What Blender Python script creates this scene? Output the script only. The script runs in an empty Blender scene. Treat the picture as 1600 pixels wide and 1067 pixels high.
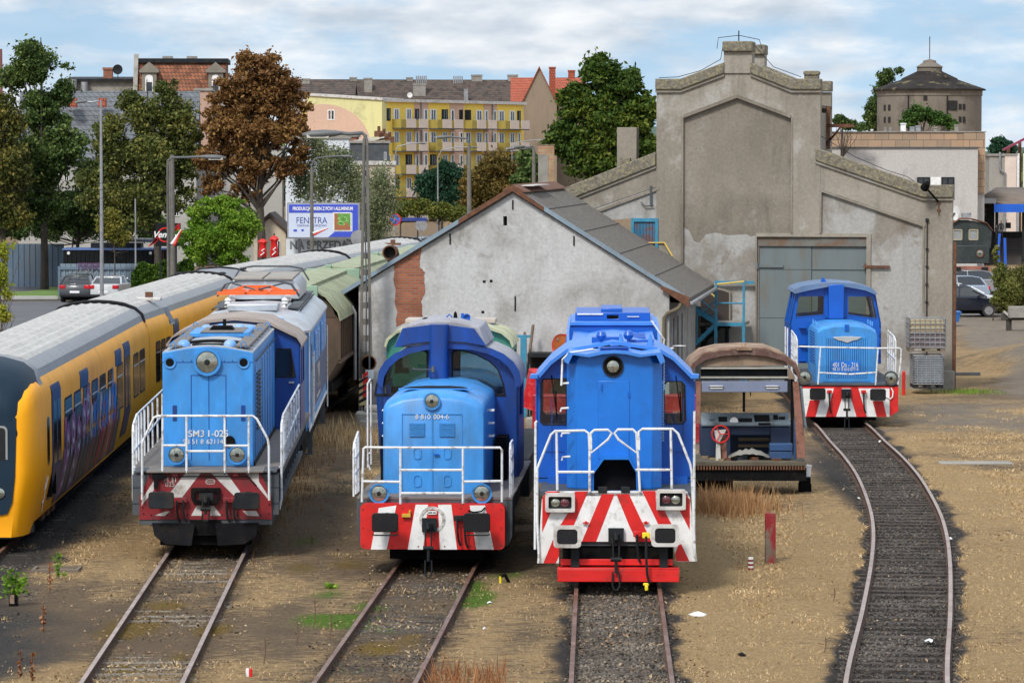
import bpy,math,random
import numpy as np
from mathutils import Vector,Matrix
from mathutils.geometry import tessellate_polygon
R=math.radians
random.seed(7);RNG=np.random.default_rng(7)
scene=bpy.context.scene
COL=scene.collection
# ------------------------------------------------------------ camera
FPX,CX,CY,CAMZ,YH=5800.0,800.0,533.5,7.85,240.0
PITCH=math.atan((CY-YH)/FPX)
cam=bpy.data.objects.new('camera',bpy.data.cameras.new('camera'))
COL.objects.link(cam);scene.camera=cam
cam.location=(0,0,CAMZ);cam.rotation_euler=(R(90)-PITCH,0,0)
cam.data.sensor_width=36;cam.data.lens=36*FPX/1600
cam.data.clip_start=1;cam.data.clip_end=6000
# ------------------------------------------------------------ world
w=bpy.data.worlds.new('World');scene.world=w;w.use_nodes=True
nt=w.node_tree;nt.nodes.clear()
SUN_EL,SUN_AZ=46,205       # azimuth measured clockwise from +Y : behind the camera, to the left
def N(t,**k):
 n=nt.nodes.new(t)
 for a,b in k.items():setattr(n,a,b)
 return n
tc=N('ShaderNodeTexCoord')
off=N('ShaderNodeVectorMath',operation='ADD');off.inputs[1].default_value=(0,0,0.22)
nt.links.new(tc.outputs['Generated'],off.inputs[0])
nrm=N('ShaderNodeVectorMath',operation='NORMALIZE');nt.links.new(off.outputs[0],nrm.inputs[0])
sky=N('ShaderNodeTexSky',sky_type='NISHITA');sky.sun_disc=False
sky.sun_elevation=R(SUN_EL);sky.sun_rotation=R(SUN_AZ);sky.air_density=1.0;sky.dust_density=1.0
nt.links.new(nrm.outputs[0],sky.inputs['Vector'])
mp=N('ShaderNodeMapping');mp.inputs['Scale'].default_value=(14,14,46);mp.inputs['Location'].default_value=(3.2,0.4,0.35)
nt.links.new(tc.outputs['Generated'],mp.inputs['Vector'])
cl=N('ShaderNodeTexNoise');cl.inputs['Scale'].default_value=1.0;cl.inputs['Detail'].default_value=6;cl.inputs['Roughness'].default_value=.55
nt.links.new(mp.outputs[0],cl.inputs['Vector'])
rp=N('ShaderNodeValToRGB');rp.color_ramp.elements[0].position=.42;rp.color_ramp.elements[1].position=.55
rp.color_ramp.elements[0].color=(0.16,0.16,0.16,1)
nt.links.new(cl.outputs['Fac'],rp.inputs[0])
cl2=N('ShaderNodeTexNoise');cl2.inputs['Scale'].default_value=2.3;cl2.inputs['Detail'].default_value=5
nt.links.new(mp.outputs[0],cl2.inputs['Vector'])
rc=N('ShaderNodeValToRGB')
rc.color_ramp.elements[0].position=.35;rc.color_ramp.elements[0].color=(3.9,4.5,5.2,1)
rc.color_ramp.elements[1].position=.62;rc.color_ramp.elements[1].color=(6.6,6.8,7.0,1)
nt.links.new(cl2.outputs['Fac'],rc.inputs[0])
tint=N('ShaderNodeMix',data_type='RGBA',blend_type='MULTIPLY');tint.inputs['Factor'].default_value=1
tint.inputs['B'].default_value=(1.25,1.25,1.12,1)
nt.links.new(sky.outputs[0],tint.inputs['A'])
sz=N('ShaderNodeSeparateXYZ');nt.links.new(tc.outputs['Generated'],sz.inputs[0])
zr=N('ShaderNodeMapRange');nt.links.new(sz.outputs[2],zr.inputs[0]);zr.inputs[1].default_value=.05;zr.inputs[2].default_value=.7;zr.inputs[3].default_value=1;zr.inputs[4].default_value=1.9
zc=N('ShaderNodeVectorMath',operation='SCALE');nt.links.new(rc.outputs[0],zc.inputs[0]);nt.links.new(zr.outputs[0],zc.inputs['Scale'])
mx=N('ShaderNodeMix',data_type='RGBA');nt.links.new(rp.outputs[0],mx.inputs['Factor'])
nt.links.new(tint.outputs['Result'],mx.inputs['A']);nt.links.new(zc.outputs[0],mx.inputs['B'])
bg=N('ShaderNodeBackground');bg.inputs['Strength'].default_value=0.11
nt.links.new(mx.outputs['Result'],bg.inputs[0])
wo=N('ShaderNodeOutputWorld');nt.links.new(bg.outputs[0],wo.inputs[0])
sl=bpy.data.lights.new('sun','SUN');sl.energy=2.3;sl.angle=R(11);sl.color=(1,.955,.88)
sun=bpy.data.objects.new('sun',sl);COL.objects.link(sun)
sv=Vector((math.sin(R(SUN_AZ))*math.cos(R(SUN_EL)),math.cos(R(SUN_AZ))*math.cos(R(SUN_EL)),math.sin(R(SUN_EL))))
sun.rotation_euler=sv.to_track_quat('Z','Y').to_euler();sun.location=sv*300
scene.view_settings.view_transform='Standard';scene.view_settings.look='None'
scene.view_settings.exposure=0.40;scene.view_settings.gamma=1
# ------------------------------------------------------------ measuring helpers
def ray(px,py):
 u=(px-CX)/FPX;v=(CY-py)/FPX
 return Vector((u,math.cos(PITCH)+v*math.sin(PITCH),-math.sin(PITCH)+v*math.cos(PITCH)))
def G(px,py,z=0.0):
 r=ray(px,py);t=(z-CAMZ)/r.z
 return (r.x*t,r.y*t)
def W(px,py,Y):
 r=ray(px,py);t=Y/r.y
 return (r.x*t,CAMZ+r.z*t)
class FR:
 """local frame of a thing: x to the right, y away from the viewer, z up"""
 def __init__(s,X,Y,rot=0.0,crop=None):
  s.o=Vector((X,Y,0));s.rot=R(rot);s.crop=crop
  c,n=math.cos(s.rot),math.sin(s.rot)
  s.ax=Vector((c,n,0));s.ay=Vector((-n,c,0))
 def f(s,px,py,yl=0.0):
  if s.crop:px,py=px/s.crop[0]+s.crop[1],py/s.crop[0]+s.crop[2]
  r=ray(px,py);c=Vector((0,0,CAMZ))-s.o
  t=(yl-c.dot(s.ay))/r.dot(s.ay);p=c+r*t
  return (p.dot(s.ax),p.z)
 def side(s,px,py,xl):
  if s.crop:px,py=px/s.crop[0]+s.crop[1],py/s.crop[0]+s.crop[2]
  r=ray(px,py);c=Vector((0,0,CAMZ))-s.o
  t=(xl-c.dot(s.ax))/r.dot(s.ax);p=c+r*t
  return (p.dot(s.ay),p.z)
def at(px,Y,rot=0,crop=None):
 X=W(px,240,Y)[0]
 return FR(X,Y,rot,crop)
# ------------------------------------------------------------ things and parts
def tag(o,label=None,cat=None,group=None,kind=None):
 if label:o['label']=label
 if cat:o['category']=cat
 if group:o['group']=group
 if kind:o['kind']=kind
 return o
def thing(name,label,cat,loc=(0,0,0),rotz=0.0,group=None):
 o=bpy.data.objects.new(name,None);COL.objects.link(o);o.empty_display_size=.2
 o.location=loc if len(loc)==3 else (loc[0],loc[1],0);o.rotation_euler=(0,0,rotz)
 return tag(o,label,cat,group)
def thingf(name,label,cat,fr,group=None):
 return thing(name,label,cat,tuple(fr.o),fr.rot,group)
def copy_tree(o,parent=None):
 c=o.copy();COL.objects.link(c)
 if parent:c.parent=parent
 for ch in list(o.children):copy_tree(ch,c)
 return c
def circ(cx,cy,r,n=16,a0=0,a1=360,ry=None):
 ry=r if ry is None else ry
 full=abs(a1-a0)>=360
 m=n if full else n+1
 return [(cx+r*math.cos(R(a0+(a1-a0)*i/n)),cy+ry*math.sin(R(a0+(a1-a0)*i/n))) for i in range(m)]
def rrect(x0,y0,x1,y1,r=.05,n=4):
 p=[]
 for cx,cy,a in ((x1-r,y1-r,0),(x0+r,y1-r,90),(x0+r,y0+r,180),(x1-r,y0+r,270)):
  p+=circ(cx,cy,r,n,a,a+90)
 return p
SPLIT={'side_doors':'side_door','door_handrail':'door_handrail','posts':'post','rear_posts':'rear_post','cab_foot_panel':'cab_foot_panel','footstep':'footstep','support_blocks':'support_block','corner_posts':'corner_post','bogies':'bogie','hood_doors':'hood_door','housing_lids':'housing_lid','end_walls':'end_wall',
         'discharge_chutes':'discharge_chute','outer_walls':'outer_wall','tower_side_walls':'tower_side_wall','wing_roofs':'wing_roof','lifting_eye':'lifting_eye','foot_board_bracket':'foot_board_bracket','columns':'column','side_walls':'side_wall','leaning_poles':'leaning_pole','chalk_marks':'chalk_mark','header_rails':'header_rail','hood_steps':'hood_step',
         'door_louvres':'door_louvre','side_handrail':'side_handrail','cab_handrail':'cab_handrail','wall_ties':'wall_tie','roof_wire':'roof_wire','roof_vents':'roof_vent','roof_vent':'roof_vent','pale_gutter_boxes':'pale_gutter_box','small_logos':'small_logo','yellow_handrail':'yellow_handrail','rail_latch':'rail_latch','cab_door_seam':'cab_door_seam','wire':'wire','roof_pipe':'roof_pipe','white_edge_lines':'white_edge_line','wooden_slats':'wooden_slat','stones':'stone','bolt':'bolt','rails':'rail','cab_step':'cab_step','nose_handrail':'nose_handrail','dark_back_wall':'dark_back_wall','flue_pipes':'flue_pipe','roof_board':'roof_board'}
ONEPIECE={'side_handrail','cab_handrail','side_walls'}
class MB:
 def __init__(s):s.v=[];s.f=[];s.mi=[];s.m=0;s.st=[]
 def add(s,vs,fs):
  b=len(s.v);s.st.append((b,len(s.f)));s.v+=[tuple(p) for p in vs]
  for f in fs:s.f.append([b+i for i in f]);s.mi.append(s.m)
  return s
 def box(s,x0,y0,z0,x1,y1,z1):
  if x0>x1:x0,x1=x1,x0
  if y0>y1:y0,y1=y1,y0
  if z0>z1:z0,z1=z1,z0
  return s.add([(x0,y0,z0),(x1,y0,z0),(x1,y1,z0),(x0,y1,z0),(x0,y0,z1),(x1,y0,z1),(x1,y1,z1),(x0,y1,z1)],
                     [(0,3,2,1),(4,5,6,7),(0,1,5,4),(1,2,6,5),(2,3,7,6),(3,0,4,7)])
 def prism(s,poly,a,b,ax='y',holes=()):
  """extrude a 2D outline (with holes) along an axis. ax y: poly (x,z); x: poly (y,z); z: poly (x,y)"""
  P={'y':lambda p,t:(p[0],t,p[1]),'x':lambda p,t:(t,p[0],p[1]),'z':lambda p,t:(p[0],p[1],t)}[ax]
  loops=[list(poly)]+[list(h) for h in holes];n=sum(map(len,loops))
  flat=[p for l in loops for p in l]
  if holes:
   tri=tessellate_polygon([[Vector((p[0],p[1],0)) for p in l] for l in loops])
   caps=[tuple(t) for t in tri]
  else:caps=[tuple(range(n))]
  vs=[P(p,a) for p in flat]+[P(p,b) for p in flat]
  fs=[c for c in caps]+[tuple(i+n for i in reversed(c)) for c in caps]
  st=0
  for l in loops:
   k=len(l)
   for i in range(k):
    i0,i1=st+i,st+(i+1) % k
    fs.append((i1,i0,i0+n,i1+n))
   st+=k
  return s.add(vs,fs)
 def face(s,pts):return s.add(pts,[tuple(range(len(pts)))])
 def cyl(s,p0,p1,r0,r1=None,n=12,caps=True):
  r1=r0 if r1 is None else r1
  p0,p1=Vector(p0),Vector(p1);d=(p1-p0).normalized()
  u=d.orthogonal().normalized();v=d.cross(u)
  A=[p0+(u*math.cos(2*math.pi*i/n)+v*math.sin(2*math.pi*i/n))*r0 for i in range(n)]
  B=[p1+(u*math.cos(2*math.pi*i/n)+v*math.sin(2*math.pi*i/n))*r1 for i in range(n)]
  fs=[(i,(i+1) % n,n+(i+1) % n,n+i) for i in range(n)]
  if caps:fs+=[tuple(reversed(range(n))),tuple(range(n,2*n))]
  return s.add(A+B,fs)
 def tube(s,pts,r=.02,n=6,rs=None):
  pts=[Vector(p) for p in pts];rings=[]
  prev=None
  for i,p in enumerate(pts):
   a=pts[max(i-1,0)];b=pts[min(i+1,len(pts)-1)]
   d=(b-a)
   if d.length<1e-6:d=Vector((0,0,1))
   d.normalize()
   if prev is None:u=d.orthogonal().normalized()
   else:
    u=prev-d*prev.dot(d)
    u=d.orthogonal() if u.length<1e-4 else u
    u.normalize()
   prev=u;v=d.cross(u);rr=rs[i] if rs else r
   rings.append([p+(u*math.cos(2*math.pi*k/n)+v*math.sin(2*math.pi*k/n))*rr for k in range(n)])
  vs=[q for ri in rings for q in ri];fs=[]
  for i in range(len(rings)-1):
   for k in range(n):
    fs.append((i*n+k,i*n+(k+1) % n,(i+1)*n+(k+1) % n,(i+1)*n+k))
  fs+=[tuple(reversed(range(n))),tuple(range((len(rings)-1)*n,len(rings)*n))]
  return s.add(vs,fs)
 def loft(s,rings,closed=True,caps=True):
  n=len(rings[0]);vs=[q for r_ in rings for q in r_];fs=[]
  for i in range(len(rings)-1):
   for k in range(n if closed else n-1):
    fs.append((i*n+k,i*n+(k+1) % n,(i+1)*n+(k+1) % n,(i+1)*n+k))
  if caps:fs+=[tuple(reversed(range(n))),tuple(range((len(rings)-1)*n,len(rings)*n))]
  return s.add(vs,fs)
 def lathe(s,prof,c=(0,0,0),ax='z',n=16,sgn=1,caps=True):
  rings=[]
  for r_,h in prof:
   r_=max(r_,1e-4);ring=[]
   for k in range(n):
    a=2*math.pi*k/n;x,y=r_*math.cos(a),r_*math.sin(a)
    if ax=='z':ring.append((c[0]+x,c[1]+y,c[2]+h))
    elif ax=='y':ring.append((c[0]+x,c[1]+h*sgn,c[2]+y))
    else:ring.append((c[0]+h*sgn,c[1]+x,c[2]+y))
   rings.append(ring)
  return s.loft(rings,True,caps)
 def xf(s,M,start=0):
  for i in range(start,len(s.v)):s.v[i]=tuple(M @ Vector(s.v[i]))
  return s
 def build(s,name,mats,parent=None,bevel=0.0,smooth=.6,loc=None,rotz=None):
  if name in SPLIT and name not in ONEPIECE and len(s.st)>1:
   st=s.st+[(len(s.v),len(s.f))];o=None
   for (v0,f0),(v1,f1) in zip(st,st[1:]):
    q=MB();q.v=s.v[v0:v1];q.f=[[i-v0 for i in f] for f in s.f[f0:f1]];q.mi=s.mi[f0:f1];q.st=[(0,0)]
    o=q.build(SPLIT[name],mats,parent,bevel,smooth,loc,rotz)
   return o
  me=bpy.data.meshes.new(name);me.from_pydata(s.v,[],s.f)
  if not isinstance(mats,(list,tuple)):mats=[mats]
  for m in mats:me.materials.append(m)
  if len(mats)>1:me.polygons.foreach_set('material_index',s.mi)
  import bmesh
  bm=bmesh.new();bm.from_mesh(me);bmesh.ops.recalc_face_normals(bm,faces=bm.faces);bm.to_mesh(me);bm.free()
  if smooth:
   me.polygons.foreach_set('use_smooth',[True]*len(me.polygons));me.set_sharp_from_angle(angle=smooth)
  o=bpy.data.objects.new(name,me);COL.objects.link(o)
  if parent:o.parent=parent
  if loc:o.location=loc
  if rotz is not None:o.rotation_euler=(0,0,rotz)
  if bevel:
   b=o.modifiers.new('bevel','BEVEL');b.width=bevel;b.segments=2;b.limit_method='ANGLE';b.angle_limit=R(35)
  return o
# ------------------------------------------------------------ materials
MATS={}
def L(c):return tuple((x/12.92 if x<=.04045 else ((x+.055)/1.055)**2.4) for x in (v/255 for v in c))
def M(name,col,rough=.6,metal=0.0,var=.12,vs=1.5,dirt=None,da=.5,ds=2.0,dlo=.5,dhi=.7,bump=0.0,bs=30,stretch=(1,1,1),spec=.5,coat=0.0):
 if name in MATS:return MATS[name]
 m=bpy.data.materials.new(name);m.use_nodes=True;t=m.node_tree;n=t.nodes;l=t.links
 p=n['Principled BSDF'];p.inputs['Roughness'].default_value=rough;p.inputs['Metallic'].default_value=metal
 p.inputs['Specular IOR Level'].default_value=spec;p.inputs['Coat Weight'].default_value=coat
 tc=n.new('ShaderNodeTexCoord');oi=n.new('ShaderNodeObjectInfo')
 ad=n.new('ShaderNodeVectorMath');ad.operation='ADD'
 mu=n.new('ShaderNodeMath');mu.operation='MULTIPLY';mu.inputs[1].default_value=37.0
 l.new(oi.outputs['Random'],mu.inputs[0]);l.new(tc.outputs['Object'],ad.inputs[0]);l.new(mu.outputs[0],ad.inputs[1])
 mp=n.new('ShaderNodeMapping');mp.inputs['Scale'].default_value=stretch;l.new(ad.outputs[0],mp.inputs[0])
 v=mp.outputs[0]
 no=n.new('ShaderNodeTexNoise');no.inputs['Scale'].default_value=vs;no.inputs['Detail'].default_value=5;l.new(v,no.inputs['Vector'])
 mr=n.new('ShaderNodeMapRange');mr.inputs[1].default_value=.3;mr.inputs[2].default_value=.7
 mr.inputs[3].default_value=1-var;mr.inputs[4].default_value=1+var;l.new(no.outputs['Fac'],mr.inputs[0])
 mc=n.new('ShaderNodeVectorMath');mc.operation='SCALE';mc.inputs[0].default_value=col;l.new(mr.outputs[0],mc.inputs['Scale'])
 out=mc.outputs[0]
 if dirt:
  n2=n.new('ShaderNodeTexNoise');n2.inputs['Scale'].default_value=ds;n2.inputs['Detail'].default_value=8;n2.inputs['Roughness'].default_value=.65
  l.new(v,n2.inputs['Vector'])
  r2=n.new('ShaderNodeMapRange');r2.inputs[1].default_value=dlo;r2.inputs[2].default_value=dhi;r2.inputs[4].default_value=da
  l.new(n2.outputs['Fac'],r2.inputs[0])
  mm=n.new('ShaderNodeMix');mm.data_type='RGBA';l.new(r2.outputs[0],mm.inputs['Factor']);l.new(out,mm.inputs['A']);mm.inputs['B'].default_value=(*dirt,1)
  out=mm.outputs['Result']
 l.new(out,p.inputs['Base Color'])
 if bump:
  n3=n.new('ShaderNodeTexNoise');n3.inputs['Scale'].default_value=bs;n3.inputs['Detail'].default_value=4;l.new(v,n3.inputs['Vector'])
  b=n.new('ShaderNodeBump');b.inputs['Strength'].default_value=bump;b.inputs['Distance'].default_value=.03
  l.new(n3.outputs['Fac'],b.inputs['Height']);l.new(b.outputs[0],p.inputs['Normal'])
 MATS[name]=m;return m
def glass(name,tint=(.75,.85,.82),refl=1.0,dark=None):
 m=bpy.data.materials.new(name);m.use_nodes=True;t=m.node_tree;n=t.nodes;l=t.links
 n.remove(n['Principled BSDF']);o=n['Material Output']
 tr=n.new('ShaderNodeBsdfTransparent');tr.inputs[0].default_value=(*tint,1)
 gl=n.new('ShaderNodeBsdfGlossy');gl.inputs['Roughness'].default_value=.04
 fr=n.new('ShaderNodeFresnel');fr.inputs[0].default_value=1.5
 mu=n.new('ShaderNodeMath');mu.operation='MULTIPLY_ADD';mu.inputs[1].default_value=refl;mu.inputs[2].default_value=.03
 l.new(fr.outputs[0],mu.inputs[0])
 mx=n.new('ShaderNodeMixShader');l.new(mu.outputs[0],mx.inputs[0]);l.new(tr.outputs[0],mx.inputs[1]);l.new(gl.outputs[0],mx.inputs[2])
 l.new(mx.outputs[0],o.inputs[0]);return m
DUST=(.22,.19,.15)
m_lblue=M('light_blue_paint',(.038,.245,.62),.42,dirt=(.06,.15,.28),da=.75,ds=2.2,dlo=.46,dhi=.75,var=.14,vs=5,stretch=(1,1,.35),bump=.08,bs=3)
m_lblue_new=M('fresh_blue_paint',(.008,.150,.56),.34,var=.08,vs=2,dirt=(.01,.10,.38),da=.5,ds=3,bump=.10,bs=4)
m_dblue=M('dark_blue_paint',(.004,.050,.26),.38,var=.2,vs=3,dirt=(.02,.035,.10),da=.6,ds=2.5,stretch=(1,1,.35),bump=.06,bs=3)
m_mblue=M('royal_blue_paint',(.003,.088,.43),.33,var=.08,vs=2)
m_mblue_roof=M('pale_blue_roof_paint',(.045,.20,.62),.35,var=.12,vs=3)
m_pblue=M('sun_bleached_blue_paint',(.13,.33,.68),.42,dirt=(.35,.42,.52),da=.7,ds=2.4,dlo=.42,dhi=.62,var=.1)
m_red=M('signal_red_paint',(.58,.012,.010),.42,var=.15,vs=3,dirt=(.14,.03,.02),da=.7,ds=5,dlo=.54,dhi=.72)
m_dred=M('old_red_paint',(.20,.008,.012),.55,var=.2,vs=4,dirt=(.06,.02,.02),da=.8,ds=3)
m_white=M('white_paint',(.72,.72,.72),.5,var=.08,vs=4,dirt=(.28,.25,.21),da=.7,ds=5,dlo=.54,dhi=.72)
m_owhite=M('dirty_white_paint',(.52,.50,.48),.6,var=.1,vs=4,dirt=(.16,.12,.09),da=.8,ds=3)
m_rail_w=M('handrail_white_paint',(.66,.68,.70),.5,var=.12,dirt=(.22,.16,.12),da=.8,ds=7,dlo=.52,dhi=.66)
m_dgrey=M('dark_steel',(.013,.016,.019),.65,var=.3,vs=3,dirt=(.045,.034,.025),da=.6,spec=.2)
m_black=M('black_grime',(.006,.006,.007),.85,var=.4,vs=3,dirt=(.022,.017,.013),da=.6,ds=4,spec=.1)
m_grey=M('grey_steel',(.065,.076,.088),.6,var=.25,vs=2,dirt=(.10,.072,.05),da=.7,ds=3,spec=.25)
m_plat=M('dusty_walkway',(.16,.142,.13),.8,var=.15,vs=3,dirt=(.12,.11,.10),da=.7,ds=4,bump=.1)
m_silver=M('silver_roof_paint',(.50,.53,.57),.38,metal=.55,var=.1,vs=2,dirt=(.28,.26,.24),da=.6,ds=1.6)
m_rust=M('rust',(.13,.055,.028),.85,var=.3,vs=6,dirt=(.05,.03,.02),da=.6,ds=5,bump=.2)
m_orange=M('orange_paint',(.75,.12,.02),.45,var=.1)
m_lens=M('headlamp_lens',(.34,.35,.30),.12,metal=.75,var=.25,vs=14)
m_lens_dull=M('dull_headlamp_lens',(.22,.21,.17),.22,metal=.5,var=.25,vs=10)
m_rubber=M('black_rubber',(.009,.009,.011),.55,var=.3,dirt=(.03,.028,.026),da=.5,spec=.25)
m_glass=glass('cab_glass',(.62,.70,.69),1.0)
m_dglass=M('dark_window_glass',(.012,.016,.02),.06,var=.3,vs=.7,spec=.9)
m_yel=M('yellow_train_paint',(.92,.385,.003),.46,var=.06,vs=1,dirt=(.42,.17,.02),da=.45,ds=1.3,dlo=.5,dhi=.8,stretch=(1,1,.5),spec=.3)
m_chrome=M('bare_metal',(.5,.5,.5),.35,metal=.8,var=.1)
m_conc=M('concrete',(.26,.245,.22),.9,var=.15,vs=2,dirt=(.12,.115,.10),da=.6,ds=3,bump=.3)
# ------------------------------------------------------------ text
def text(parent,s,size,x,y,z,mat,name='lettering',yaw=0.0,width=None,align='CENTER',depth=.004,shear=0.0,bold=0.0):
 cu=bpy.data.curves.new('lettering','FONT');cu.body=s;cu.size=size;cu.align_x=align;cu.align_y='CENTER';cu.extrude=depth;cu.shear=shear;cu.offset=bold
 t=bpy.data.objects.new('tmp',cu);COL.objects.link(t)
 dg=bpy.context.evaluated_depsgraph_get();me=bpy.data.meshes.new_from_object(t.evaluated_get(dg))
 bpy.data.objects.remove(t);me.materials.clear();me.materials.append(mat);me.name=name
 o=bpy.data.objects.new(name,me);COL.objects.link(o);o.parent=parent
 o.rotation_euler=(R(90),0,yaw);o.location=(x,y,z)
 if width:
  xs=[v.co.x for v in me.vertices];wd=max(xs)-min(xs)
  if wd>0:o.scale=(width/wd,1,1)
 return o
# ------------------------------------------------------------ railway fittings
def headlight(parent,x,y,z,r,rim=None,lens=None,depth=.14):
 b=MB();b.lathe([(r*.75,depth),(r*1.0,depth*.9),(r*1.05,.02),(r*1.16,.0),(r*1.16,-.03),(r*.96,-.03),(r*.9,.01),(0.001,.02)],(x,y,z),'y',24)
 o=b.build('headlight',rim or m_lblue,parent)
 c=MB();c.lathe([(r*.9,.0),(r*.88,-.012),(r*.5,-.03),(0.001,-.038)],(x,y,z),'y',24);c.build('lens',lens or m_lens,o)
 c=MB();c.lathe([(r*.26,-.03),(r*.2,-.045),(.001,-.05)],(x,y-.002,z-r*.0),'y',12);c.build('bulb',m_dgrey,o)
 return o
def buffer(parent,x,y,z,w=.48,h=.34,mat=None,rim=None):
 b=MB();b.cyl((x,y,z),(x,y-.38,z),.11,n=14);b.cyl((x,y,z),(x,y-.2,z),.15,n=14)
 o=b.build('buffer',m_dgrey,parent)
 c=MB();c.prism(rrect(x-w/2,z-h/2,x+w/2,z+h/2,.06),y-.44,y-.39);c.build('buffer_head',mat or m_rubber,o,bevel=.012)
 if rim:
  c=MB();c.prism(rrect(x-w/2-.05,z-h/2-.05,x+w/2+.05,z+h/2+.05,.07),y-.455,y-.37,holes=[rrect(x-w/2+.015,z-h/2+.015,x+w/2-.015,z+h/2-.015,.06)])
  c.build('buffer_rim',rim,o)
 return o
def coupling(parent,x,y,z,drop=.75):
 b=MB();b.box(x-.14,y-.08,z-.12,x+.14,y,z+.14);b.box(x-.05,y-.3,z-.05,x+.05,y,z+.06)
 b.tube([(x,y-.3,z+.05),(x,y-.38,z+.08),(x,y-.4,z-.02),(x,y-.34,z-.07)],.035)
 for s_ in (-1,1):b.tube([(x+s_*.06,y-.3,z),(x+s_*.05,y-.32,z-drop*.4)],.016)
 b.cyl((x-.1,y-.32,z-drop*.42),(x+.1,y-.32,z-drop*.42),.04);b.cyl((x,y-.32,z-drop*.4),(x,y-.32,z-drop*.68),.03)
 b.tube([(x-.06,y-.32,z-drop*.66),(x-.065,y-.32,z-drop*.92),(x-.03,y-.32,z-drop),(x+.03,y-.32,z-drop),(x+.065,y-.32,z-drop*.92),(x+.06,y-.32,z-drop*.66)],.018)
 return b.build('coupling_hook',m_dgrey,parent)
def hose(parent,x,y,z,mat=None,length=.5,cap=None):
 b=MB();b.tube([(x,y,z),(x,y-.12,z),(x,y-.14,z-length*.4),(x+.02,y-.13,z-length*.8),(x+.06,y-.1,z-length)],.025)
 o=b.build('brake_hose',m_rubber,parent)
 c=MB();c.cyl((x,y,z),(x,y-.12,z),.05);c.box(x-.07,y-.13,z-.03,x+.07,y-.05,z+.07);c.build('tap',cap or m_red,o,bevel=.01)
 return o
def wheels(parent,ys,r=.5,half=.72):
 for y in ys:
  for s_ in (-1,1):
   b=MB();b.lathe([(.0,-.07),(r*.25,-.07),(r*.3,-.03),(r*.8,-.03),(r*.86,-.07),(r,-.065),(r,.05),(r+.03,.055),(r+.03,.08),(0,.08)],(s_*half,y,r),'x',20,-s_ if s_ else 1)
   b.build('wheel',m_dgrey,parent)
def tubes(parent,name,lines,r,mat,n=6):
 b=MB()
 for ln in lines:b.tube(ln,r,n)
 return b.build(name,mat,parent)
def bolts(t,pts,y,r=.014,mat=None,d=.012):
 b=MB()
 for x,z in pts:b.cyl((x,y-d,z),(x,y,z),r,n=6)
 return b.build('bolt_row',mat or m_dgrey,t)
def arc3(p,q,bulge,n=5):return [tuple(Vector(p).lerp(Vector(q),i/n)+Vector(bulge)*math.sin(math.pi*i/n)) for i in range(n+1)]
# ============================================================ GROUND AND TRACKS
GZ=-.14
def crom(P,step=.5):
 P=[np.array(p,float) for p in P];P=[2*P[0]-P[1]]+P+[2*P[-1]-P[-2]];out=[]
 for i in range(1,len(P)-2):
  a,b,c,d=P[i-1:i+3];n=max(2,int(np.linalg.norm(c-b)/step))
  for k in range(n):
   t=k/n;out.append(.5*((2*b)+(-a+c)*t+(2*a-5*b+4*c-d)*t*t+(-a+3*b-3*c+d)*t**3))
 out.append(P[-2]);return np.array(out)
def pos_at(path,Y):
 i=int(np.searchsorted(path[:,1],Y));i=min(max(i,1),len(path)-1)
 a,b=path[i-1],path[i];t=(Y-a[1])/(b[1]-a[1]);X=a[0]+(b[0]-a[0])*t
 return X,math.degrees(math.atan2(-(b[0]-a[0]),b[1]-a[1]))
gA0,gA1=G(205,1067),G(323.5,860)
sA=(gA1[0]-gA0[0])/(gA1[1]-gA0[1])
fA=lambda y:gA1[0]+sA*(y-gA1[1])
pathA=crom([(fA(50),50),(fA(75),75),(fA(100),100),(-6.55,112),(-6.0,126),(-4.5,148),(-1.5,176),(1.5,200)])
gB0,gB1=G(569,1067),G(675,893)
sB=(gB1[0]-gB0[0])/(gB1[1]-gB0[1]);fB=lambda y:gB1[0]+sB*(y-gB1[1])
pathB=crom([(fB(50),50),(fB(75),75),(fB(105),105)])
gC0,gC1=G(971.5,1067),G(965.5,920)
sC=(gC1[0]-gC0[0])/(gC1[1]-gC0[1]);fC=lambda y:gC1[0]+sC*(y-gC1[1])
pathC=crom([(fC(50),50),(fC(75),75),(fC(108),108)])
D_=[G(*p) for p in ((1401,1067),(1416.5,950),(1423,874),(1420.5,824),(1409.5,786),(1388.5,744),(1364.5,713),(1340,688.6),(1321,668))]
pathD=crom([(D_[0][0]-.35,50)]+D_+[(9.62,112),(9.9,127.5)])
pathE=crom([(-10.6,50),(-10.9,74),(-11.35,101),(-11.2,115),(-10.5,130),(-7.95,155),(-5.2,181),(-2.6,204)])
HOR={}
# --- one ground sheet, dense near the yard, coarse out to the horizon
def ax_(a,b,st,ends):
 mid=list(np.arange(a,b+1e-6,st));lo,hi=ends;out=[]
 v,s_=a,st
 while v>lo:s_*=1.35;v-=s_;out.append(v)
 out=out[::-1]+mid;v,s_=b,st
 while v<hi:s_*=1.35;v+=s_;out.append(v)
 return np.array(out)
gx=ax_(-22,26,.22,(-2500,2500));gy=ax_(47,150,.28,(-200,5200))
XX,YY=np.meshgrid(gx,gy)
def snoise(x,y,seed,sc):
 r=np.random.default_rng(seed);t=0
 for k in range(10):
  a,ph,fr=r.uniform(0,2*np.pi),r.uniform(0,6.28),r.uniform(.5,1.8)/sc
  t=t+np.sin((x*np.cos(a)+y*np.sin(a))*fr+ph)
 return t/10**.5/1.6
def dist_path(path,x,y):
 px_=np.interp(y,path[:,1],path[:,0]);inside=(y>path[0,1]-3) & (y<path[-1,1]+.2)
 return np.where(inside,np.abs(x-px_),99.)
dA,dB,dC,dD,dE=[dist_path(p,XX,YY) for p in (pathA,pathB,pathC,pathD,pathE)]
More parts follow.
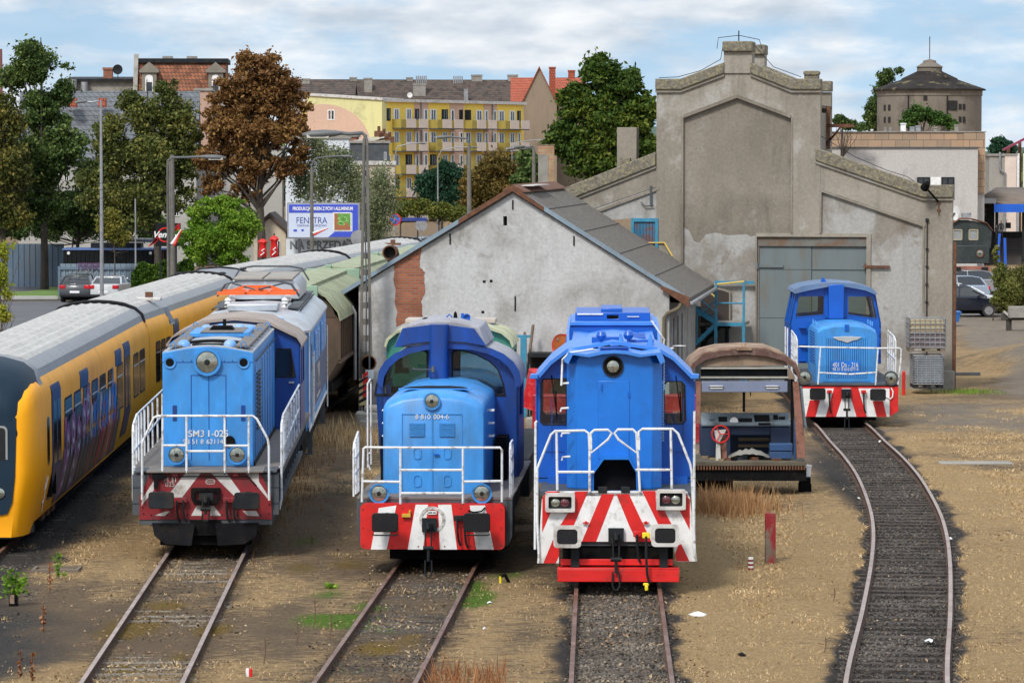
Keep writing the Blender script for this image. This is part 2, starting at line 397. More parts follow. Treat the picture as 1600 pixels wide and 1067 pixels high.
sm=lambda d,a,b:np.clip((b-d)/(b-a),0,1)
def blob(x,y,cx,cy,rx,ry):return np.clip(1.25-np.sqrt(((x-cx)/rx)**2+((y-cy)/ry)**2),0,1)
def masks(x,y):
 a,b,c,d,e=[dist_path(p,x,y) for p in (pathA,pathB,pathC,pathD,pathE)]
 n1,n2,n3=snoise(x,y,1,.9),snoise(x,y,2,2.8),snoise(x,y,3,.35)
 ball=np.maximum(sm(d+n3*.15+n1*.15,.80,1.12),.85*sm(c+n3*.2,.75,1.15));ball=np.maximum(ball,blob(x,y,8.2,90,.7,12)*.8)
 ball=np.maximum(ball,sm(e+n1*.3,1.2,2.2))
 dark=np.maximum.reduce([.28*sm(a,.8,1.3),.4*sm(b,.8,1.3),blob(x,y,-9.4,59.5,2.5,7.5)*.95,blob(x,y,-7.1,63,1.0,5)*.3,blob(x,y,-3.6,60,.8,9)*.3,blob(x,y,0.3,62,.8,8)*.3,
                              blob(x,y,1.3,76,2,12)*.5,blob(x,y,-4.2,85,1.2,14)*.45,blob(x,y,14,101,5,7)*.3,blob(x,y,8.1,95,1.2,9)*.5,blob(x,y,6,110,4,12)*.5,blob(x,y,-3.5,112,3,12)*.5])
 dark=np.clip(dark+n1*.16+n3*.12*(dark>.05),0,1)
 # the worn dirt road on the right
 rc_=np.interp(y,[50,66,80,92,104,118,140,165,190],[12.2,12.6,13.8,16.0,17.5,19.5,21.5,22.8,23.5])
 road=np.maximum(sm(np.abs(x-rc_)+n1*.25,.35,1.1)*.7,sm(np.abs(x-rc_-1.9)+n1*.25,.3,.9)*.5)
 road=np.maximum(road,blob(x,y,15,112,9,9));road=np.maximum(road,sm(np.abs(x-rc_+.3)+n1*.5,2.,3.6)*(y>108))
 road=np.maximum(road,blob(x,y,4.5,96,4,12)*.7)
 green=np.zeros_like(x)
 for px,py,rx,ry,s_ in ((520,958,1.0,1.8,1),(560,938,.6,1.6,.7),(742,918,.5,2.8,1),(610,965,.4,1.5,.5),(500,910,1.2,2.4,.4),(455,700,.8,3,.35),(520,915,.4,.8,.5),(650,840,.5,2,.6),(470,835,.6,2,.5),
                               (1465,605,.9,1.2,.6),(1430,820,.4,3,.4),(800,895,.9,2,.5),(185,1005,.4,2,.4),(560,1040,.6,1.0,.3),(1280,740,.4,3,.35),(590,720,.4,8,.3)):
  cx,cy=G(px,py);green=np.maximum(green,blob(x,y,cx,cy,rx,ry)*s_)
 green=np.clip(green+n3*.22*(green>.05),0,1)
 straw=np.clip(.50-.10*(x<3.2)+n2*.42+n1*.30+sm(np.abs(x-6),2.5,6)*.22+(x>9.5)*.10-dark*.8-road*.5-ball*1.2+.08,0,1)
 straw=np.where(x<-7.5,straw-.22,straw);straw=np.where(y>135,straw*.6,straw)
 return ball,dark,road,green,np.clip(straw,0,1)
ball,dark,road,green,straw=masks(XX,YY)
ZZ=GZ+.02*snoise(XX,YY,11,.5)+.012*snoise(XX,YY,12,.2)
ZZ=np.where(dD<1.0,-.175,ZZ);ZZ=np.where(dC<.78,-.165+.006*snoise(XX,YY,12,.2),ZZ)
ZZ=np.where((dA<.8),-.140+.03*snoise(XX,YY,13,.9)+.012*snoise(XX,YY,14,.25),ZZ);ZZ=np.where((dB<.8),-.145+.025*snoise(XX,YY,14,.8)+.012*snoise(XX,YY,16,.25),ZZ)
near=np.minimum(np.minimum(dA,dB),dC);ZZ=np.where((near>.85) & (near<2.2),np.maximum(ZZ,-.118+.012*snoise(XX,YY,15,.3)),ZZ)
ZZ=np.where((dD>.98) & (dD<2.4),np.maximum(ZZ,-.118+.02*snoise(XX,YY,18,.3)),ZZ);flat=(YY>135) | (XX<-21) | (XX>25) | (YY<47);ZZ=np.where(flat,GZ-.02,ZZ)
bank=np.clip(1.3-np.sqrt(((XX-21.3)/3.2)**2+((YY-141)/9.)**2),0,1)*.9
ZZ=ZZ+bank
ny,nx=XX.shape
co=np.stack([XX,YY,ZZ],-1).reshape(-1,3)
idx=np.arange(nx*ny).reshape(ny,nx)
quads=np.stack([idx[:-1,:-1],idx[:-1,1:],idx[1:,1:],idx[1:,:-1]],-1).reshape(-1,4)
def np_mesh(name,co,faces,mat,parent=None,smooth=False,attr=None):
 me=bpy.data.meshes.new(name);k=faces.shape[1]
 me.vertices.add(len(co));me.vertices.foreach_set('co',co.astype(np.float32).ravel())
 me.loops.add(faces.size);me.loops.foreach_set('vertex_index',faces.astype(np.int32).ravel())
 me.polygons.add(len(faces));me.polygons.foreach_set('loop_start',np.arange(0,faces.size,k,dtype=np.int32))
 try:me.polygons.foreach_set('loop_total',np.full(len(faces),k,dtype=np.int32))
 except Exception:pass
 if attr:
  for an,arr in attr.items():
   a=me.color_attributes.new(an,'FLOAT_COLOR','POINT');a.data.foreach_set('color',arr.astype(np.float32).ravel())
 me.update(calc_edges=True)
 if smooth:me.polygons.foreach_set('use_smooth',np.ones(len(faces),bool))
 for m in (mat if isinstance(mat,(list,tuple)) else [mat]):me.materials.append(m)
 o=bpy.data.objects.new(name,me);COL.objects.link(o)
 if parent:o.parent=parent
 return o
def ground_mat():
 m=bpy.data.materials.new('yard_ground');m.use_nodes=True;t=m.node_tree;n=t.nodes;l=t.links
 p=n['Principled BSDF'];p.inputs['Roughness'].default_value=.95;p.inputs['Specular IOR Level'].default_value=.15
 at1=n.new('ShaderNodeAttribute');at1.attribute_name='cover';at2=n.new('ShaderNodeAttribute');at2.attribute_name='cover2'
 s1=n.new('ShaderNodeSeparateColor');l.new(at1.outputs['Color'],s1.inputs[0]);s2=n.new('ShaderNodeSeparateColor');l.new(at2.outputs['Color'],s2.inputs[0])
 tc=n.new('ShaderNodeTexCoord')
 def noise(sc,det=6,ro=.6,st=(1,1,1)):
  mp=n.new('ShaderNodeMapping');mp.inputs['Scale'].default_value=st;l.new(tc.outputs['Object'],mp.inputs[0])
  x=n.new('ShaderNodeTexNoise');x.inputs['Scale'].default_value=sc;x.inputs['Detail'].default_value=det;x.inputs['Roughness'].default_value=ro;l.new(mp.outputs[0],x.inputs['Vector']);return x.outputs['Fac']
 def ramp(f,a,b,ca,cb):
  r_=n.new('ShaderNodeValToRGB');e=r_.color_ramp.elements;e[0].position=a;e[1].position=b;e[0].color=(*ca,1);e[1].color=(*cb,1);l.new(f,r_.inputs[0]);return r_.outputs[0]
 def mix(f,a,b):
  x=n.new('ShaderNodeMix');x.data_type='RGBA';l.new(f,x.inputs['Factor']);l.new(a,x.inputs['A']);l.new(b,x.inputs['B']);return x.outputs['Result']
 def mask(src,nz,amt=1.3,lo=.42,hi=.62):
  a=n.new('ShaderNodeMath');a.operation='MULTIPLY_ADD';l.new(nz,a.inputs[0]);a.inputs[1].default_value=amt;a.inputs[2].default_value=-amt/2;
  b=n.new('ShaderNodeMath');b.operation='ADD';l.new(a.outputs[0],b.inputs[0]);l.new(src,b.inputs[1])
  c=n.new('ShaderNodeMapRange');l.new(b.outputs[0],c.inputs[0]);c.inputs[1].default_value=lo;c.inputs[2].default_value=hi;return c.outputs[0]
 nf=noise(8,9,.78);nm=noise(1.6,9,.7,(1,.7,1));nff=noise(30,5,.8)
 soil=mix(nm,ramp(nf,.36,.64,(.065,.044,.028),(.30,.21,.13)),ramp(nff,.3,.7,(.06,.042,.028),(.34,.245,.155)))
 strw=mix(nm,ramp(nf,.36,.66,(.20,.122,.054),(.60,.41,.205)),ramp(nff,.3,.7,(.24,.15,.07),(.74,.53,.28)))
 dk=ramp(nff,.3,.75,(.022,.021,.022),(.105,.10,.095))
 rd=mix(nf,ramp(nff,.3,.7,(.17,.14,.11),(.27,.225,.18)),ramp(nm,.35,.7,(.20,.165,.13),(.34,.29,.235)))
 bl=ramp(nff,.32,.72,(.014,.012,.012),(.11,.098,.088));gr=ramp(nf,.3,.7,(.05,.10,.012),(.16,.27,.03))
 c=mix(mask(s1.outputs[2],nm,.9,.2,.75),soil,rd)
 n4=noise(3.2,9,.78,(1,1.9,1));c=mix(mask(s2.outputs[0],n4,2.6,.20,.55),c,strw)
 c=mix(mask(s1.outputs[1],nf,1.3,.25,.75),c,dk)
 c=mix(mask(s1.outputs[0],nf,.6,.3,.6),c,bl)
 c=mix(mask(s2.outputs[1],nf,1.6,.45,.7),c,gr)
 c=mix(mask(s2.outputs[2],nf,1.5,.45,.75),c,ramp(nff,.3,.7,(.10,.06,.012),(.30,.20,.045)))
 l.new(c,p.inputs['Base Color'])
 b=n.new('ShaderNodeBump');b.inputs['Strength'].default_value=1.0;b.inputs['Distance'].default_value=.09;l.new(nff,b.inputs['Height']);l.new(b.outputs[0],p.inputs['Normal'])
 return m
one=np.ones_like(ball)
cov=np.stack([ball,dark,road,one],-1).reshape(-1,4);ochre=np.zeros_like(XX)
for px,py,rx,ry in ((205,965,.9,2.5),(255,940,.7,2),(350,845,1.2,2),(185,1035,.8,1.5),(330,975,.5,2),(280,1010,.4,1.5),(640,985,.4,1.5),(590,1000,.5,1.5),(1440,835,.4,3),(470,880,.7,2),(545,870,.8,2)):
 cx,cy=G(px,py);ochre=np.maximum(ochre,blob(XX,YY,cx,cy,rx,ry)*.75)
cov2=np.stack([straw,green,np.clip(ochre+.25*snoise(XX,YY,77,.5)*(ochre>.05),0,1),one],-1).reshape(-1,4)
m_ground=ground_mat()
g=np_mesh('ground',co,quads,m_ground,smooth=True,attr={'cover':cov,'cover2':cov2});g['kind']='structure'
# --- tracks
m_railside=M('rusty_rail_side',(.075,.034,.019),.85,var=.3,vs=12,dirt=(.04,.025,.02),da=.7,ds=9)
m_railtop=M('worn_rail_head',(.20,.125,.095),.5,metal=.3,var=.25,vs=3,dirt=(.13,.06,.033),da=.9,ds=1.2,dlo=.42,dhi=.6)
m_railtop_b=M('polished_rail_head',(.37,.29,.25),.45,metal=.4,var=.25,vs=3,dirt=(.18,.095,.055),da=.8,ds=1.5)
m_sleeper=M('old_timber_sleeper',(.040,.030,.024),.9,var=.4,vs=8,dirt=(.12,.10,.08),da=.7,ds=9,stretch=(.3,1,1),bump=.4)
m_sleeper_c=M('concrete_sleeper',(.17,.14,.105),.9,var=.25,vs=5,dirt=(.10,.08,.06),da=.8,ds=6)
def track(label,path,y0,y1,top,slp,conc=False,sl_top=-.135,skip=None,y1s=None):
 P=path[(path[:,1]>=y0) & (path[:,1]<=y1)]
 d=np.gradient(P,axis=0);d/=np.linalg.norm(d,axis=1)[:,None];nrm_=np.stack([d[:,1],-d[:,0]],1)
 t=thing('railway_track',label,'railway track',(P[0][0],P[0][1],0));O=P[0]
 prof=[(-.036,0),(.036,0),(.036,-.035),(.01,-.05),(.01,-.13),(.065,-.15),(.065,-.165),(-.065,-.165),(-.065,-.15),(-.01,-.13),(-.01,-.05),(-.036,-.035)]
 for s_ in (-1,1):
  rings=[[(p[0]-O[0]+q[0]*(s_*.7525+a),p[1]-O[1]+q[1]*(s_*.7525+a),z) for a,z in prof] for p,q in zip(P,nrm_)]
  b=MB();b.loft(rings);n=12
  b.mi=[1 if (f[0] % n==0 and f[1] % n==1 and len(f)==4) else 0 for f in b.f]
  b.build('rail',[m_railside,top],t,smooth=.4)
 # sleepers
 S=np.concatenate([[0],np.cumsum(np.linalg.norm(np.diff(P,axis=0),axis=1))]);me=None
 k=0;s_=.3;end=S[-1] if y1s is None else np.interp(y1s,P[:,1],S)
 while s_<end and k<98:
  x,y=np.interp(s_,S,P[:,0]),np.interp(s_,S,P[:,1]);dx=np.interp(s_,S,d[:,0]);dy=np.interp(s_,S,d[:,1])
  if not (skip and skip(y)):
   if me is None:
    b=MB()
    if conc:b.prism([(-.13,-.1),(.13,-.1),(.1,0),(-.1,0)],-1.2,1.2,'x')
    else:b.box(-1.25,-.12,-.12,1.25,.12,0)
    o=b.build('sleeper',slp,t,bevel=.012);me=o.data;first=o
   else:o=first.copy();COL.objects.link(o);o.parent=t
   o.location=(x-O[0],y-O[1],sl_top+random.uniform(-.012,.008));o.rotation_euler=(0,random.uniform(-.004,.004),math.atan2(-dx,dy)+random.uniform(-.015,.015));k+=1
  s_+=.65
 return t
track('rusty straight track running under the loco with a flat cream-red snow plough',pathA,50,196,m_railtop_b,m_sleeper_c,True,-.142,y1s=74)
track('weedy rusty track with bright moss beside it under the round-nosed loco',pathB,50,92,m_railtop,m_sleeper,sl_top=-.15,y1s=72)
track('track of two brown rails over dark stones under the loco with a red foot board',pathC,50,92,m_railtop,m_sleeper,sl_top=-.145,y1s=69)
track('curving track with shiny rails and black ballast leading to the shed doors',pathD,50,126.6,m_railtop_b,m_sleeper,sl_top=-.15,y1s=108)
track('track under the long yellow train with dark oily sleepers',pathE,60,200,m_railtop,m_sleeper,sl_top=-.14,y1s=100)
# --- ballast stones, straw and litter that nobody could count
def stones(name,n,path,y0,y1,half,smin,smax,mat,z=-.155):
 y=y0+(y1-y0)*RNG.random(n)**1.25;x=np.interp(y,path[:,1],path[:,0])+RNG.uniform(-half,half,n)
 if half<1.0:pass
 s_=RNG.uniform(smin,smax,n);base=np.array([[1,0,0],[-1,0,0],[0,1,0],[0,-1,0],[0,0,.7],[0,0,-.7]],float)
 V=base[None]*s_[:,None,None]*RNG.uniform(.6,1.3,(n,6,1)) ;a=RNG.uniform(0,6.28,n);tl=RNG.uniform(-.5,.5,n)
 c,q=np.cos(a)[:,None],np.sin(a)[:,None]
 vx=V[...,0]*c-V[...,1]*q;vy=V[...,0]*q+V[...,1]*c;vz=V[...,2]+tl[:,None]*V[...,0]
 co_=np.stack([vx+x[:,None],vy+y[:,None],vz+z],-1).reshape(-1,3)
 F=np.array([[0,2,4],[2,1,4],[1,3,4],[3,0,4],[2,0,5],[1,2,5],[3,1,5],[0,3,5]])
 fa=(F[None]+6*np.arange(n)[:,None,None]).reshape(-1,3)
 o=np_mesh(name,co_,fa,mat);o['kind']='stuff';return o
def island_mat(name,stops,rough=.9,trans=0.0,vs=.6):
 m=bpy.data.materials.new(name);m.use_nodes=True;t=m.node_tree;n=t.nodes;l=t.links
 p=n['Principled BSDF'];p.inputs['Roughness'].default_value=rough;p.inputs['Specular IOR Level'].default_value=.2
 ge=n.new('ShaderNodeNewGeometry');tc=n.new('ShaderNodeTexCoord');no=n.new('ShaderNodeTexNoise');no.inputs['Scale'].default_value=vs;no.inputs['Detail'].default_value=3
 l.new(tc.outputs['Object'],no.inputs['Vector'])
 a=n.new('ShaderNodeMath');a.operation='MULTIPLY_ADD';l.new(no.outputs['Fac'],a.inputs[0]);a.inputs[1].default_value=1.3;a.inputs[2].default_value=-.4
 b=n.new('ShaderNodeMath');b.operation='MULTIPLY_ADD';l.new(ge.outputs['Random Per Island'],b.inputs[0]);b.inputs[1].default_value=.55;l.new(a.outputs[0],b.inputs[2])
 r_=n.new('ShaderNodeValToRGB');e=r_.color_ramp.elements
 for i,(q,c) in enumerate(stops):
  x=e[i] if i<2 else e.new(q)
  x.position=q;x.color=(*c,1)
 l.new(b.outputs[0],r_.inputs[0]);l.new(r_.outputs[0],p.inputs['Base Color'])
 if trans:
  tr=n.new('ShaderNodeBsdfTranslucent');l.new(r_.outputs[0],tr.inputs[0]);mx=n.new('ShaderNodeMixShader');mx.inputs[0].default_value=trans
  l.new(p.outputs[0],mx.inputs[1]);l.new(tr.outputs[0],mx.inputs[2]);l.new(mx.outputs[0],n['Material Output'].inputs[0])
 return m
m_stone=island_mat('ballast_stone',[(0,(.009,.008,.008)),(1,(.17,.15,.13)),(.6,(.042,.037,.033))])
m_stone_b=island_mat('brown_ballast_stone',[(0,(.03,.026,.022)),(1,(.28,.24,.19)),(.6,(.12,.10,.08))])
stones('dark_ballast_stones',24000,pathD,51,106,.90,.018,.045,m_stone,-.168)
stones('brown_ballast_stones',12000,pathC,51,70,1.0,.02,.05,m_stone_b,-.155)
stones('ballast_between_weedy_rails',3500,pathB,51,71,.95,.018,.045,m_stone_b,-.155)
stones('grit_between_rusty_rails',3000,pathA,51,75,1.1,.015,.04,m_stone_b,-.15)
stones('black_cinders',4500,pathE,62,90,2.2,.02,.05,m_stone,-.155)
def blades(name,n,xr,yr,hmin,hmax,mat,wd=.02,field=4,thr=.35,extra=None,lean=.9):
 y=yr[0]+(yr[1]-yr[0])*RNG.random(n)**1.4;x=RNG.uniform(*xr,n)
 mk=masks(x,y)[field];cl_=snoise(x,y,31,.45)*.25+snoise(x,y,32,.13)*.2
 keep=(mk+cl_>thr) & ((np.abs(x)<y*.142))
 for p_,r_ in ((pathA,.87),(pathB,.87),(pathC,.84),(pathD,.86)):keep &=(dist_path(p_,x,y)>r_) | ((p_ is pathA or p_ is pathB) & (dist_path(p_,x,y)<.66) & (RNG.random(n)<.35))
 if extra is not None:keep &=extra(x,y)
 x,y=x[keep],y[keep];n=len(x)
 h=RNG.uniform(hmin,hmax,n);a=RNG.uniform(0,np.pi,n);lx,ly=RNG.normal(0,lean,n)*h,RNG.normal(0,lean,n)*h
 w_=RNG.uniform(.6,1.3,n)*wd;z=np.full(n,GZ-.01)
 A=np.stack([x-np.cos(a)*w_,y-np.sin(a)*w_,z],-1);B=np.stack([x+np.cos(a)*w_,y+np.sin(a)*w_,z],-1);C=np.stack([x+lx,y+ly,z+h],-1)
 co_=np.stack([A,B,C],1).reshape(-1,3);fa=np.arange(3*n).reshape(-1,3)
 o=np_mesh(name,co_,fa,mat);o['kind']='stuff';return o
m_straw=island_mat('dry_straw',[(0,(.20,.125,.06)),(1,(.74,.56,.33)),(.55,(.50,.345,.175))],vs=.5)
m_rustw=island_mat('rusty_weeds',[(0,(.10,.035,.015)),(1,(.42,.22,.10)),(.5,(.25,.10,.04))])
m_green=island_mat('moss_green_grass',[(0,(.04,.08,.01)),(1,(.24,.38,.05)),(.5,(.11,.20,.02))])
blades('dry_grass',560000,(-17,22),(49,118),.02,.075,m_straw,.011,thr=.36)
blades('green_ground_cover',60000,(-12,20),(50,122),.02,.07,m_green,.018,field=3,thr=.42)
blades('rust_coloured_weeds',5000,(-3.2,-.1),(48,57),.08,.38,m_rustw,.012,field=4,thr=-1,extra=lambda x,y:blob(x,y,-.6,53,1.5,4.5)+snoise(x,y,5,.3)*.3>.35,lean=.3)
def tallgrass(name,n,cx,cy,rx,ry,h0,h1,mat,w_=.012):
 x=RNG.normal(cx,rx,n);y=RNG.normal(cy,ry,n);h=RNG.uniform(h0,h1,n);a=RNG.uniform(0,np.pi,n)
 lx,ly=RNG.normal(0,.22,n)*h,RNG.normal(0,.22,n)*h;z=np.full(n,GZ)
 A=np.stack([x-np.cos(a)*w_,y-np.sin(a)*w_,z],-1);B=np.stack([x+np.cos(a)*w_,y+np.sin(a)*w_,z],-1);C=np.stack([x+lx,y+ly,z+h],-1)
 o=np_mesh(name,np.stack([A,B,C],1).reshape(-1,3),np.arange(3*n).reshape(-1,3),mat);o['kind']='stuff';return o
# ============================================================ LOCO WITH PALE BLUE HIGH HOOD AND CRIMSON BEAM (front left)
def loco_sm31():
 Y0=72.8;X0,hd=pos_at(pathA,Y0);F=FR(X0,Y0,hd,(4.104,200,600));F6=FR(X0,Y0,hd,(6.6667,240,440))
 t=thingf('diesel_locomotive','pale blue shunting locomotive with a tall square hood, big round headlamp and crimson striped beam','locomotive',F,'locomotives parked in the yard')
 LEN=17.0;hw=1.3
 # headstock with diagonal stripes
 b=MB();zb,zt=.66,1.58
 b.m=0;b.prism([(-1.30,zb),(1.30,zb),(1.30,zb+.45),(1.08,zt),(-1.08,zt),(-1.30,zb+.45)],0,.35)
 b.m=1
 cst=[[(475,557),(375,557),(275,690),(290,745),(300,728),(345,728)],[(520,557),(625,560),(720,690),(680,715)],
           [(750,560),(838,560),(840,625),(915,740),(905,745)],[(85,780),(90,735),(165,620),(165,680)],[(240,815),(270,815),(235,845),(172,842)],
           [(440,778),(472,778),(472,843),(404,843)],[(528,780),(550,780),(598,843),(528,843)],[(735,812),(822,812),(842,845),(765,843)]]
 for poly in cst:b.prism([F.f(*p) for p in poly],-.004,.0)
 b.build('striped_headstock',[m_dred,m_owhite],t,smooth=0)
 b=MB();b.box(-1.31,.02,.55,1.31,LEN-.05,.66);b.box(-1.1,.36,.5,1.1,LEN-.3,1.35);b.box(-1.40,.0,1.58,1.40,1.0,1.62)
 for y in np.arange(1.2,LEN-1,1.25):b.box(-1.46,y,1.15,1.46,y+.09,1.58)
 b.build('underframe',m_grey,t,bevel=.01)
 b=MB();b.box(-1.5,.9,1.57,1.5,LEN-.6,1.63);b.box(-1.15,-.12,1.59,1.15,.95,1.635);b.box(-1.5,.9,1.50,-1.46,LEN-.6,1.57);b.box(1.46,.9,1.50,1.5,LEN-.6,1.57);b.build('walkway',m_plat,t,bevel=.01)
 # corner steps
 for s_ in (-1,1):
  b=MB();b.box(s_*1.10,.05,.75,s_*1.44,.09,1.55);b.box(s_*1.10,.4,.75,s_*1.44,.44,1.55)
  b.box(s_*1.10,.05,.95,s_*1.44,.44,.98);b.box(s_*1.10,.05,1.27,s_*1.44,.44,1.30);b.build('steps',m_grey,t)
 # snow plough
 for s_ in (-1,1):
  b=MB();ps=[[(s_*x,y-.10*(1-(z-.18)/.5),z) for x,y,z in ((.2,-.18,.6),(1.05,-.02,.6),(1.0,-.05,.35),(.78,-.12,.2),(.26,-.26,.18))],]
  ps.append([(x,y+.03,z) for x,y,z in ps[0]]);b.loft(ps,True,True);b.build('snow_plough',m_black,t)
 b=MB();b.box(-.3,-.1,.35,.3,.0,.66);b.box(-.9,.05,.15,.9,.6,.6);b.build('coupler_guard',m_black,t,bevel=.01)
 # body
 yb=.9;zt_s,zt_c=3.90,4.02;xl,xr=F6.f(85,735,yb)[0],F6.f(1030,735,yb)[0];hb=(xr-xl)/2
 top=[(-hb+2*hb*i/10,zt_s+(zt_c-zt_s)*math.sin(math.pi*i/10)) for i in range(11)]
 b=MB();b.prism([(-hb,1.63),(hb,1.63)]+top[::-1],yb,10.9)
 b.build('hood',m_lblue,t,bevel=.02)
 b=MB();b.prism([(x*1.0,z+.012) for x,z in top]+[(x,z-.02) for x,z in top[::-1]],yb+.01,10.9);b.build('dusty_hood_top',M('dusty_hood_top',(.34,.35,.37),.6,var=.15,vs=3,dirt=(.12,.24,.42),da=.8,ds=2.5),t)
 b=MB()
 for x in (-.33,.02,.36):b.box(x-.008,yb-.005,1.75,x+.008,yb,3.45)
 b.box(-.33,yb-.005,3.44,.36,yb,3.455);b.box(-hb,yb-.005,3.70,hb,yb,3.715)
 for x in (-.7,.66):b.box(x,yb-.02,2.55,x+.08,yb,2.85)
 b.build('door_seams',m_dblue,t)
 b=MB();b.m=0
 for y in (1.6,2.5,3.4,4.6,5.8,7.0,8.2,9.4):b.box(hb,y,1.75,hb+.02,y+.8,3.6);b.box(-hb-.02,y,1.75,-hb,y+.8,3.6)
 b.build('side_doors',m_lblue,t,bevel=.008)
 for y in (1.75,2.65):
  b=MB()
  for i in range(14):b.prism([(y,2.3+i*.085),(y+.5,2.3+i*.085),(y+.5,2.34+i*.085),(y,2.34+i*.085)],hb+.02,hb+.06,'x')
  b.build('side_louvre',m_grey,t)
 hx,hz=F6.f(557,840,yb-.08);headlight(t,hx,yb-.06,hz,.235)
 for cx,cy in ((170,842),(938,842)):
  x,z=F6.f(cx,cy,yb);b=MB();b.lathe([(.075,0),(.075,-.02),(.12,-.03),(.12,.0)],(x,yb,z),'y',18);o=b.build('lamp_hole',m_lblue,t)
  b=MB();b.lathe([(.0,-.012),(.085,-.012),(.085,.0),(0,0)],(x,yb-.01,z),'y',18);b.build('dark_opening',m_black,o)
 x,z=F.f(652,366,yb);b=MB();b.lathe([(.075,-.04),(.075,0),(.11,0),(.11,-.05)],(x,yb,z),'y',18);b.lathe([(0,-.02),(.075,-.02),(.075,0),(0,0)],(x,yb-.02,z),'y',18);b.build('warning_horn',m_black,t)
 for cx,cy in ((310,455),(700,455)):
  x,z=F.f(cx,cy,.55);headlight(t,x,.6,z,.165);
 # roof kit
 b=MB()
 for s_ in (-1,1):
  x0,x1=(hb-.36,hb-.08) if s_>0 else (-hb+.08,-hb+.36)
  for y in np.arange(1.1,10.4,1.2):b.box(x0,y,4.0,x1,y+1.1,4.035)
 b.build('roof_walkway',m_plat,t)
 for x,y in ((-.5,1.35),(.42,1.35),(-.45,7.9),(-.15,8.3),(.25,8.3),(.5,7.9)):
  b=MB();b.lathe([(.13,0),(.13,.05),(.10,.10),(.05,.13),(0,.135)],(x,y,4.0),'z',14);b.build('roof_dome',m_pblue,t)
 b=MB()
 for x,y in ((-.7,1.1),(.7,1.1),(-.7,4.3),(.7,4.3),(-.75,7.0),(.75,7.0),(-.8,9.6),(.8,9.6)):b.tube([(x-.05,y,3.98),(x-.05,y,4.07),(x,y,4.11),(x+.05,y,4.07),(x+.05,y,3.98)],.012)
 b.build('lifting_eye',m_lblue,t)
 b=MB();b.prism([(-.75+1.5*i/8,4.0+.07*math.sin(math.pi*i/8)) for i in range(9)],2.3,2.9);b.build('radiator_grille',m_black,t)
 b=MB();b.box(-.62,4.9,4.0,.62,7.1,4.11);b.build('roof_hatch',m_lblue,t,bevel=.02)
 b=MB();b.box(-.4,4.88,4.11,.5,7.08,4.118);b.build('sooty_hatch_cover',m_plat,t)
 b=MB();b.prism([(-.26,4.12),(.26,4.12),(.2,4.2),(-.2,4.2)],5.7,6.2);b.box(.02,5.9,4.2,.09,5.95,4.34);b.build('exhaust',m_black,t)
 b=MB();b.box(-.34,1.35,4.01,.3,1.85,4.04);b.build('front_vent',m_black,t)
 # cab: full width dark blue
 yc0,yc1=10.9,13.9;cw=1.48;ring=[(-cw,1.63),(cw,1.63),(cw,3.55),(cw-.12,3.68),(.72,4.02),(0,4.1),(-.72,4.02),(-cw+.12,3.68),(-cw,3.55)]
 wl=lambda s_:[F6.f(cx,cy,yc0) for cx,cy in ((1275,985),(1470,985),(1425,705),(1290,705))] if s_>0 else [(-x,z) for x,z in [F6.f(cx,cy,yc0) for cx,cy in ((1275,985),(1470,985),(1425,705),(1290,705))]]
 b=MB();b.prism(ring,yc0,yc0+.05,holes=[wl(1),wl(-1)]);b.prism(ring,yc1-.05,yc1)
 b.prism([(yc0,1.63),(yc1,1.63),(yc1,3.55),(yc0,3.55)],cw-.04,cw,'x',holes=[[(yc0+.5,2.6),(yc0+1.2,2.6),(yc0+1.2,3.4),(yc0+.5,3.4)],[(yc0+1.5,2.6),(yc0+2.4,2.6),(yc0+2.4,3.4),(yc0+1.5,3.4)]])
 b.prism([(yc0,1.63),(yc1,1.63),(yc1,3.55),(yc0,3.55)],-cw,-cw+.04,'x')
 c_=b.build('cab',m_dblue,t)
 for s_ in (-1,1):
  b=MB();w_=wl(s_);b.prism([(x,z) for x,z in w_],yc0+.02,yc0+.03);p=b.build('cab_window',m_glass,c_)
  cxm=sum(x for x,z in w_)/4;czm=sum(z for x,z in w_)/4
  big=[(cxm+(x-cxm)*1.12,czm+(z-czm)*1.08) for x,z in w_];b=MB();b.prism(big,yc0-.02,yc0-.0,holes=[w_]);b.build('window_frame',m_rubber,p)
 b=MB();b.prism([(cw+.05,3.5),(cw+.06,3.56),(cw-.1,3.76),(.72,4.1),(0,4.17),(-.72,4.1),(-cw+.1,3.76),(-cw-.06,3.56),(-cw-.05,3.5),(-cw+.08,3.7),(-.72,4.03),(0,4.1),(.72,4.03),(cw-.08,3.7)],yc0-.15,yc1+.1)
 b.build('cab_roof',M('brown_dusty_roof',(.30,.25,.22),.8,var=.15,dirt=(.16,.12,.10),da=.6),t)
 b=MB();b.prism([(-hb,1.63),(hb,1.63)]+top[::-1],yc1,LEN-.8);b.build('rear_hood',m_lblue,t,bevel=.02)
 x,z=F6.f(1455,1050,yc0-.04);b=MB();b.box(x-.1,yc0-.05,z-.02,x+.02,yc0,z+.02);b.build('door_handle',m_chrome,t)
 # railings
 r=.024
 fl=[(F.f(160,230,-.05),F.f(215,203,-.05)),]
 yF=-.1
 P=lambda cx,cy,y=yF:(F.f(cx,cy,y)[0],y,F.f(cx,cy,y)[1])
 lines=[[P(90,375),P(120,310),P(165,215),P(190,204),P(800,204),P(825,222),P(895,350),P(903,400),P(905,745)],[P(90,375),P(90,740)],
             [P(222,205),P(220,560)],[P(375,205),P(375,568)],[P(620,205),P(620,568)],[P(774,205),P(774,568)],[P(222,393),P(375,393)],[P(375,430),P(620,430)],[P(620,395),P(774,395)]]
 tubes(t,'front_handrail',lines,r,m_rail_w)
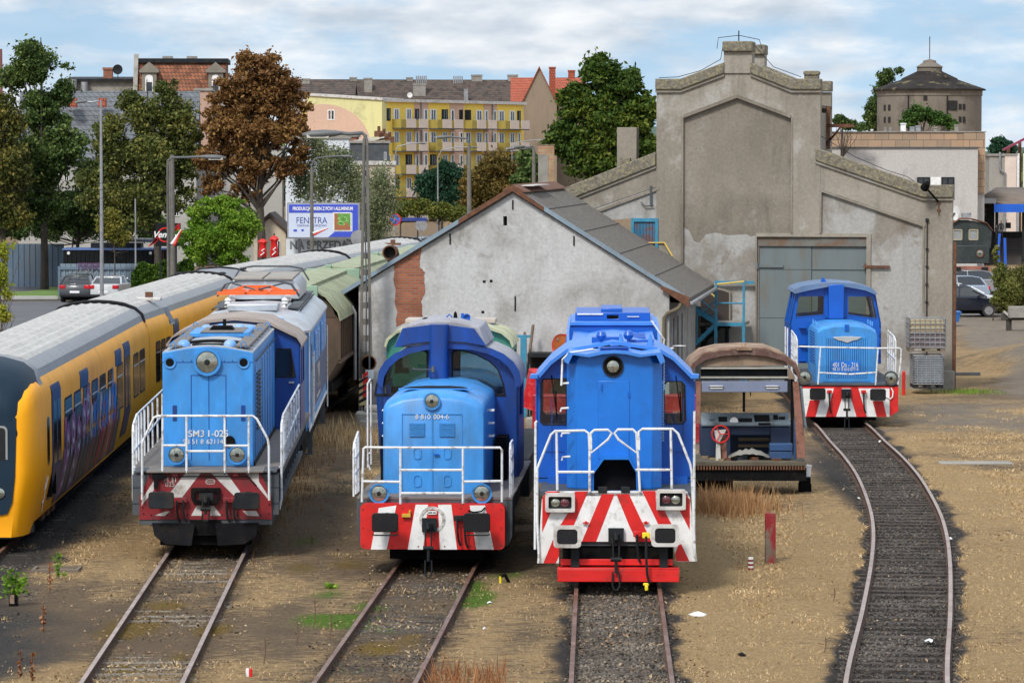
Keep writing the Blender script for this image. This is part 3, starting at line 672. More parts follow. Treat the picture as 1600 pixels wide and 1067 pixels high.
 for s_ in (-1,1):
  x=s_*1.47;ys=[.9,1.5,2.1,2.8,3.6,4.6,5.8,7.2,8.6,10.0];zt2=2.62
  ln=[[(x*.97,.55,.8),(x,.6,1.0),(x,.6,2.35),(x,.75,2.48),(x,1.6,zt2),(x,10.3,zt2+.05)],[(x,.6,1.95),(x,10.3,2.15)],[(x*.97,.6,1.65),(x,.62,1.62)]]
  ln+=[[(x,y,1.55),(x,y,zt2-.03 if y>1.4 else 2.5)] for y in ys]
  tubes(t,'side_handrail',ln,r,m_rail_w)
 for cx,cy in ((213,745),(762,748)):
  x,z=F.f(cx,cy,-.42);buffer(t,x,0,z,.50,.33,m_dgrey)
 coupling(t,0.02,-.02,F.f(497,735)[1],.4)
 b=MB();x0,z0=F.f(405,768,-.06);x1,z1=F.f(592,665,-.06);b.prism([(x0+.06,z0),(x1-.06,z0),(x1,z0+.12),(x1,z1),(x0,z1),(x0,z0+.12)],-.12,-.005,holes=[[(x0+.08,z0+.08),(x1-.08,z0+.08),(x1-.08,z1-.08),(x0+.08,z1-.08)]]);b.build('coupler_box',m_black,t,bevel=.01)
 for cx in (318,358,635,680):
  x,z=F.f(cx,745);hose(t,x,-.02,z,length=.42,cap=m_dred)
 for cx in (303,690):
  x,z=F.f(cx,573);b=MB();b.box(x-.06,-.06,z-.06,x+.06,.0,z+.05);b.build('red_bracket',m_dred,t,bevel=.01)
 x,z=F.f(200,590);b=MB();b.box(x-.13,-.09,z-.06,x+.12,-.01,z+.06);b.box(x-.1,-.1,z-.22,x-.02,-.02,z-.06);b.tube([(x+.1,-.05,z),(F.f(770,600)[0],-.05,z),(F.f(825,650)[0],-.05,F.f(825,650)[1])],.012);b.build('jumper_cable',m_black,t)
 # lettering
 y=yb-.008
 x,z=F.f(450,319,y);text(t,'SM3',.19,x-0.0,y,z,m_rail_w,'number_lettering',align='RIGHT',bold=.002).location.x=F.f(492,319,y)[0]
 text(t,'1-025',.19,F.f(503,319,y)[0],y,z,m_rail_w,'number_lettering',align='LEFT',bold=.002)
 z=F.f(450,370,y)[1];text(t,'98 51 8',.135,F.f(486,370,y)[0],y,z,m_rail_w,'number_lettering',align='RIGHT')
 text(t,'621147-2',.135,F.f(502,370,y)[0],y,z,m_rail_w,'number_lettering',align='LEFT')
 text(t,'M 31',.13,F.f(272,614,0)[0],-.006,F.f(272,614,0)[1],m_owhite,'small_lettering');text(t,'025',.13,F.f(270,644,0)[0],-.006,F.f(270,644,0)[1],m_owhite,'small_lettering')
 x,z=F.f(528,625,0);b=MB();b.prism(rrect(x-.09,z-.05,x+.09,z+.05,.045),-.01,0,holes=[rrect(x-.08,z-.04,x+.08,z+.04,.035)]);b.build('number_plate',m_owhite,t);text(t,'850kN',.07,x,-.008,z,m_owhite,'small_lettering')
 bolts(t,[F.f(*p) for p in ((100,830),(150,838),(250,838),(380,838),(600,838),(700,838),(850,838),(905,830),(905,770),(95,790),(260,575),(360,575),(620,575),(740,575))],-.004,.014,m_black)
 bolts(t,[(x,3.74) for x in np.linspace(-hb+.08,hb-.08,11)],yb,.011,m_dblue)
 b=MB();
 for s_ in (-1,1):b.box(s_*(hb-.02),yb+.12,1.64,s_*(hb+.03),10.8,1.72)
 b.build('hood_sill',m_dgrey,t)
 tubes(t,'hood_rail',[[(hb+.05,yb+.3,3.72),(hb+.05,10.5,3.72)],[(-hb-.05,yb+.3,3.72),(-hb-.05,10.5,3.72)]],.014,m_dgrey)
 wheels(t,(2.0,3.5,4.9,12.1,13.5,15.0),.5)
 b=MB();b.box(-.95,1.2,.35,.95,5.6,.75);b.box(-.95,11.4,.35,.95,15.8,.75);b.box(-1.2,6.4,.35,1.2,10.6,1.1);b.build('bogies',m_black,t)
 return t
loco_sm31()
# ============================================================ ELECTRIC LOCO BEHIND IT
def loco_electric():
 Y0=91.0;X0,hd=pos_at(pathA,Y0);X0=fA(Y0)
 F=FR(X0,Y0,hd,(2.424,180,420));F1=FR(X0,Y0,hd,(3.81,320,340))
 t=thingf('electric_locomotive','blue electric locomotive with silver roof and orange folded pantograph behind the tall-hooded loco','locomotive',F,'locomotives parked in the yard')
 hw=1.42;LEN=15.4
 b=MB();prof=[(-hw,1.0),(hw,1.0),(hw,3.45),(-hw,3.45)]
 b.loft([[(x*.9,0.05,z) for x,z in prof],[(x,.5,z) for x,z in prof],[(x,LEN-.5,z) for x,z in prof],[(x*.9,LEN,z) for x,z in prof]])
 body=b.build('body',m_lblue,t,bevel=.04)
 # dark band with white marking on the side
 b=MB();b.box(hw,.9,1.35,hw+.008,LEN-.7,2.55);b.build('dark_side_band',M('navy_side_band',(.03,.065,.17),.5,var=.15),t)
 b=MB();b.box(hw,.3,1.0,hw+.012,LEN-.4,1.1);b.box(hw,.35,1.0,hw+.012,.42,3.45);b.box(hw,.85,1.0,hw+.012,.9,3.4);b.build('white_edge_lines',m_white,t)
 o=text(t,'SKPL',.95,hw+.015,7.6,1.95,m_owhite,'side_lettering',yaw=R(90),depth=.004)
 b=MB();b.box(hw,6.1,1.45,hw+.01,9.2,1.52);b.build('side_lettering_line',m_owhite,t)
 # louvres: 4 panels
 for y in (4.0,6.0,9.2,11.2):
  b=MB();b.box(hw,y,2.45,hw+.03,y+1.6,3.3);o=b.build('louvre_panel',m_lblue,t,bevel=.01)
  b=MB()
  for i in range(11):b.box(hw+.03,y+.1,2.52+i*.068,hw+.055,y+1.5,2.555+i*.068)
  b.build('louvre_slats',m_pblue,o)
 b=MB();b.box(hw,1.35,1.3,hw+.02,2.05,3.3);o=b.build('cab_door',m_lblue,t,bevel=.01)
 b=MB();b.box(hw+.02,1.45,2.45,hw+.026,1.95,3.1);b.build('door_window',m_dglass,o)
 tubes(t,'door_handrail',[[(hw+.06,1.2,1.1),(hw+.06,1.2,2.9)],[(hw+.06,2.2,1.1),(hw+.06,2.2,2.9)],[(hw+.06,LEN-1.4,.7),(hw+.06,LEN-1.4,3.0)]],.02,m_rail_w)
 # front face (partly hidden): windows
 for s_ in (-1,1):
  b=MB();b.prism(rrect(s_*.62-.42,2.35,s_*.62+.42,3.2,.08),.0,.06);b.build('windscreen',m_dglass,t)
 # silver roof
 prof=lambda s_,dz:[(-hw*s_-.03,3.44),(-hw*s_-.03,3.5),(-hw*s_*.93,3.68+dz*.4),(-hw*s_*.75,3.86+dz),(-.5,3.95+dz),(0,3.98+dz),(.5,3.95+dz),(hw*s_*.75,3.86+dz),(hw*s_*.93,3.68+dz*.4),(hw*s_+.03,3.5),(hw*s_+.03,3.44)]
 rings=[]
 for y,s_,dz in ((-.02,.90,-.38),(.12,.93,-.2),(.5,1,-.06),(1.2,1,0),(LEN-1,1,0),(LEN-.3,1,-.1),(LEN+.02,.92,-.38)):
  rings.append([(x,y,max(z,3.44)) for x,z in prof(s_,dz)])
 b=MB();b.loft(rings);b.build('silver_roof',m_silver,t)
 b=MB();b.box(-.62,1.0,3.95,.62,2.6,4.12);b.build('resistor_box',m_silver,t,bevel=.03)
 b=MB();b.prism([(-.95,4.0),(.95,4.0),(.95,4.3),(.8,4.52),(-.8,4.52),(-.95,4.3)],7.0,12.6);o=b.build('roof_housing',m_silver,t,bevel=.03)
 b=MB();b.box(-.78,6.9,4.52,-.03,12.0,4.58);b.box(.03,6.9,4.52,.78,12.0,4.58);b.build('housing_lids',M('sooty_lid',(.30,.27,.24),.7,metal=.2,dirt=(.15,.12,.1),da=.7),o,bevel=.01)
 for s_ in (-1,1):
  b=MB()
  for y in np.arange(3.0,13.5,1.15):b.box(s_*.80,y,3.93,s_*1.08,y+1.05,3.96)
  b.build('roof_board',m_grey,t);tubes(t,'roof_pipe',[[(s_*.76,2.6,4.02),(s_*.76,13.6,4.02)],[(s_*1.12,2.8,3.9),(s_*1.12,13.6,3.9)]],.018,m_dgrey)
 pan=[]
 b=MB();b.box(-1.0,3.1,4.27,1.0,3.22,4.35);b.box(-1.0,4.7,4.27,1.0,4.82,4.35);b.box(-.32,3.1,4.28,-.24,4.8,4.34);b.box(.24,3.1,4.28,.32,4.8,4.34)
 b.prism([(-1.0,4.27),(-.9,4.27),(-.32,4.42),(.32,4.42),(.9,4.27),(1.0,4.27),(.34,4.5),(-.34,4.5)],3.5,3.58);b.box(-.04,3.2,4.4,.04,4.7,4.46)
 p=b.build('pantograph',m_orange,t)
 tubes(p,'collector',[arc3((-1.0,y,4.33),(1.0,y,4.33),(0,0,.34),10) if False else [(-1.05,y,4.20),(-.85,y,4.5),(-.5,y,4.60),(.5,y,4.60),(.85,y,4.5),(1.05,y,4.20)] for y in (3.9,4.3)]+[[(-.05,3.2,4.4),(-.7,3.9,4.55)],[(.05,3.2,4.4),(.7,3.9,4.55)]],.022,m_grey)
 tubes(t,'rear_collector',[[(-1.05,11.6,4.35),(-.85,11.6,4.68),(-.5,11.6,4.74),(.5,11.6,4.74),(.85,11.6,4.68),(1.05,11.6,4.35)]],.025,m_grey)
 for x,y in ((-.72,2.95),(.72,2.95),(-.72,5.0),(.72,5.0)):
  b=MB();b.lathe([(.09,0),(.06,.06),(.09,.09),(.06,.13),(.09,.17),(.05,.22),(0,.24)],(x,y,3.97),'z',10);b.build('insulator',m_white,t)
 b=MB();b.box(-1.25,.3,.35,1.25,LEN-.3,1.0);b.build('underframe',m_black,t)
 b=MB()
 for y in (2.0,12.8):b.box(hw-.1,y,.3,hw+.02,y+.08,1.0);b.box(hw-.35,y-.1,.3,hw+.05,y+.2,.33)
 b.build('footstep',m_grey,t)
 wheels(t,(2.4,5.2,10.2,13.0),.6)
loco_electric()
# ============================================================ HOPPER WAGONS WITH PALE GREEN ROOFS
m_wagon=M('brown_wagon_side',(.085,.050,.030),.75,var=.25,vs=2,dirt=(.03,.032,.016),da=.8,ds=1.4,stretch=(1,1,.4))
m_wroof=M('pale_green_wagon_roof',(.27,.30,.185),.65,var=.15,vs=1.2,dirt=(.18,.16,.08),da=.8,ds=2.5,stretch=(1,1,1))
m_wroof2=M('mint_wagon_hatch',(.24,.36,.26),.6,var=.1)
def wagon():
 t=thing('covered_hopper_wagon','covered brown hopper wagon with a pale green folding roof','wagon')
 LEN=15.2;hw=1.48
 prof=[(-1.0,.95),(1.0,.95),(hw,1.75),(hw,3.0),(1.42,3.1),(-1.42,3.1),(-hw,3.0),(-hw,1.75)]
 b=MB();b.prism(prof,.6,LEN-.6);b.build('body',m_wagon,t)
 b=MB()
 for y in np.arange(.6,LEN-.55,.72):
  for s_ in (-1,1):b.box(s_*hw,y,1.75,s_*(hw+.07),y+.07,3.05)
 b.box(hw,.6,1.7,hw+.09,LEN-.6,1.8);b.box(-hw-.09,.6,1.7,-hw,LEN-.6,1.8);b.build('side_ribs',m_wagon,t)
 b=MB();b.prism([(-1.42,3.05),(1.42,3.05),(1.3,3.35),(.9,3.75),(-.9,3.75),(-1.3,3.35)],.58,.66);b.prism([(-1.42,3.05),(1.42,3.05),(1.3,3.35),(.9,3.75),(-.9,3.75),(-1.3,3.35)],LEN-.66,LEN-.58);b.build('end_walls',m_wagon,t)
 for s_ in (-1,1):
  pr=[(s_*x,z) for x,z in ((.62,3.90),(1.12,3.68),(1.50,3.22),(1.57,2.95),(1.54,2.94),(1.47,3.19),(1.10,3.64),(.62,3.86))]
  b=MB();b.prism(pr,.45,LEN-.45)
  for y in np.arange(1.2,LEN-.6,1.3):b.prism([(x*1.004,z+.012) for x,z in pr[:4]]+[(x,z) for x,z in pr[4:]],y,y+.05)
  b.build('roof_flap',m_wroof,t)
 b=MB();b.prism([(-.66,3.86),(.66,3.86),(.66,3.98),(0,4.06),(-.66,3.98)],.4,LEN-.4);b.build('roof_ridge',m_wroof,t)
 b=MB();b.box(-.9,.2,3.5,.9,.45,3.98);b.box(-.25,.22,3.98,-.05,.42,4.12);b.build('ridge_end',m_wroof2,t,bevel=.02)
 b=MB();b.box(-1.2,.1,.75,1.2,LEN-.1,1.0);b.box(-1.35,0,.9,1.35,.15,1.2);b.build('underframe',m_black,t)
 b=MB();b.prism([(1.2,1.0),(4.6,1.0),(3.4,.4),(2.4,.4)],-.9,.9,'x');b.prism([(LEN-4.6,1.0),(LEN-1.2,1.0),(LEN-2.4,.4),(LEN-3.4,.4)],-.9,.9,'x');b.build('discharge_chutes',m_wagon,t)
 for x in (-.87,.87):buffer(t,x,.0,1.05,.42,.32)
 wheels(t,(2.0,3.8,LEN-3.8,LEN-2.0),.46)
 return t
w0=wagon()
for i,y in enumerate((108.4,124.4,140.4,156.4)):
 X0,hd=pos_at(pathA,y+1);X1,_=pos_at(pathA,y+14);o=w0 if i==0 else copy_tree(w0)
 o.location=(X0,y,0);o.rotation_euler=(0,0,math.atan2(-(X1-X0),13))
 o['group']='covered hopper wagons in a row'
 o['label']=['nearest brown hopper wagon with pale green roof, right behind the electric locomotive','second green-roofed hopper wagon, its roof passing behind the lattice lamp pole','third green-roofed hopper wagon of the row, seen just over the workshop roof edge','farthest green-roofed hopper wagon, hidden behind the workshop gable'][i]
# ============================================================ ROUND NOSED SHUNTER WITH DARK BLUE CAB
def loco_cab_front(t,F,yc,hw,mat,roof_mat,win_pts,z0,ztop,eave,glassmat,depth=2.3,column=None):
 """hollow cab: front and back walls with window holes, side walls with windows"""
 zs=[(-hw,z0),(hw,z0),(hw,eave-.55)]+[(hw*math.cos(R(a))**.8 if a<90 else-hw*abs(math.cos(R(a)))**.8,eave-.55+(ztop-eave+.55)*math.sin(R(a))**.9) for a in (15,30,45,60,75,90,105,120,135,150,165)]+[(-hw,eave-.55)]
 b=MB();b.prism(zs,yc,yc+.05,holes=win_pts);b.prism(zs,yc+depth-.05,yc+depth,holes=win_pts)
 for s_ in (-1,1):
  b.prism([(yc,z0),(yc+depth,z0),(yc+depth,eave-.55),(yc,eave-.55)],s_*hw-s_*.05,s_*hw,'x',holes=[[(yc+.35,eave-1.25),(yc+depth-.5,eave-1.25),(yc+depth-.5,eave-.62),(yc+.35,eave-.62)]])
 c=b.build('cab',mat,t)
 for w_ in win_pts:
  b=MB();b.prism(w_,yc+.02,yc+.03);p=b.build('cab_window',glassmat,c)
  cxm=sum(x for x,z in w_)/len(w_);czm=sum(z for x,z in w_)/len(w_)
  big=[(cxm+(x-cxm)*1.08,czm+(z-czm)*1.10) for x,z in w_];b=MB();b.prism(big,yc-.015,yc,holes=[w_]);b.build('window_frame',m_rubber,p)
  b=MB();b.prism(w_,yc+depth-.03,yc+depth-.02);b.build('cab_window',glassmat,c)
 arc=[p for p in zs if p[1]>=eave-.56]
 outer=[(x*1.035,z+.05) for x,z in arc];b=MB();b.prism(outer+arc[::-1],yc-.22,yc+depth+.15);b.build('cab_roof',roof_mat,t)
 b=MB();b.prism([(x*1.045,z+.062) for x,z in arc]+[(x*.965,z-.05) for x,z in arc[::-1]],yc-.245,yc-.2);b.build('eave_fascia',mat,t)
 return c,zs
def loco_round():
 Y0=70.0;X0,hd=pos_at(pathB,Y0);F=FR(X0,Y0,hd,(2.427,530,470));F4=FR(X0,Y0,hd,(6.957,590,490))
 t=thingf('diesel_locomotive','round-nosed bright blue locomotive with a dark blue arched cab and narrow red and white beam','locomotive',F,'locomotives parked in the yard')
 b=MB();x0,zt=F.f(80,772);x1,zb=F.f(628,943);
 b.m=0;b.prism(rrect(x0,zb,x1,zt+.02,.1),0,.25);b.m=1
 for q in ([(150,785),(217,775),(180,942),(120,942)],[(290,772),(337,772),(318,942),(260,942)],[(375,772),(425,772),(447,942),(382,942)],[(495,775),(553,775),(586,942),(520,942)]):b.prism([F.f(*p) for p in q],-.004,0)
 b.build('striped_headstock',[m_red,m_white],t)
 xa=F.f(62,900)[0];xb_=F.f(655,900)[0]
 b=MB();b.prism([(xa+.05,.45),(xa,.6),(xa,1.3),(xb_,1.3),(xb_,.6),(xb_-.05,.45),(x1,zb+.02),(x0,zb+.02)],.26,1.2);b.box(-1.25,1.1,.55,1.25,8.6,1.25);b.build('underframe',m_grey,t,bevel=.02)
 b=MB();b.box(xa,.25,1.29,xb_,8.8,1.34);b.build('walkway',m_plat,t,bevel=.01)
 # hood: lofted with a rounded nose
 yh=1.0;hx0=F.f(165,600,yh)[0];hx1=F.f(553,600,yh)[0];hw=(hx1-hx0)/2;cx=(hx0+hx1)/2
 def sec(y,w_,zc,zs_,r_=.19):
  pts=[(-w_,1.34),(w_,1.34),(w_,zs_-r_)]+[(w_-r_+r_*math.cos(R(a)),zs_-r_+r_*math.sin(R(a))) for a in (20,45,70)]
  pts+=[(w_*.62*s_,zs_+(zc-zs_)*k) for s_,k in ((1,.62),(.5,.92),(0,1),(-.5,.92),(-1,.62))]
  pts+=[(-w_+r_-r_*math.cos(R(a)),zs_-r_+r_*math.sin(R(a))) for a in (70,45,20)]+[(-w_,zs_-r_)]
  return [(x+cx,y,z) for x,z in pts]
 b=MB();b.loft([sec(yh,hw*.965,3.14,3.00,.17),sec(yh+.035,hw*.99,3.19,3.06),sec(yh+.11,hw,3.25,3.11),sec(yh+.4,hw,3.31,3.15),sec(yh+3.9,hw,3.36,3.17)])
 hood=b.build('hood',m_lblue,t,smooth=.7)
 y=yh-.004
 b=MB()
 def rect(mb,c0,c1,c2,c3,th=.012,yy=y):
  xx0,zz0=F.f(c0,c3,yy);xx1,zz1=F.f(c2,c1,yy);mb.prism([(xx0,zz0),(xx1,zz0),(xx1,zz1),(xx0,zz1)],yy-.012,yy,holes=[[(xx0+th,zz0+th),(xx1-th,zz0+th),(xx1-th,zz1-th),(xx0+th,zz1-th)]])
 rect(b,238,428,353,745);rect(b,354,428,467,745);b.build('hood_doors',m_lblue,t)
 b=MB()
 for c in (282,395):
  for cy0,cy1 in ((555,600),(660,705)):
   xa_,za=F.f(c,cy1,y);xb2,zb2=F.f(c+30,cy0,y);b.prism(rrect(xa_,za,xb2,zb2,.06),y-.014,y-.002,holes=[rrect(xa_+.015,za+.015,xb2-.015,zb2-.015,.05)])
 for c in (266,380):
  for i in range(7):
   xa_,za=F.f(c,465+i*7.5,y);b.box(xa_,y-.03,za-.012,xa_+F.f(c+58,0,y)[0]-F.f(c,0,y)[0],y,za+.012)
 b.build('door_louvres',m_lblue,t)
 hx,hz=F.f(352,380,y);headlight(t,hx,y-.03,hz,.145)
 for cx_,cy_ in ((151,730),(541,730)):
  x,z=F.f(cx_,cy_,.2);headlight(t,x,.2,z,.165)
  b=MB();b.box(x-.05,.2,1.3,x+.05,.35,z);b.build('lamp_bracket',m_lblue,t)
 zl=F.f(357,440,y)[1];text(t,'8 810',.13,F.f(347,440,y)[0],y-.01,zl,m_rail_w,'number_lettering',align='RIGHT');text(t,'004-6',.13,F.f(357,440,y)[0],y-.01,zl,m_rail_w,'number_lettering',align='LEFT')
 b=MB();x,z=F.f(370,582,y);b.box(x-.05,y-.05,z-.012,x+.05,y-.01,z+.012);b.build('door_handle',m_mblue,t)
 # grille on top
 b=MB();b.prism([(-.72+cx,1.5),(.72+cx,1.5),(.6+cx,1.95),(.3+cx,2.25),(-.3+cx,2.25),(-.6+cx,1.95)],3.30,3.325,'z');b.build('top_grille_frame',m_lblue,t)
 b=MB();b.prism([(-.62+cx,1.55),(.62+cx,1.55),(.5+cx,1.92),(.25+cx,2.18),(-.25+cx,2.18),(-.5+cx,1.92)],3.325,3.335,'z');b.build('top_grille',m_black,t)
 # cab
 yc=4.8;cw=(F.f(640,600,yc)[0]-F.f(118,600,yc)[0])/2;cxm=(F.f(640,600,yc)[0]+F.f(118,600,yc)[0])/2
 wL=[F.f(*p,yc) for p in ((140,352),(330,352),(331,200),(322,192),(290,192),(240,206),(190,232),(165,262),(145,315))]
 wR=[F.f(*p,yc) for p in ((433,270),(470,280),(530,295),(560,325),(570,352),(625,352),(618,310),(600,262),(570,232),(520,206),(470,192),(440,192),(433,200))]
 wR=[F.f(*p,yc) for p in ((433,352),(625,352),(618,310),(600,262),(570,232),(520,206),(470,192),(440,192),(433,200))]
 ee=F.f(125,235,yc)[1]
 sub=MB()
 c,zs=loco_cab_front(t,F,yc,cw,m_dblue,M('weathered_cab_roof',(.30,.30,.33),.6,var=.15,dirt=(.17,.14,.13),da=.7),[wL,wR],1.34,F.f(378,160,yc)[1]-.05,ee-.1+.55-.35,m_glass,2.4)
 # visor roof
 zv0=F.f(378,165,yc-.25)[1];zv1=F.f(378,92,yc-.25)[1]
 q=[F.f(*p,yc-.3) for p in ((208,178),(240,105),(340,92),(412,92),(512,106),(558,172),(480,157),(378,152),(280,160))]
 b=MB();b.prism(q,yc-.3,yc-.2);b.build('roof_visor',m_dblue,t)
 q2=[F.f(*p,yc-.2) for p in ((208,176),(240,100),(300,80),(378,74),(450,78),(530,100),(562,170))]
 b=MB();b.prism(q2,yc-.2,yc+2.6);b.build('raised_roof',M('weathered_cab_roof',(0,0,0)),t,bevel=.03)
 b=MB();x0_,x1_=F.f(344,0,yc-.4)[0],F.f(412,0,yc-.4)[0];b.prism(rrect(x0_,yc-.55,x1_,yc,.1),3.3,zv1+.02,'z');b.build('exhaust_column',m_dblue,t)
 # seats / desk shapes inside the cab and the rear hood seen through the glass
 b=MB();b.box(-1.1,yc+1.9,1.4,1.1,yc+2.2,2.95);b.build('cab_console',m_dgrey,t);b=MB();b.box(.5,yc+.8,1.4,1.0,yc+1.3,3.05);b.build('driver_seat',m_black,t,bevel=.08)
 b=MB();b.loft([sec(yc+2.4,hw*.95,3.2,3.05),sec(yc+3.8,hw*.95,3.2,3.05)]);b.build('rear_hood',m_lblue,t)
 # roof details
 zr=F.f(378,72,yc+1)[1]+.12
 b=MB();x,z=F4.f(700,70,yc+1.2);b.box(x-.4,yc+1,z-.02,x+.1,yc+1.8,z+.03);b.build('roof_hatch',m_black,t)
 b=MB();x,z=F4.f(845,80,yc+1.2);b.prism([(x-.05,z),(x+.05,z),(x+.03,z+.16),(x,z+.2),(x-.03,z+.16)],yc+1.2,yc+1.26);b.build('roof_aerial',m_black,t)
 b=MB();x,z=F4.f(780,60,yc+1.2);b.tube([(x-.04,yc+1.2,z-.06),(x-.05,yc+1.2,z+.05),(x,yc+1.2,z+.1),(x+.05,yc+1.2,z+.05),(x+.04,yc+1.2,z-.06)],.015);b.build('roof_hoop',m_mblue,t)
 b=MB();x,z=F4.f(970,40,yc+1.2);b.lathe([(.05,.25),(.05,.1),(.075,0),(.055,.0),(.04,.05),(0,.06)],(x,yc+1.2,z),'y',14);b.box(x-.12,yc+1.2,z-.06,x-.06,yc+1.3,z+.08);b.build('roof_horn',m_mblue,t)
 for s_,(cx_,cy_) in ((1,(440,610)),):
  x,z=F4.f(590,605,yc-.6);b=MB();b.lathe([(.045,0),(.02,.06),(.014,.2)],(x-.38,yc-.7,z),'x',10,1);b.cyl((x-.3,yc-.7,z),(x+.05,yc-.7,z),.014);b.cyl((x+.03,yc-.72,z-.06),(x+.03,yc-.68,z+.06),.04);b.build('air_horn',m_grey,t)
 # railings
 yF=0.0;P=lambda cx_,cy_,y_=yF:(F.f(cx_,cy_,y_)[0],y_,F.f(cx_,cy_,y_)[1])
 ln=[[P(86,762),P(92,560),P(98,555),P(232,556),P(610,556),P(617,565),P(617,762)],[P(232,556),P(232,770)],[P(469,556),P(469,768)],[P(232,641),P(469,641)],[P(86,684),P(232,686)],[P(232,729),P(469,729)],[P(469,685),P(617,683)]]
 tubes(t,'front_handrail',ln,.024,m_rail_w)
 for s_,xs in ((-1,F.f(58,600,.5)[0]),(1,F.f(650,600,.5)[0])):
  z1_=2.35;ln=[[(xs,.3,1.34),(xs,.3,z1_-.1),(xs,.5,z1_),(xs,1.3,z1_+.15*(s_<0)),(xs,1.35,1.34)],[(xs,.3,1.75),(xs,1.32,1.8)],[(xs,.3,2.05),(xs,1.32,2.1)],[(xs,.8,1.34),(xs,.8,z1_)],[(xs,1.05,1.34),(xs,1.05,z1_)]]
  tubes(t,'side_handrail',ln,.022,m_rail_w)
  xs2=s_*(cw+.06)+cxm
  tubes(t,'cab_handrail',[[(xs2,yc+.1,1.5),(xs2,yc+.1,3.2),(xs2-s_*.06,yc+.1,3.3)],[(xs2,yc+.9,1.5),(xs2,yc+.9,3.2)]],.02,m_rail_w)
 for cx_,cy_ in ((174,840),(522,840)):
  x,z=F.f(cx_,cy_,-.42);buffer(t,x,0,z,.50,.36)
  b=MB();b.tube([(x-.24,-.42,z-.22),(x-.2,-.42,z-.24),(x+.2,-.42,z-.24),(x+.24,-.42,z-.22)],.014);b.build('buffer_step',m_dgrey,t)
 coupling(t,F.f(343,835)[0],-.02,F.f(343,850)[1],.95)
 x,z=F.f(353,828);b=MB();b.prism(circ(x,z,.25,24),-.016,-.004,holes=[circ(x,z,.19,24)]);
 for i in range(12):a=i*math.pi/6;b.cyl((x+.22*math.cos(a),-.03,z+.22*math.sin(a)),(x+.22*math.cos(a),-.01,z+.22*math.sin(a)),.016,n=6)
 b.build('bolted_ring',m_owhite,t)
 x,z=F.f(353,802);b=MB();b.prism(rrect(x-.09,z-.035,x+.09,z+.035,.03),-.03,-.017);b.build('number_plate',m_white,t);text(t,'600 kN',.05,x,-.034,z,m_black,'small_lettering')
 for cx_,l_ in ((450,.5),(478,.55)):
  x,z=F.f(cx_,825);hose(t,x,-.02,z,length=l_,cap=m_dgrey)
 x,z=F.f(255,812);b=MB();b.box(x-.08,-.08,z-.03,x+.08,-.0,z+.03);b.tube([(x+.06,-.05,z),(x+.07,-.06,z+.1)],.02);b.build('yellow_tap',M('yellow_valve_paint',(.55,.35,.03),.5),t)
 for s_ in (-1,1):
  b=MB()
  for z in (2.35,2.6,2.85):b.tube([(cx+s_*hw,yh+1.2,z),(cx+s_*(hw+.1),yh+1.2,z),(cx+s_*(hw+.1),yh+1.5,z),(cx+s_*hw,yh+1.5,z)],.014)
  b.build('hood_steps',m_rail_w,t)
  b=MB();b.box(cx+s_*(hw+.05),yc-.9,1.34,cx+s_*(hw+.28),yc-.05,2.2);b.build('battery_box',m_black,t)
 bolts(t,[F.f(*p,yc-.25) for p in ((150,222),(175,200),(205,184),(240,172),(280,165),(310,161),(440,160),(475,164),(515,172),(550,186),(580,205),(605,230))],yc-.25,.013,m_mblue)
 bolts(t,[F.f(*p) for p in ((90,790),(90,860),(90,925),(200,928),(300,930),(400,930),(500,928),(615,925),(615,860),(615,790),(240,785),(460,785))],-.004,.014,m_dred)
 b=MB();b.tube([F.f(150,700,.3) and (F.f(118,640,.9)[0],.9,F.f(0,640,.9)[1]),(F.f(108,640,.9)[0],.9,F.f(0,615,.9)[1]),(F.f(108,640,.9)[0],.9,F.f(0,580,.9)[1]),(F.f(118,640,.9)[0],.9,F.f(0,575,.9)[1])],.016);b.build('grab_loop',m_rail_w,t)
 b=MB();x,z=F.f(490,800);b.tube([(x,-.03,z+.03),(x+.1,-.06,z),(x+.25,-.06,z+.02),(x+.32,-.03,z+.09)],.016);b.build('hanging_cable',m_black,t)
 wheels(t,(1.7,3.8,6.2),.5);b=MB();b.box(-.9,.8,.1,.9,8,.8);b.build('wheel_frame',m_black,t)
loco_round()
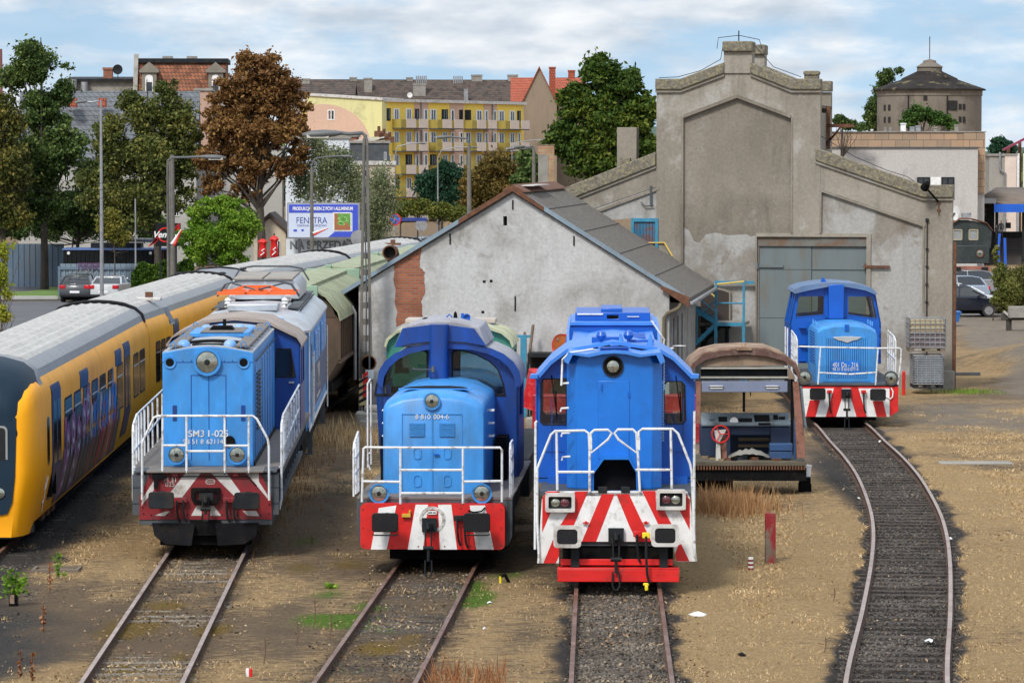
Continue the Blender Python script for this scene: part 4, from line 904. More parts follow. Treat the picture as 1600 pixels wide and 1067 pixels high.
def loco_green():
 Y0=79.5;X0,hd=pos_at(pathB,Y0);F=FR(X0,Y0,hd,(6.957,590,490))
 t=thingf('diesel_locomotive','green-cabbed locomotive with a pale blue hood hidden behind the round-nosed loco','locomotive',F,'locomotives parked in the yard')
 yc=5.6;hw=1.45;cm=(F.f(100,400,yc)[0]+F.f(1460,400,yc)[0])/2
 cgreen=M('faded_green_paint',(.035,.20,.13),.5,var=.15,dirt=(.10,.16,.10),da=.5)
 mk=lambda pts:[F.f(*p,yc) for p in pts]
 w1=mk(((185,650),(345,650),(345,420),(330,405),(240,405),(195,440)));w2=mk(((1215,650),(1370,650),(1385,380),(1350,335),(1290,330),(1215,420)))
 zs_e=F.f(1440,300,yc)[1]
 tt=MB();zt=F.f(780,110,yc)[1]
 prof=[(-hw,1.3),(hw,1.3),(hw,zs_e-.15),(hw-.06,zs_e+.02),(hw-.25,zs_e+.18),(.6,zt-.03),(0,zt),(-.6,zt-.03),(-hw+.25,zs_e+.18),(-hw+.06,zs_e+.02),(-hw,zs_e-.15)]
 prof=[(x+cm,z) for x,z in prof];w2b=[(2*cm-x,z) for x,z in w1]
 b=MB();b.prism(prof,yc,yc+.05,holes=[w1,w2b]);b.prism(prof,yc+2.2,yc+2.25,holes=[w1,w2b])
 for s_ in (-1,1):b.prism([(yc,1.3),(yc+2.25,1.3),(yc+2.25,zs_e-.15),(yc,zs_e-.15)],cm+s_*hw-s_*.05,cm+s_*hw,'x',holes=[[(yc+.4,2.6),(yc+1.9,2.6),(yc+1.9,3.3),(yc+.4,3.3)]])
 c=b.build('cab',cgreen,t)
 for w_ in (w1,w2b):b=MB();b.prism(w_,yc+.02,yc+.03);b.build('cab_window',m_glass,c)
 arc=prof[2:];b=MB();b.prism([((x-cm)*1.03+cm,z+.05) for x,z in arc]+arc[::-1],yc-.15,yc+2.4);b.build('cab_roof',M('cream_roof',(.42,.42,.26),.6,dirt=(.2,.2,.12),da=.6),t)
 z=F.f(760,540,.5)[1];xs=[F.f(280,640,.5)[0],F.f(1210,740,.5)[0]];h2=.95
 b=MB();pr=lambda k:[(-h2,1.3),(h2,1.3),(h2,2.85*k),(h2-.15,3.12*k),(h2-.45,3.24*k),(0,3.3*k),(-h2+.45,3.24*k),(-h2+.15,3.12*k),(-h2,2.85*k)]
 b.loft([[(x*.95,.6,z_) for x,z_ in pr(.985)],[(x,.75,z_) for x,z_ in pr(1)],[(x,yc,z_) for x,z_ in pr(1)]]);b.build('hood',m_pblue,t)
 b=MB();b.box(-1.4,0,.5,1.4,9,1.3);b.build('underframe',m_dgrey,t)
 x0,z1=F.f(1100,105,yc+1.5);x1,z0=F.f(1285,150,yc+1.5)
 b=MB();b.box(F.f(300,90,yc+1.2)[0],yc+1.2,zt-.05,x1,yc+2.2,F.f(0,58,yc+1.2)[1]);b.build('roof_box',M('tan_roof_box',(.42,.37,.33),.7),t,bevel=.02)
 b=MB();b.box(x0,yc+1.17,F.f(0,140,yc+1.2)[1],x1-.03,yc+1.2,F.f(0,112,yc+1.2)[1]);b.build('roof_box_panel',m_mblue,t)
 for s_ in (-1,1):tubes(t,'cab_handrail',[[(cm+s_*1.5,yc-.05,1.4),(cm+s_*1.5,yc-.05,3.0)]],.02,m_rail_w)
 wheels(t,(1.7,4.0,6.8),.5)
loco_green()
# ============================================================ HIGH HOOD LOCO WITH RED FOOT BOARD
def loco_big():
 Y0=67.0;X0,hd=pos_at(pathC,Y0);F=FR(X0,Y0,hd,(2.32,810,470));F6=FR(X0,Y0,hd,(5.926,830,480))
 t=thingf('diesel_locomotive','freshly painted blue locomotive with full-height nose, red and white chevrons and red foot board','locomotive',F,'locomotives parked in the yard')
 # front plate
 x0,zt=F.f(85,690);x1=F.f(630,690)[0];xb0,zb=F.f(68,950);xb1=F.f(648,950)[0]
 b=MB();b.m=0
 outer=[F.f(*p) for p in ((68,950),(147,950),(147,875),(165,872),(540,872),(560,872),(572,945),(648,943),(622,715),(612,692),(600,688),(105,690),(92,698),(85,720))]
 b.prism(outer,0,.06);b.m=1
 reds=[[(103,690),(150,690),(148,700),(120,700),(117,766),(92,825),(86,838),(87,712)],[(205,690),(253,690),(200,815),(150,815),(180,768),(205,766)],[(302,700),(348,700),(282,872),(230,872)],[(355,700),(401,700),(482,872),(430,872),(402,815)],
   [(448,688),(497,688),(500,757),(530,760),(557,812),(508,812)],[(548,684),(600,684),(600,692),(548,692)],[(607,757),(607,700),(622,720),(621,830),(585,760)],
   [(90,950),(125,865),(132,866),(133,888),(148,890),(147,925),(135,950)],[(580,885),(590,880),(620,943),(572,943),(568,915)]]
 for q in reds:b.prism([F.f(*p) for p in q],-.004,0)
 b.build('striped_headstock',[m_white,m_red],t)
 b=MB();b.box(x0+.05,.06,.75,x1-.05,1.0,1.7);b.box(-1.3,.8,.7,1.3,14.5,1.6);b.build('underframe',m_grey,t);b=MB();b.box(-1.0,.1,.3,1.0,.9,1.0);b.build('coupler_pocket',m_black,t)
 b=MB();xa,za=F.f(141,1017,-.25);xb_,zc=F.f(583,972,-.25);b.box(xa,-.28,za,xb_,-.14,zc);b.box(xa,-.28,zc,xb_,.0,zc+.02);b.build('foot_board',m_red,t,bevel=.01)
 xa,za=F.f(153,957,-.1);xb_,zc=F.f(560,936,-.1);b=MB();b.box(xa,-.12,za,xb_,-.06,zc);b.build('guard_bar',m_red,t,bevel=.008)
 b=MB();b.box(-.85,-.2,.2,-.7,.1,.8);b.box(.75,-.2,.2,.9,.1,.8);b.build('foot_board_bracket',m_dgrey,t)
 # walkway under rails
 b=MB();b.box(-1.42,.0,1.66,1.42,14.6,1.72);b.build('walkway',m_grey,t)
 # nose
 yh=.75;hx0,hz0=F.f(175,678,yh);hx1=F.f(520,678,yh)[0];zt_=F6.f(758,412,yh)[1]
 cx=(hx0+hx1)/2;hw=(hx1-hx0)/2;ze=F.f(182,200,yh)[1]
 def sec(w_,k=0):return [(-w_,1.72),(w_,1.72),(w_,ze-.12+k),(w_-.08,ze+.05+k),(w_*.55,zt_-.07+k),(w_*.25,zt_-.015+k),(0,zt_+k),(-w_*.25,zt_-.015+k),(-w_*.55,zt_-.07+k),(-w_+.08,ze+.05+k),(-w_,ze-.12+k)]
 b=MB();b.loft([[(x+cx,yh,z) for x,z in sec(hw*.80)],[(x+cx,yh+.22,z) for x,z in sec(hw)],[(x+cx,3.0,z) for x,z in sec(hw)]])
 b.build('nose_hood',m_lblue_new,t,smooth=.3,bevel=.015)
 b=MB();q=sec(hw+.05,.03)[2:];qq=sec(hw-.03,-.02)[2:];b.prism([(x+cx,z) for x,z in q]+[(x+cx,z) for x,z in qq[::-1]],yh-.18,3.0);b.build('hood_roof',m_mblue_roof,t)
 # door and lamp
 xa,za=F.f(290,572,yh);xb_,zc=F.f(402,290,yh);b=MB();b.prism([(xa,za),(xb_,za),(xb_,zc),(xa,zc)],yh-.02,yh-.003);d=b.build('nose_door',m_lblue_new,t,bevel=.008)
 b=MB();b.box(xa+.05,yh-.05,zc-.18,xa+.07,yh-.02,zc-.05);b.box(xb_-.03,yh-.03,zc-.3,xb_+.01,yh-.02,zc-.2);b.build('handle',m_mblue,d)
 hx,hz=F.f(343,238,yh);b=MB();b.lathe([(.17,0),(.17,-.03),(.195,-.03),(.195,0)],(hx,yh,hz),'y',26);o=b.build('headlight',m_dgrey,t)
 b=MB();b.lathe([(0,-.02),(.17,-.02),(.17,0),(0,0)],(hx,yh,hz),'y',24);b.build('lamp_bowl',m_black,o)
 b=MB();b.lathe([(.11,-.02),(.11,-.04),(.06,-.06),(0,-.06)],(hx,yh,hz),'y',20);b.build('lens',m_lens,o)
 # coupler opening
 q=[F.f(*p,.0) for p in ((265,697),(433,695),(430,620),(402,570),(305,570),(266,625))]
 b=MB();b.prism(q,.02,yh+.02,holes=[[(x*.93+.004,(z-1.95)*.93+1.95) for x,z in q]]);b.build('fairlead_frame',m_lblue_new,t)
 b=MB();b.prism([(x*.93+.004,(z-1.95)*.93+1.95) for x,z in q],.35,yh+.0);b.build('dark_opening',m_black,t)
 for cx_ in (305,388):x,z=F.f(cx_,685,-.02);b=MB();b.box(x-.08,-.03,z-.05,x+.08,.03,z+.06);b.build('hinge',m_dgrey,t,bevel=.01)
 # cab shoulders behind
 yc=2.2;q=[F.f(*p,yc) for p in ((62,640),(640,640),(632,290),(560,215),(500,180),(343,158),(180,185),(120,230),(68,290))]
 wl=[F.f(*p,yc) for p in ((82,435),(84,300),(92,286),(172,283),(172,446),(92,446))];wr=[F.f(*p,yc) for p in ((531,430),(531,305),(540,294),(590,294),(601,308),(604,430),(594,443),(540,443))]
 b=MB();b.prism(q,yc,yc+.05,holes=[wl,wr]);b.prism(q,yc+2.6,yc+2.65,holes=[wl,wr])
 xl,xr=q[0][0],q[1][0]
 for s_,xx in ((-1,xl),(1,xr)):b.prism([(yc,1.72),(yc+2.65,1.72),(yc+2.65,q[2][1]),(yc,q[2][1])],xx-s_*.05,xx,'x',holes=[[(yc+.4,2.75),(yc+1.8,2.75),(yc+1.8,3.45),(yc+.4,3.45)]])
 b.box(xl,yc,1.70,xr,yc+2.6,1.78)
 c=b.build('cab',m_mblue,t)
 for w_ in (wl,wr):
  b=MB();b.prism(w_,yc+.02,yc+.03);p=b.build('cab_window',m_glass,c);a_=sum(x for x,z in w_)/len(w_);d_=sum(z for x,z in w_)/len(w_)
  b=MB();b.prism([(a_+(x-a_)*1.12,d_+(z-d_)*1.05) for x,z in w_],yc-.015,yc,holes=[w_]);b.build('window_frame',m_rubber,p)
  b=MB();b.tube([(a_+.02,yc-.03,d_+.5),(a_+.1,yc-.04,d_-.1)],.01);b.tube([(a_+.1,yc-.04,d_+.2),(a_+.12,yc-.04,d_-.35)],.014);b.build('wiper',m_black,p)
 q3=[F.f(*p,yc) for p in ((66,290),(120,228),(180,183),(343,155),(500,178),(560,213),(634,288))]
 b=MB();b.prism([((x)*1.02,z+.06) for x,z in q3]+q3[::-1],yc-.25,yc+2.8);b.build('cab_roof',m_mblue_roof,t)
 for cx_,s_ in ((55,-1),(637,1)):
  x,z=F.f(cx_,272,yc-.2);b=MB();b.prism([(x-.08,z-.045),(x+.08,z-.045),(x+.09,z+.04),(x-.05,z+.05)],yc-.38,yc-.2);b.build('side_lamp',m_mblue_roof,t,bevel=.01)
 # lower side skirts in cab
 b=MB()
 for s_ in (-1,1):b.box(s_*hw+cx,yc-.4,1.72,s_*1.3,yc,1.85)
 b.build('cab_foot_panel',m_mblue,t)
 # rear hood long
 rw=hw;yr=yc+2.65;q4=sec(rw,-.05)
 b=MB();b.prism([(x+cx,z) for x,z in q4],yr,14.2);b.build('long_hood',m_mblue,t,bevel=.02)
 b=MB();q5=sec(rw+.02,.0)[3:-1];b.prism([(x+cx,z) for x,z in q5]+[(x+cx,z-.05) for x,z in q5[::-1]],yr,14.2);b.build('long_hood_roof',m_mblue_roof,t)
 zt2=zt_-.02
 B=lambda n_,m_,*bx,bev=.01:(lambda mb:([mb.box(*q_) for q_ in bx],mb.build(n_,m_,t,bevel=bev))[1])(MB())
 B('number_bracket',m_mblue,(cx-.26,yh+.1,zt2,cx+.26,yh+.25,zt2+.1),(cx-.08,yh+.3,zt2+.03,cx+.08,yh+.45,zt2+.13),(cx-.3,yh+.05,zt2+.08,cx+.3,yh+.3,zt2+.1))
 for x,y in ((-.24,2.3),(.27,2.5)):
  b=MB();b.lathe([(.0,-.1),(.07,-.07),(.1,0),(.07,.07),(0,.1)],(cx+x,y,zt2+.24),'z',14);b.cyl((cx+x,y,zt2),(cx+x,y,zt2+.18),.03);b.build('horn_dome',m_mblue,t)
 B('roof_pipe_box',m_mblue,(cx-.42,2.6,zt2+.05,cx+.1,2.8,zt2+.2),(cx+.3,2.6,zt2+.1,cx+.75,2.66,zt2+.15),(cx+.1,2.7,zt2+.02,cx+.14,2.76,zt2+.25))
 for x in (.13,.68):
  b=MB();b.cyl((cx+x,2.4,zt2),(cx+x,2.4,zt2+.26),.09,.015,10);b.build('roof_cone',m_mblue_roof,t)
 B('roof_hatch',m_mblue_roof,(cx-.5,4.4,zt2,cx+.5,6.4,zt2+.08),bev=.02)
 b=MB()
 for i in range(6):b.box(cx+.35,4.5+i*.3,zt2+.08,cx+.62,4.62+i*.3,zt2+.1)
 b.build('hatch_ribs',m_mblue,t)
 b=MB();b.prism([(cx-1.0,ze-.3),(cx+1.0,ze-.3),(cx+.92,zt2+.1),(cx-.92,zt2+.1)],9.5,13.5);b.build('fan_housing',m_mblue,t,bevel=.03)
 b=MB();b.prism([(cx-.92,zt2+.1),(cx+.92,zt2+.1),(cx+.88,zt2+.16),(cx-.88,zt2+.16)],9.45,13.5);b.build('fan_housing_top',m_mblue_roof,t)
 b=MB();b.prism([(cx-.78,zt2+.16),(cx+.78,zt2+.16),(cx+.78,zt2+.33),(cx-.78,zt2+.33)],10.2,12.9,holes=[[(cx-.12,zt2+.2),(cx+.12,zt2+.2),(cx+.12,zt2+.28),(cx-.12,zt2+.28)]]);b.box(cx-.24,10.6,zt2+.33,cx+.2,12.5,zt2+.40);b.build('roof_fan_box',m_mblue,t,bevel=.01)
 b=MB();b.box(cx-.74,10.17,zt2+.285,cx-.2,10.2,zt2+.315);b.box(cx+.3,10.17,zt2+.24,cx+.55,10.2,zt2+.255);b.build('chalk_marks',m_white,t)
 for s_ in (-1,1):
  tubes(t,'roof_handrail',[[(cx+s_*.88,4.6,zt2-.1),(cx+s_*.9,6.5,zt2+.12),(cx+s_*.88,9.2,zt2+.26)]],.03,m_mblue_roof)
 x,z=F6.f(1260,222,5);tubes(t,'mirror_arm',[[(cx+.93,6.0,zt2-.4),(cx+1.0,6,zt2-.02),(cx+.75,6,zt2+.35)],[(cx+.93,6,zt2-.25),(cx+1.2,6,zt2-.18)]],.02,m_rail_w)
 b=MB();b.lathe([(0,-.01),(.14,0),(0,.01)],(cx+1.3,6,zt2-.14),'z',14);o=b.build('mirror',m_white,t)
 # ladder rail on the left of nose, rungs
 Pn=lambda a,c_,y_=yh-.1:(F.f(a,c_,y_)[0],y_,F.f(a,c_,y_)[1])
 tubes(t,'nose_handrail',[[(F6.f(600,410,yh)[0],yh,F6.f(600,410,yh)[1]+.02),(F6.f(570,385,yh)[0],yh-.1,F6.f(570,385,yh)[1]),(F6.f(350,420,yh)[0],yh-.12,F6.f(350,420,yh)[1]),(F6.f(290,480,yh)[0],yh-.12,F6.f(290,480,yh)[1]),(F6.f(280,720,yh)[0],yh-.12,F6.f(280,720,yh)[1])],
                               [Pn(155,300),Pn(183,298)],[Pn(153,402),Pn(155,390),Pn(183,388)],[Pn(156,492),Pn(158,480),Pn(187,478)],[Pn(158,578),Pn(160,566),Pn(188,564)]],.02,m_rail_w)
 b=MB()
 for i in range(22):z=2.55+i*.05;b.box(hx1+.0,yh+.6,z,hx1+.05,yh+1.4,z+.025)
 b.build('side_louvre',m_pblue,t)
 # front railings
 yF=-.05;P=lambda a,c_,y_=yF:(F.f(a,c_,y_)[0],y_,F.f(a,c_,y_)[1])
 ln=[[P(75,940),P(68,800),P(68,610),P(75,590),P(118,485),P(132,472),P(240,470),P(255,480),P(258,540),P(258,690)],[P(60,900),P(62,440),P(68,436)],[P(138,472),P(141,685)],[P(144,620),P(275,620)],
          [P(262,480),P(275,468),P(325,467),P(338,480),P(325,502),P(265,550),P(262,480)],
          [P(640,930),P(628,620),P(622,590),P(578,480),P(560,464),P(450,464),P(436,474),P(432,540),P(440,690)],[P(636,900),P(638,400)],[P(552,466),P(556,680)],[P(425,612),P(556,612)],
          [P(428,480),P(415,466),P(360,466),P(348,480),P(362,502),P(428,550),P(428,480)]]
 tubes(t,'front_handrail',ln,.024,m_rail_w)
 b=MB()
 for a in (260,434):x,z=F.f(a,520,yF);b.box(x-.035,yF-.03,z-.1,x+.035,yF+.01,z+.12)
 b.build('rail_latch',m_rail_w,t)
 # paired lamps in white boxes
 for (a0,b0,a1,b1),order in (((97,697,205,765),(1,0)),((500,684,607,757),(0,1))):
  xa,za=F.f(a0,b1,-.1);xb_,zb_=F.f(a1,b0,-.1);b=MB();b.prism(rrect(xa,za,xb_,zb_,.04),-.14,0,holes=[rrect(xa+.06,za+.06,xb_-.06,zb_-.06,.03)]);o=b.build('headlight_box',m_owhite,t,bevel=.01)
  b=MB();b.prism(rrect(xa+.05,za+.05,xb_-.05,zb_-.05,.03),-.05,-.03);b.build('lamp_backing',m_dgrey,o)
  for i,lm in enumerate(('white','red')):
   k=i if order[0] else 1-i;xx=(xa+xb_)/2+(-.085 if k==0 else .085);zz=(za+zb_)/2
   b=MB();b.lathe([(.085,-.03),(.08,-.07),(.05,-.09),(0,-.095)],(xx,0,zz),'y',18);b.build('lamp_lens',m_lens if lm=='white' else M('dark_red_lens',(.10,.02,.03),.2,spec=.8),o)
 for cx_,cy_ in ((177,854),(532,850)):
  x,z=F.f(cx_,cy_,-.42);buffer(t,x,0,z,.40,.30,m_rubber,m_owhite)
 coupling(t,F.f(354,840)[0],-.02,F.f(354,850)[1],.95)
 yv=M('yellow_valve',(.75,.60,.02),.45)
 x,z=F.f(430,845);hose(t,x,-.04,z,length=.5,cap=m_red)
 x,z=F.f(462,845);hose(t,x,-.3,z,length=.85,cap=yv);b=MB();xx,zz=F.f(464,1040,-.4);b.box(xx-.03,-.42,zz-.05,xx+.03,-.36,zz+.05);b.box(xx-.06,-.41,zz+.04,xx+.05,-.37,zz+.09);b.build('hose_head',yv,t,bevel=.015)
 for a in (245,462):x,z=F.f(a,803);b=MB();b.cyl((x,-.06,z),(x,0,z),.03);b.box(x-.06,-.06,z-.01,x+.06,-.03,z+.01);b.build('small_red_tap',m_red,t)
 for s_ in (-1,1):
  b=MB();x,z=F.f(343+s_*122,632,yh+.05);b.lathe([(.16,.02),(.16,-.01),(.13,-.015),(0,-.02)],(cx+s_*.60,yh+.06,z),'y',20);b.build('pressed_boss',m_lblue_new,t)
  b=MB();b.box(s_*1.22,yc-.012,2.2,s_*1.235,yc,3.3);b.box(s_*(hw+.12),yc-.012,2.28,s_*1.35,yc,2.292);b.build('panel_seam',m_dblue,t)
 xa,za=F.f(141,1005,-.28);xb_=F.f(583,1005,-.28)[0];bolts(t,[(xa+.28,za+.08),(xa+.38,za+.08),(xb_-.28,za+.08),(xb_-.38,za+.08)],-.28,.018,m_red)
 bolts(t,[(hx+.225*math.cos(a),hz+.225*math.sin(a)) for a in np.linspace(0,6.28,9)[:-1]],yh,.012,m_lblue_new)
 tubes(t,'chain',[[(hx1+.03,yh+.3,ze-.1-i*.06),(hx1+.05,yh+.3,ze-.13-i*.06),(hx1+.03,yh+.3,ze-.16-i*.06)] for i in range(9)],.012,m_pblue)
 wheels(t,(2.2,4.2,10.2,12.2),.5);b=MB();b.box(-.9,1.2,.1,.9,14,.75);b.build('wheel_frame',m_black,t)
loco_big()
# ============================================================ SMALL LOCO AT THE SHED DOOR
def loco_small():
 Y0=108.0;X0,hd=pos_at(pathD,109);X0=at(1322,Y0).o.x;F=FR(X0,Y0,hd,(4.268,1220,430))
 t=thingf('diesel_locomotive','small light blue locomotive with a winged grille badge in front of the shed doors','locomotive',F,'locomotives parked in the yard')
 b=MB();b.m=0;b.prism([F.f(*p) for p in ((145,752),(725,752),(725,943),(165,943))],0,.12);b.m=1
 for q in ([(193,833),(262,833),(232,943),(167,943)],[(357,742),(405,742),(410,812),(368,943),(300,943)],[(468,742),(514,742),(572,943),(505,943),(465,812)],[(612,838),(682,838),(706,943),(640,943)],[(145,742),(725,742),(725,753),(145,753)]):b.prism([F.f(*p) for p in q],-.005,0)
 b.build('striped_headstock',[m_white,m_red],t)
 b=MB();pz=[F.f(*p) for p in ((727,742),(785,742),(783,905),(727,943))];b.prism(pz,.02,.3);b.build('red_side_plate',m_red,t)
 b=MB();xa,z0=F.f(145,945);xb_,z1=F.f(785,735);b.box(xa,.12,z0+.2,xb_,7.8,z1);b.build('underframe',m_dgrey,t);b=MB();b.box(xa,.0,z1,xb_,7.8,z1+.05);b.build('walkway',m_grey,t)
 # hood
 yh=.6;hx0,hz0=F.f(235,722,yh);hx1,_=F.f(640,722,yh);hzt=F.f(438,330,yh)[1];hw=(hx1-hx0)/2;cx=(hx0+hx1)/2;zt0=F.f(438,392,yh)[1]
 sec=lambda y,k,dz=0:[(cx+x*k,y,z+(dz if z>zt0-.05 else 0)) for x,z in ((-hw,hz0),(hw,hz0),(hw,zt0),(hw-.05,zt0+.12),(hw-.2,zt0+.22),(hw*.4,zt0+.29),(0,zt0+.3),(-hw*.4,zt0+.29),(-hw+.2,zt0+.22),(-hw+.05,zt0+.12),(-hw,zt0))]
 b=MB();b.loft([sec(yh,1,-.09),sec(yh+.08,1.01,-.02),sec(yh+.25,1.01,0),sec(yh+3.1,1.01,0)]);b.build('hood',m_lblue,t,smooth=.5)
 b=MB();
 x0,za=F.f(303,685,yh);x1,zb=F.f(578,420,yh);b.prism([(x0-.1,za-.1),(x1+.1,za-.1),(x1+.1,zb+.1),(x0-.1,zb+.1)],yh-.02,yh,holes=[[(x0,za),(x1,za),(x1,zb),(x0,zb)]]);b.build('grille_frame',m_lblue,t)
 n=19;b=MB()
 for i in range(n):xx=x0+(x1-x0)*(i+.5)/n;b.box(xx-.022,yh-.03,za,xx+.022,yh-.005,zb)
 b.build('grille_bars',m_lblue,t)
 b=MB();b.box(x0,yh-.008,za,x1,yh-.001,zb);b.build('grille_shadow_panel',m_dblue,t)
 b=MB();b.prism([F.f(*p,yh) for p in ((345,415),(372,410),(420,407),(470,407),(520,410),(542,413),(505,432),(480,436),(442,452),(405,438),(380,434))],yh-.06,yh-.035);b.build('winged_badge',M('badge_metal',(.5,.52,.55),.35,metal=.5),t,bevel=.008)
 px0,pz0=F.f(337,650,yh);px1,pz1=F.f(523,570,yh);b=MB();b.box(px0,yh-.06,pz0,px1,yh-.04,pz1);o=b.build('number_board',m_lblue_new,t)
 text(o,'401 Da - 216',.2,(px0+px1)/2,yh-.066,F.f(0,598,yh)[1],m_white,'number_lettering',width=(px1-px0)*.92);text(o,'98 51 8 610 077-4',.14,(px0+px1)/2,yh-.066,F.f(0,627,yh)[1],m_white,'number_lettering',width=(px1-px0)*.92)
 x,z=F.f(440,350,yh);b=MB();b.box(x-.06,yh-.03,z-.1,x+.06,yh+.05,z+.09);b.build('top_lamp_bracket',m_mblue,t)
 b=MB()
 for s_ in (-1,1):
  for y in (yh+.8,yh+1.4,yh+2.2):b.tube([(cx+s_*hw*.92,y-.08,zt0+.2),(cx+s_*hw*.92,y-.05,zt0+.32),(cx+s_*hw*.92,y+.05,zt0+.32),(cx+s_*hw*.92,y+.08,zt0+.2)],.018)
 b.build('lifting_eye',m_lblue,t)
 b=MB()
 for i in range(14):
  for k in range(12):b.box(cx-hw*1.01-.012,yh+.5+i*.13,zt0-.9+k*.08,cx-hw*1.01,yh+.56+i*.13,zt0-.87+k*.08)
 b.build('punched_louvre',m_dblue,t)
 # cab
 yc=3.9;
 q=[F.f(*p,yc) for p in ((60,585),(668,590),(668,320),(632,130),(560,95),(430,72),(310,72),(180,95),(100,125),(60,320))]
 wl=[F.f(*p,yc) for p in ((97,278),(285,262),(288,143),(278,140),(130,142),(120,150))];wr=[F.f(*p,yc) for p in ((450,262),(635,287),(640,275),(610,150),(600,143),(455,142),(448,150))]
 b=MB();b.prism(q,yc,yc+.05,holes=[wl,wr]);b.prism(q,yc+2.3,yc+2.35,holes=[wl,wr])
 for s_,(i0,i1) in ((1,(2,3)),(-1,(9,8))):
  xa_,z_a=q[i0];xb2,z_b=q[i1]
  # slanted side wall with a window
  b.box(xa_-s_*.05,yc,q[0][1],xa_,yc+2.35,z_a)
  for y0_,y1_ in ((yc,yc+.3),(yc+.95,yc+1.25),(yc+2.0,yc+2.35)):b.add([(xa_,y0_,z_a),(xa_,y1_,z_a),(xb2,y1_,z_b),(xb2,y0_,z_b),(xa_-s_*.05,y0_,z_a),(xa_-s_*.05,y1_,z_a),(xb2-s_*.05,y1_,z_b),(xb2-s_*.05,y0_,z_b)],[(0,1,2,3),(4,7,6,5),(0,3,7,4),(1,5,6,2),(0,4,5,1),(3,2,6,7)])
 c=b.build('cab',m_mblue,t)
 for w_ in (wl,wr):
  b=MB();b.prism(w_,yc+.02,yc+.03);p=b.build('cab_window',m_glass,c);a_=sum(x for x,z in w_)/len(w_);d_=sum(z for x,z in w_)/len(w_)
  b=MB();b.prism([(a_+(x-a_)*1.06,d_+(z-d_)*1.08) for x,z in w_],yc-.015,yc,holes=[w_]);b.build('window_frame',m_mblue,p)
 r_=[F.f(*p,yc) for p in ((78,112),(90,92),(150,68),(250,52),(370,46),(500,55),(600,82),(636,118),(630,130),(560,100),(430,76),(310,76),(180,100),(90,122))]
 b=MB();b.prism(r_,yc-.25,yc+2.6);b.build('cab_roof',M('grey_blue_roof',(.10,.17,.30),.5,dirt=(.2,.2,.2),da=.5),t)
 x,z=F.f(288,45,yc+.5);b=MB();b.prism([(x-.1,z-.02),(x+.08,z-.02),(x+.04,z+.06),(x-.02,z+.13),(x-.06,z+.13)],yc+.5,yc+.6);b.build('roof_fin',m_mblue,t)
 x,z=F.f(160,110,yc-.02);b=MB();b.lathe([(.09,0),(.09,-.03),(.05,-.04),(0,-.04)],(x,yc,z),'y',16);b.build('round_vent',m_mblue,t)
 x0_,x1_=F.f(318,0,yc-.2)[0],F.f(420,0,yc-.2)[0];zt_=F.f(370,62,yc-.2)[1];zb_=F.f(370,290,yc-.2)[1];b=MB();b.box(x0_,yc-.3,zb_,x1_,yc,zt_);b.box(x0_-.1,yc-.04,zb_,x1_+.1,yc,zt_);b.build('exhaust_duct',m_mblue,t,bevel=.02)
 for a,c2 in ((160,680),(735,687)):
  x,z=F.f(a,c2,-.05);headlight(t,x,-.02,z,.185,m_grey)
 # rails
 yF=-.02;P=lambda a,c_,y_=yF:(F.f(a,c_,y_)[0],y_,F.f(a,c_,y_)[1])
 tubes(t,'front_handrail',[[P(105,575),P(103,495),P(112,478),P(130,475),P(265,480),P(645,487),P(790,486),P(803,495),P(800,570),P(780,728)],[P(265,480),P(248,728)],[P(648,487),P(632,732)],[P(258,650),P(460,660),P(638,648)]],.024,m_rail_w)
 for s_,xx in ((-1,F.f(97,400,1.0)[0]),(1,F.f(765,400,.3)[0])):
  zb_=z1+.05;zz=zb_+1.35
  tubes(t,'side_handrail',[[(xx,.2,zb_),(xx,.2,zz-.12),(xx,.8,zz),(xx,2.6,zz+.08),(xx,2.6,zb_)],[(xx,.2,zb_+.7),(xx,2.6,zb_+.78)]]+[[(xx,y_,zb_),(xx,y_,zz)] for y_ in (.8,1.4,2.0)],.022,m_rail_w)
 tubes(t,'cab_handrail',[[(q[0][0]-.08,yc-.1,z1),(q[0][0]-.08,yc-.1,z1+1.5)],[(q[0][0]-.08,yc+.8,z1),(q[0][0]-.08,yc+.8,z1+1.5)]],.024,m_rail_w)
 for a,c2 in ((246,792),(648,796)):x,z=F.f(a,c2,-.42);buffer(t,x,0,z,.46,.34)
 coupling(t,F.f(435,800)[0],-.02,F.f(435,790)[1],1.05)
 for a in (322,550):x,z=F.f(a,780);hose(t,x,-.02,z,length=.6)
 b=MB();b.tube([P(735,750),P(748,775),P(745,812),P(730,825),P(700,808)],.02);b.build('air_pipe',m_white,t)
 b=MB()
 for z in (1.6,2.1,2.6):xx,_=F.f(150,0,yc-.15);b.box(xx-.12,yc-.2,z,xx+.08,yc,z+.03)
 b.build('cab_step',m_mblue,t)
 wheels(t,(1.8,5.2),.5);b=MB();b.box(-.95,.5,.05,.95,7,.7);b.build('wheel_frame',m_black,t)
loco_small()
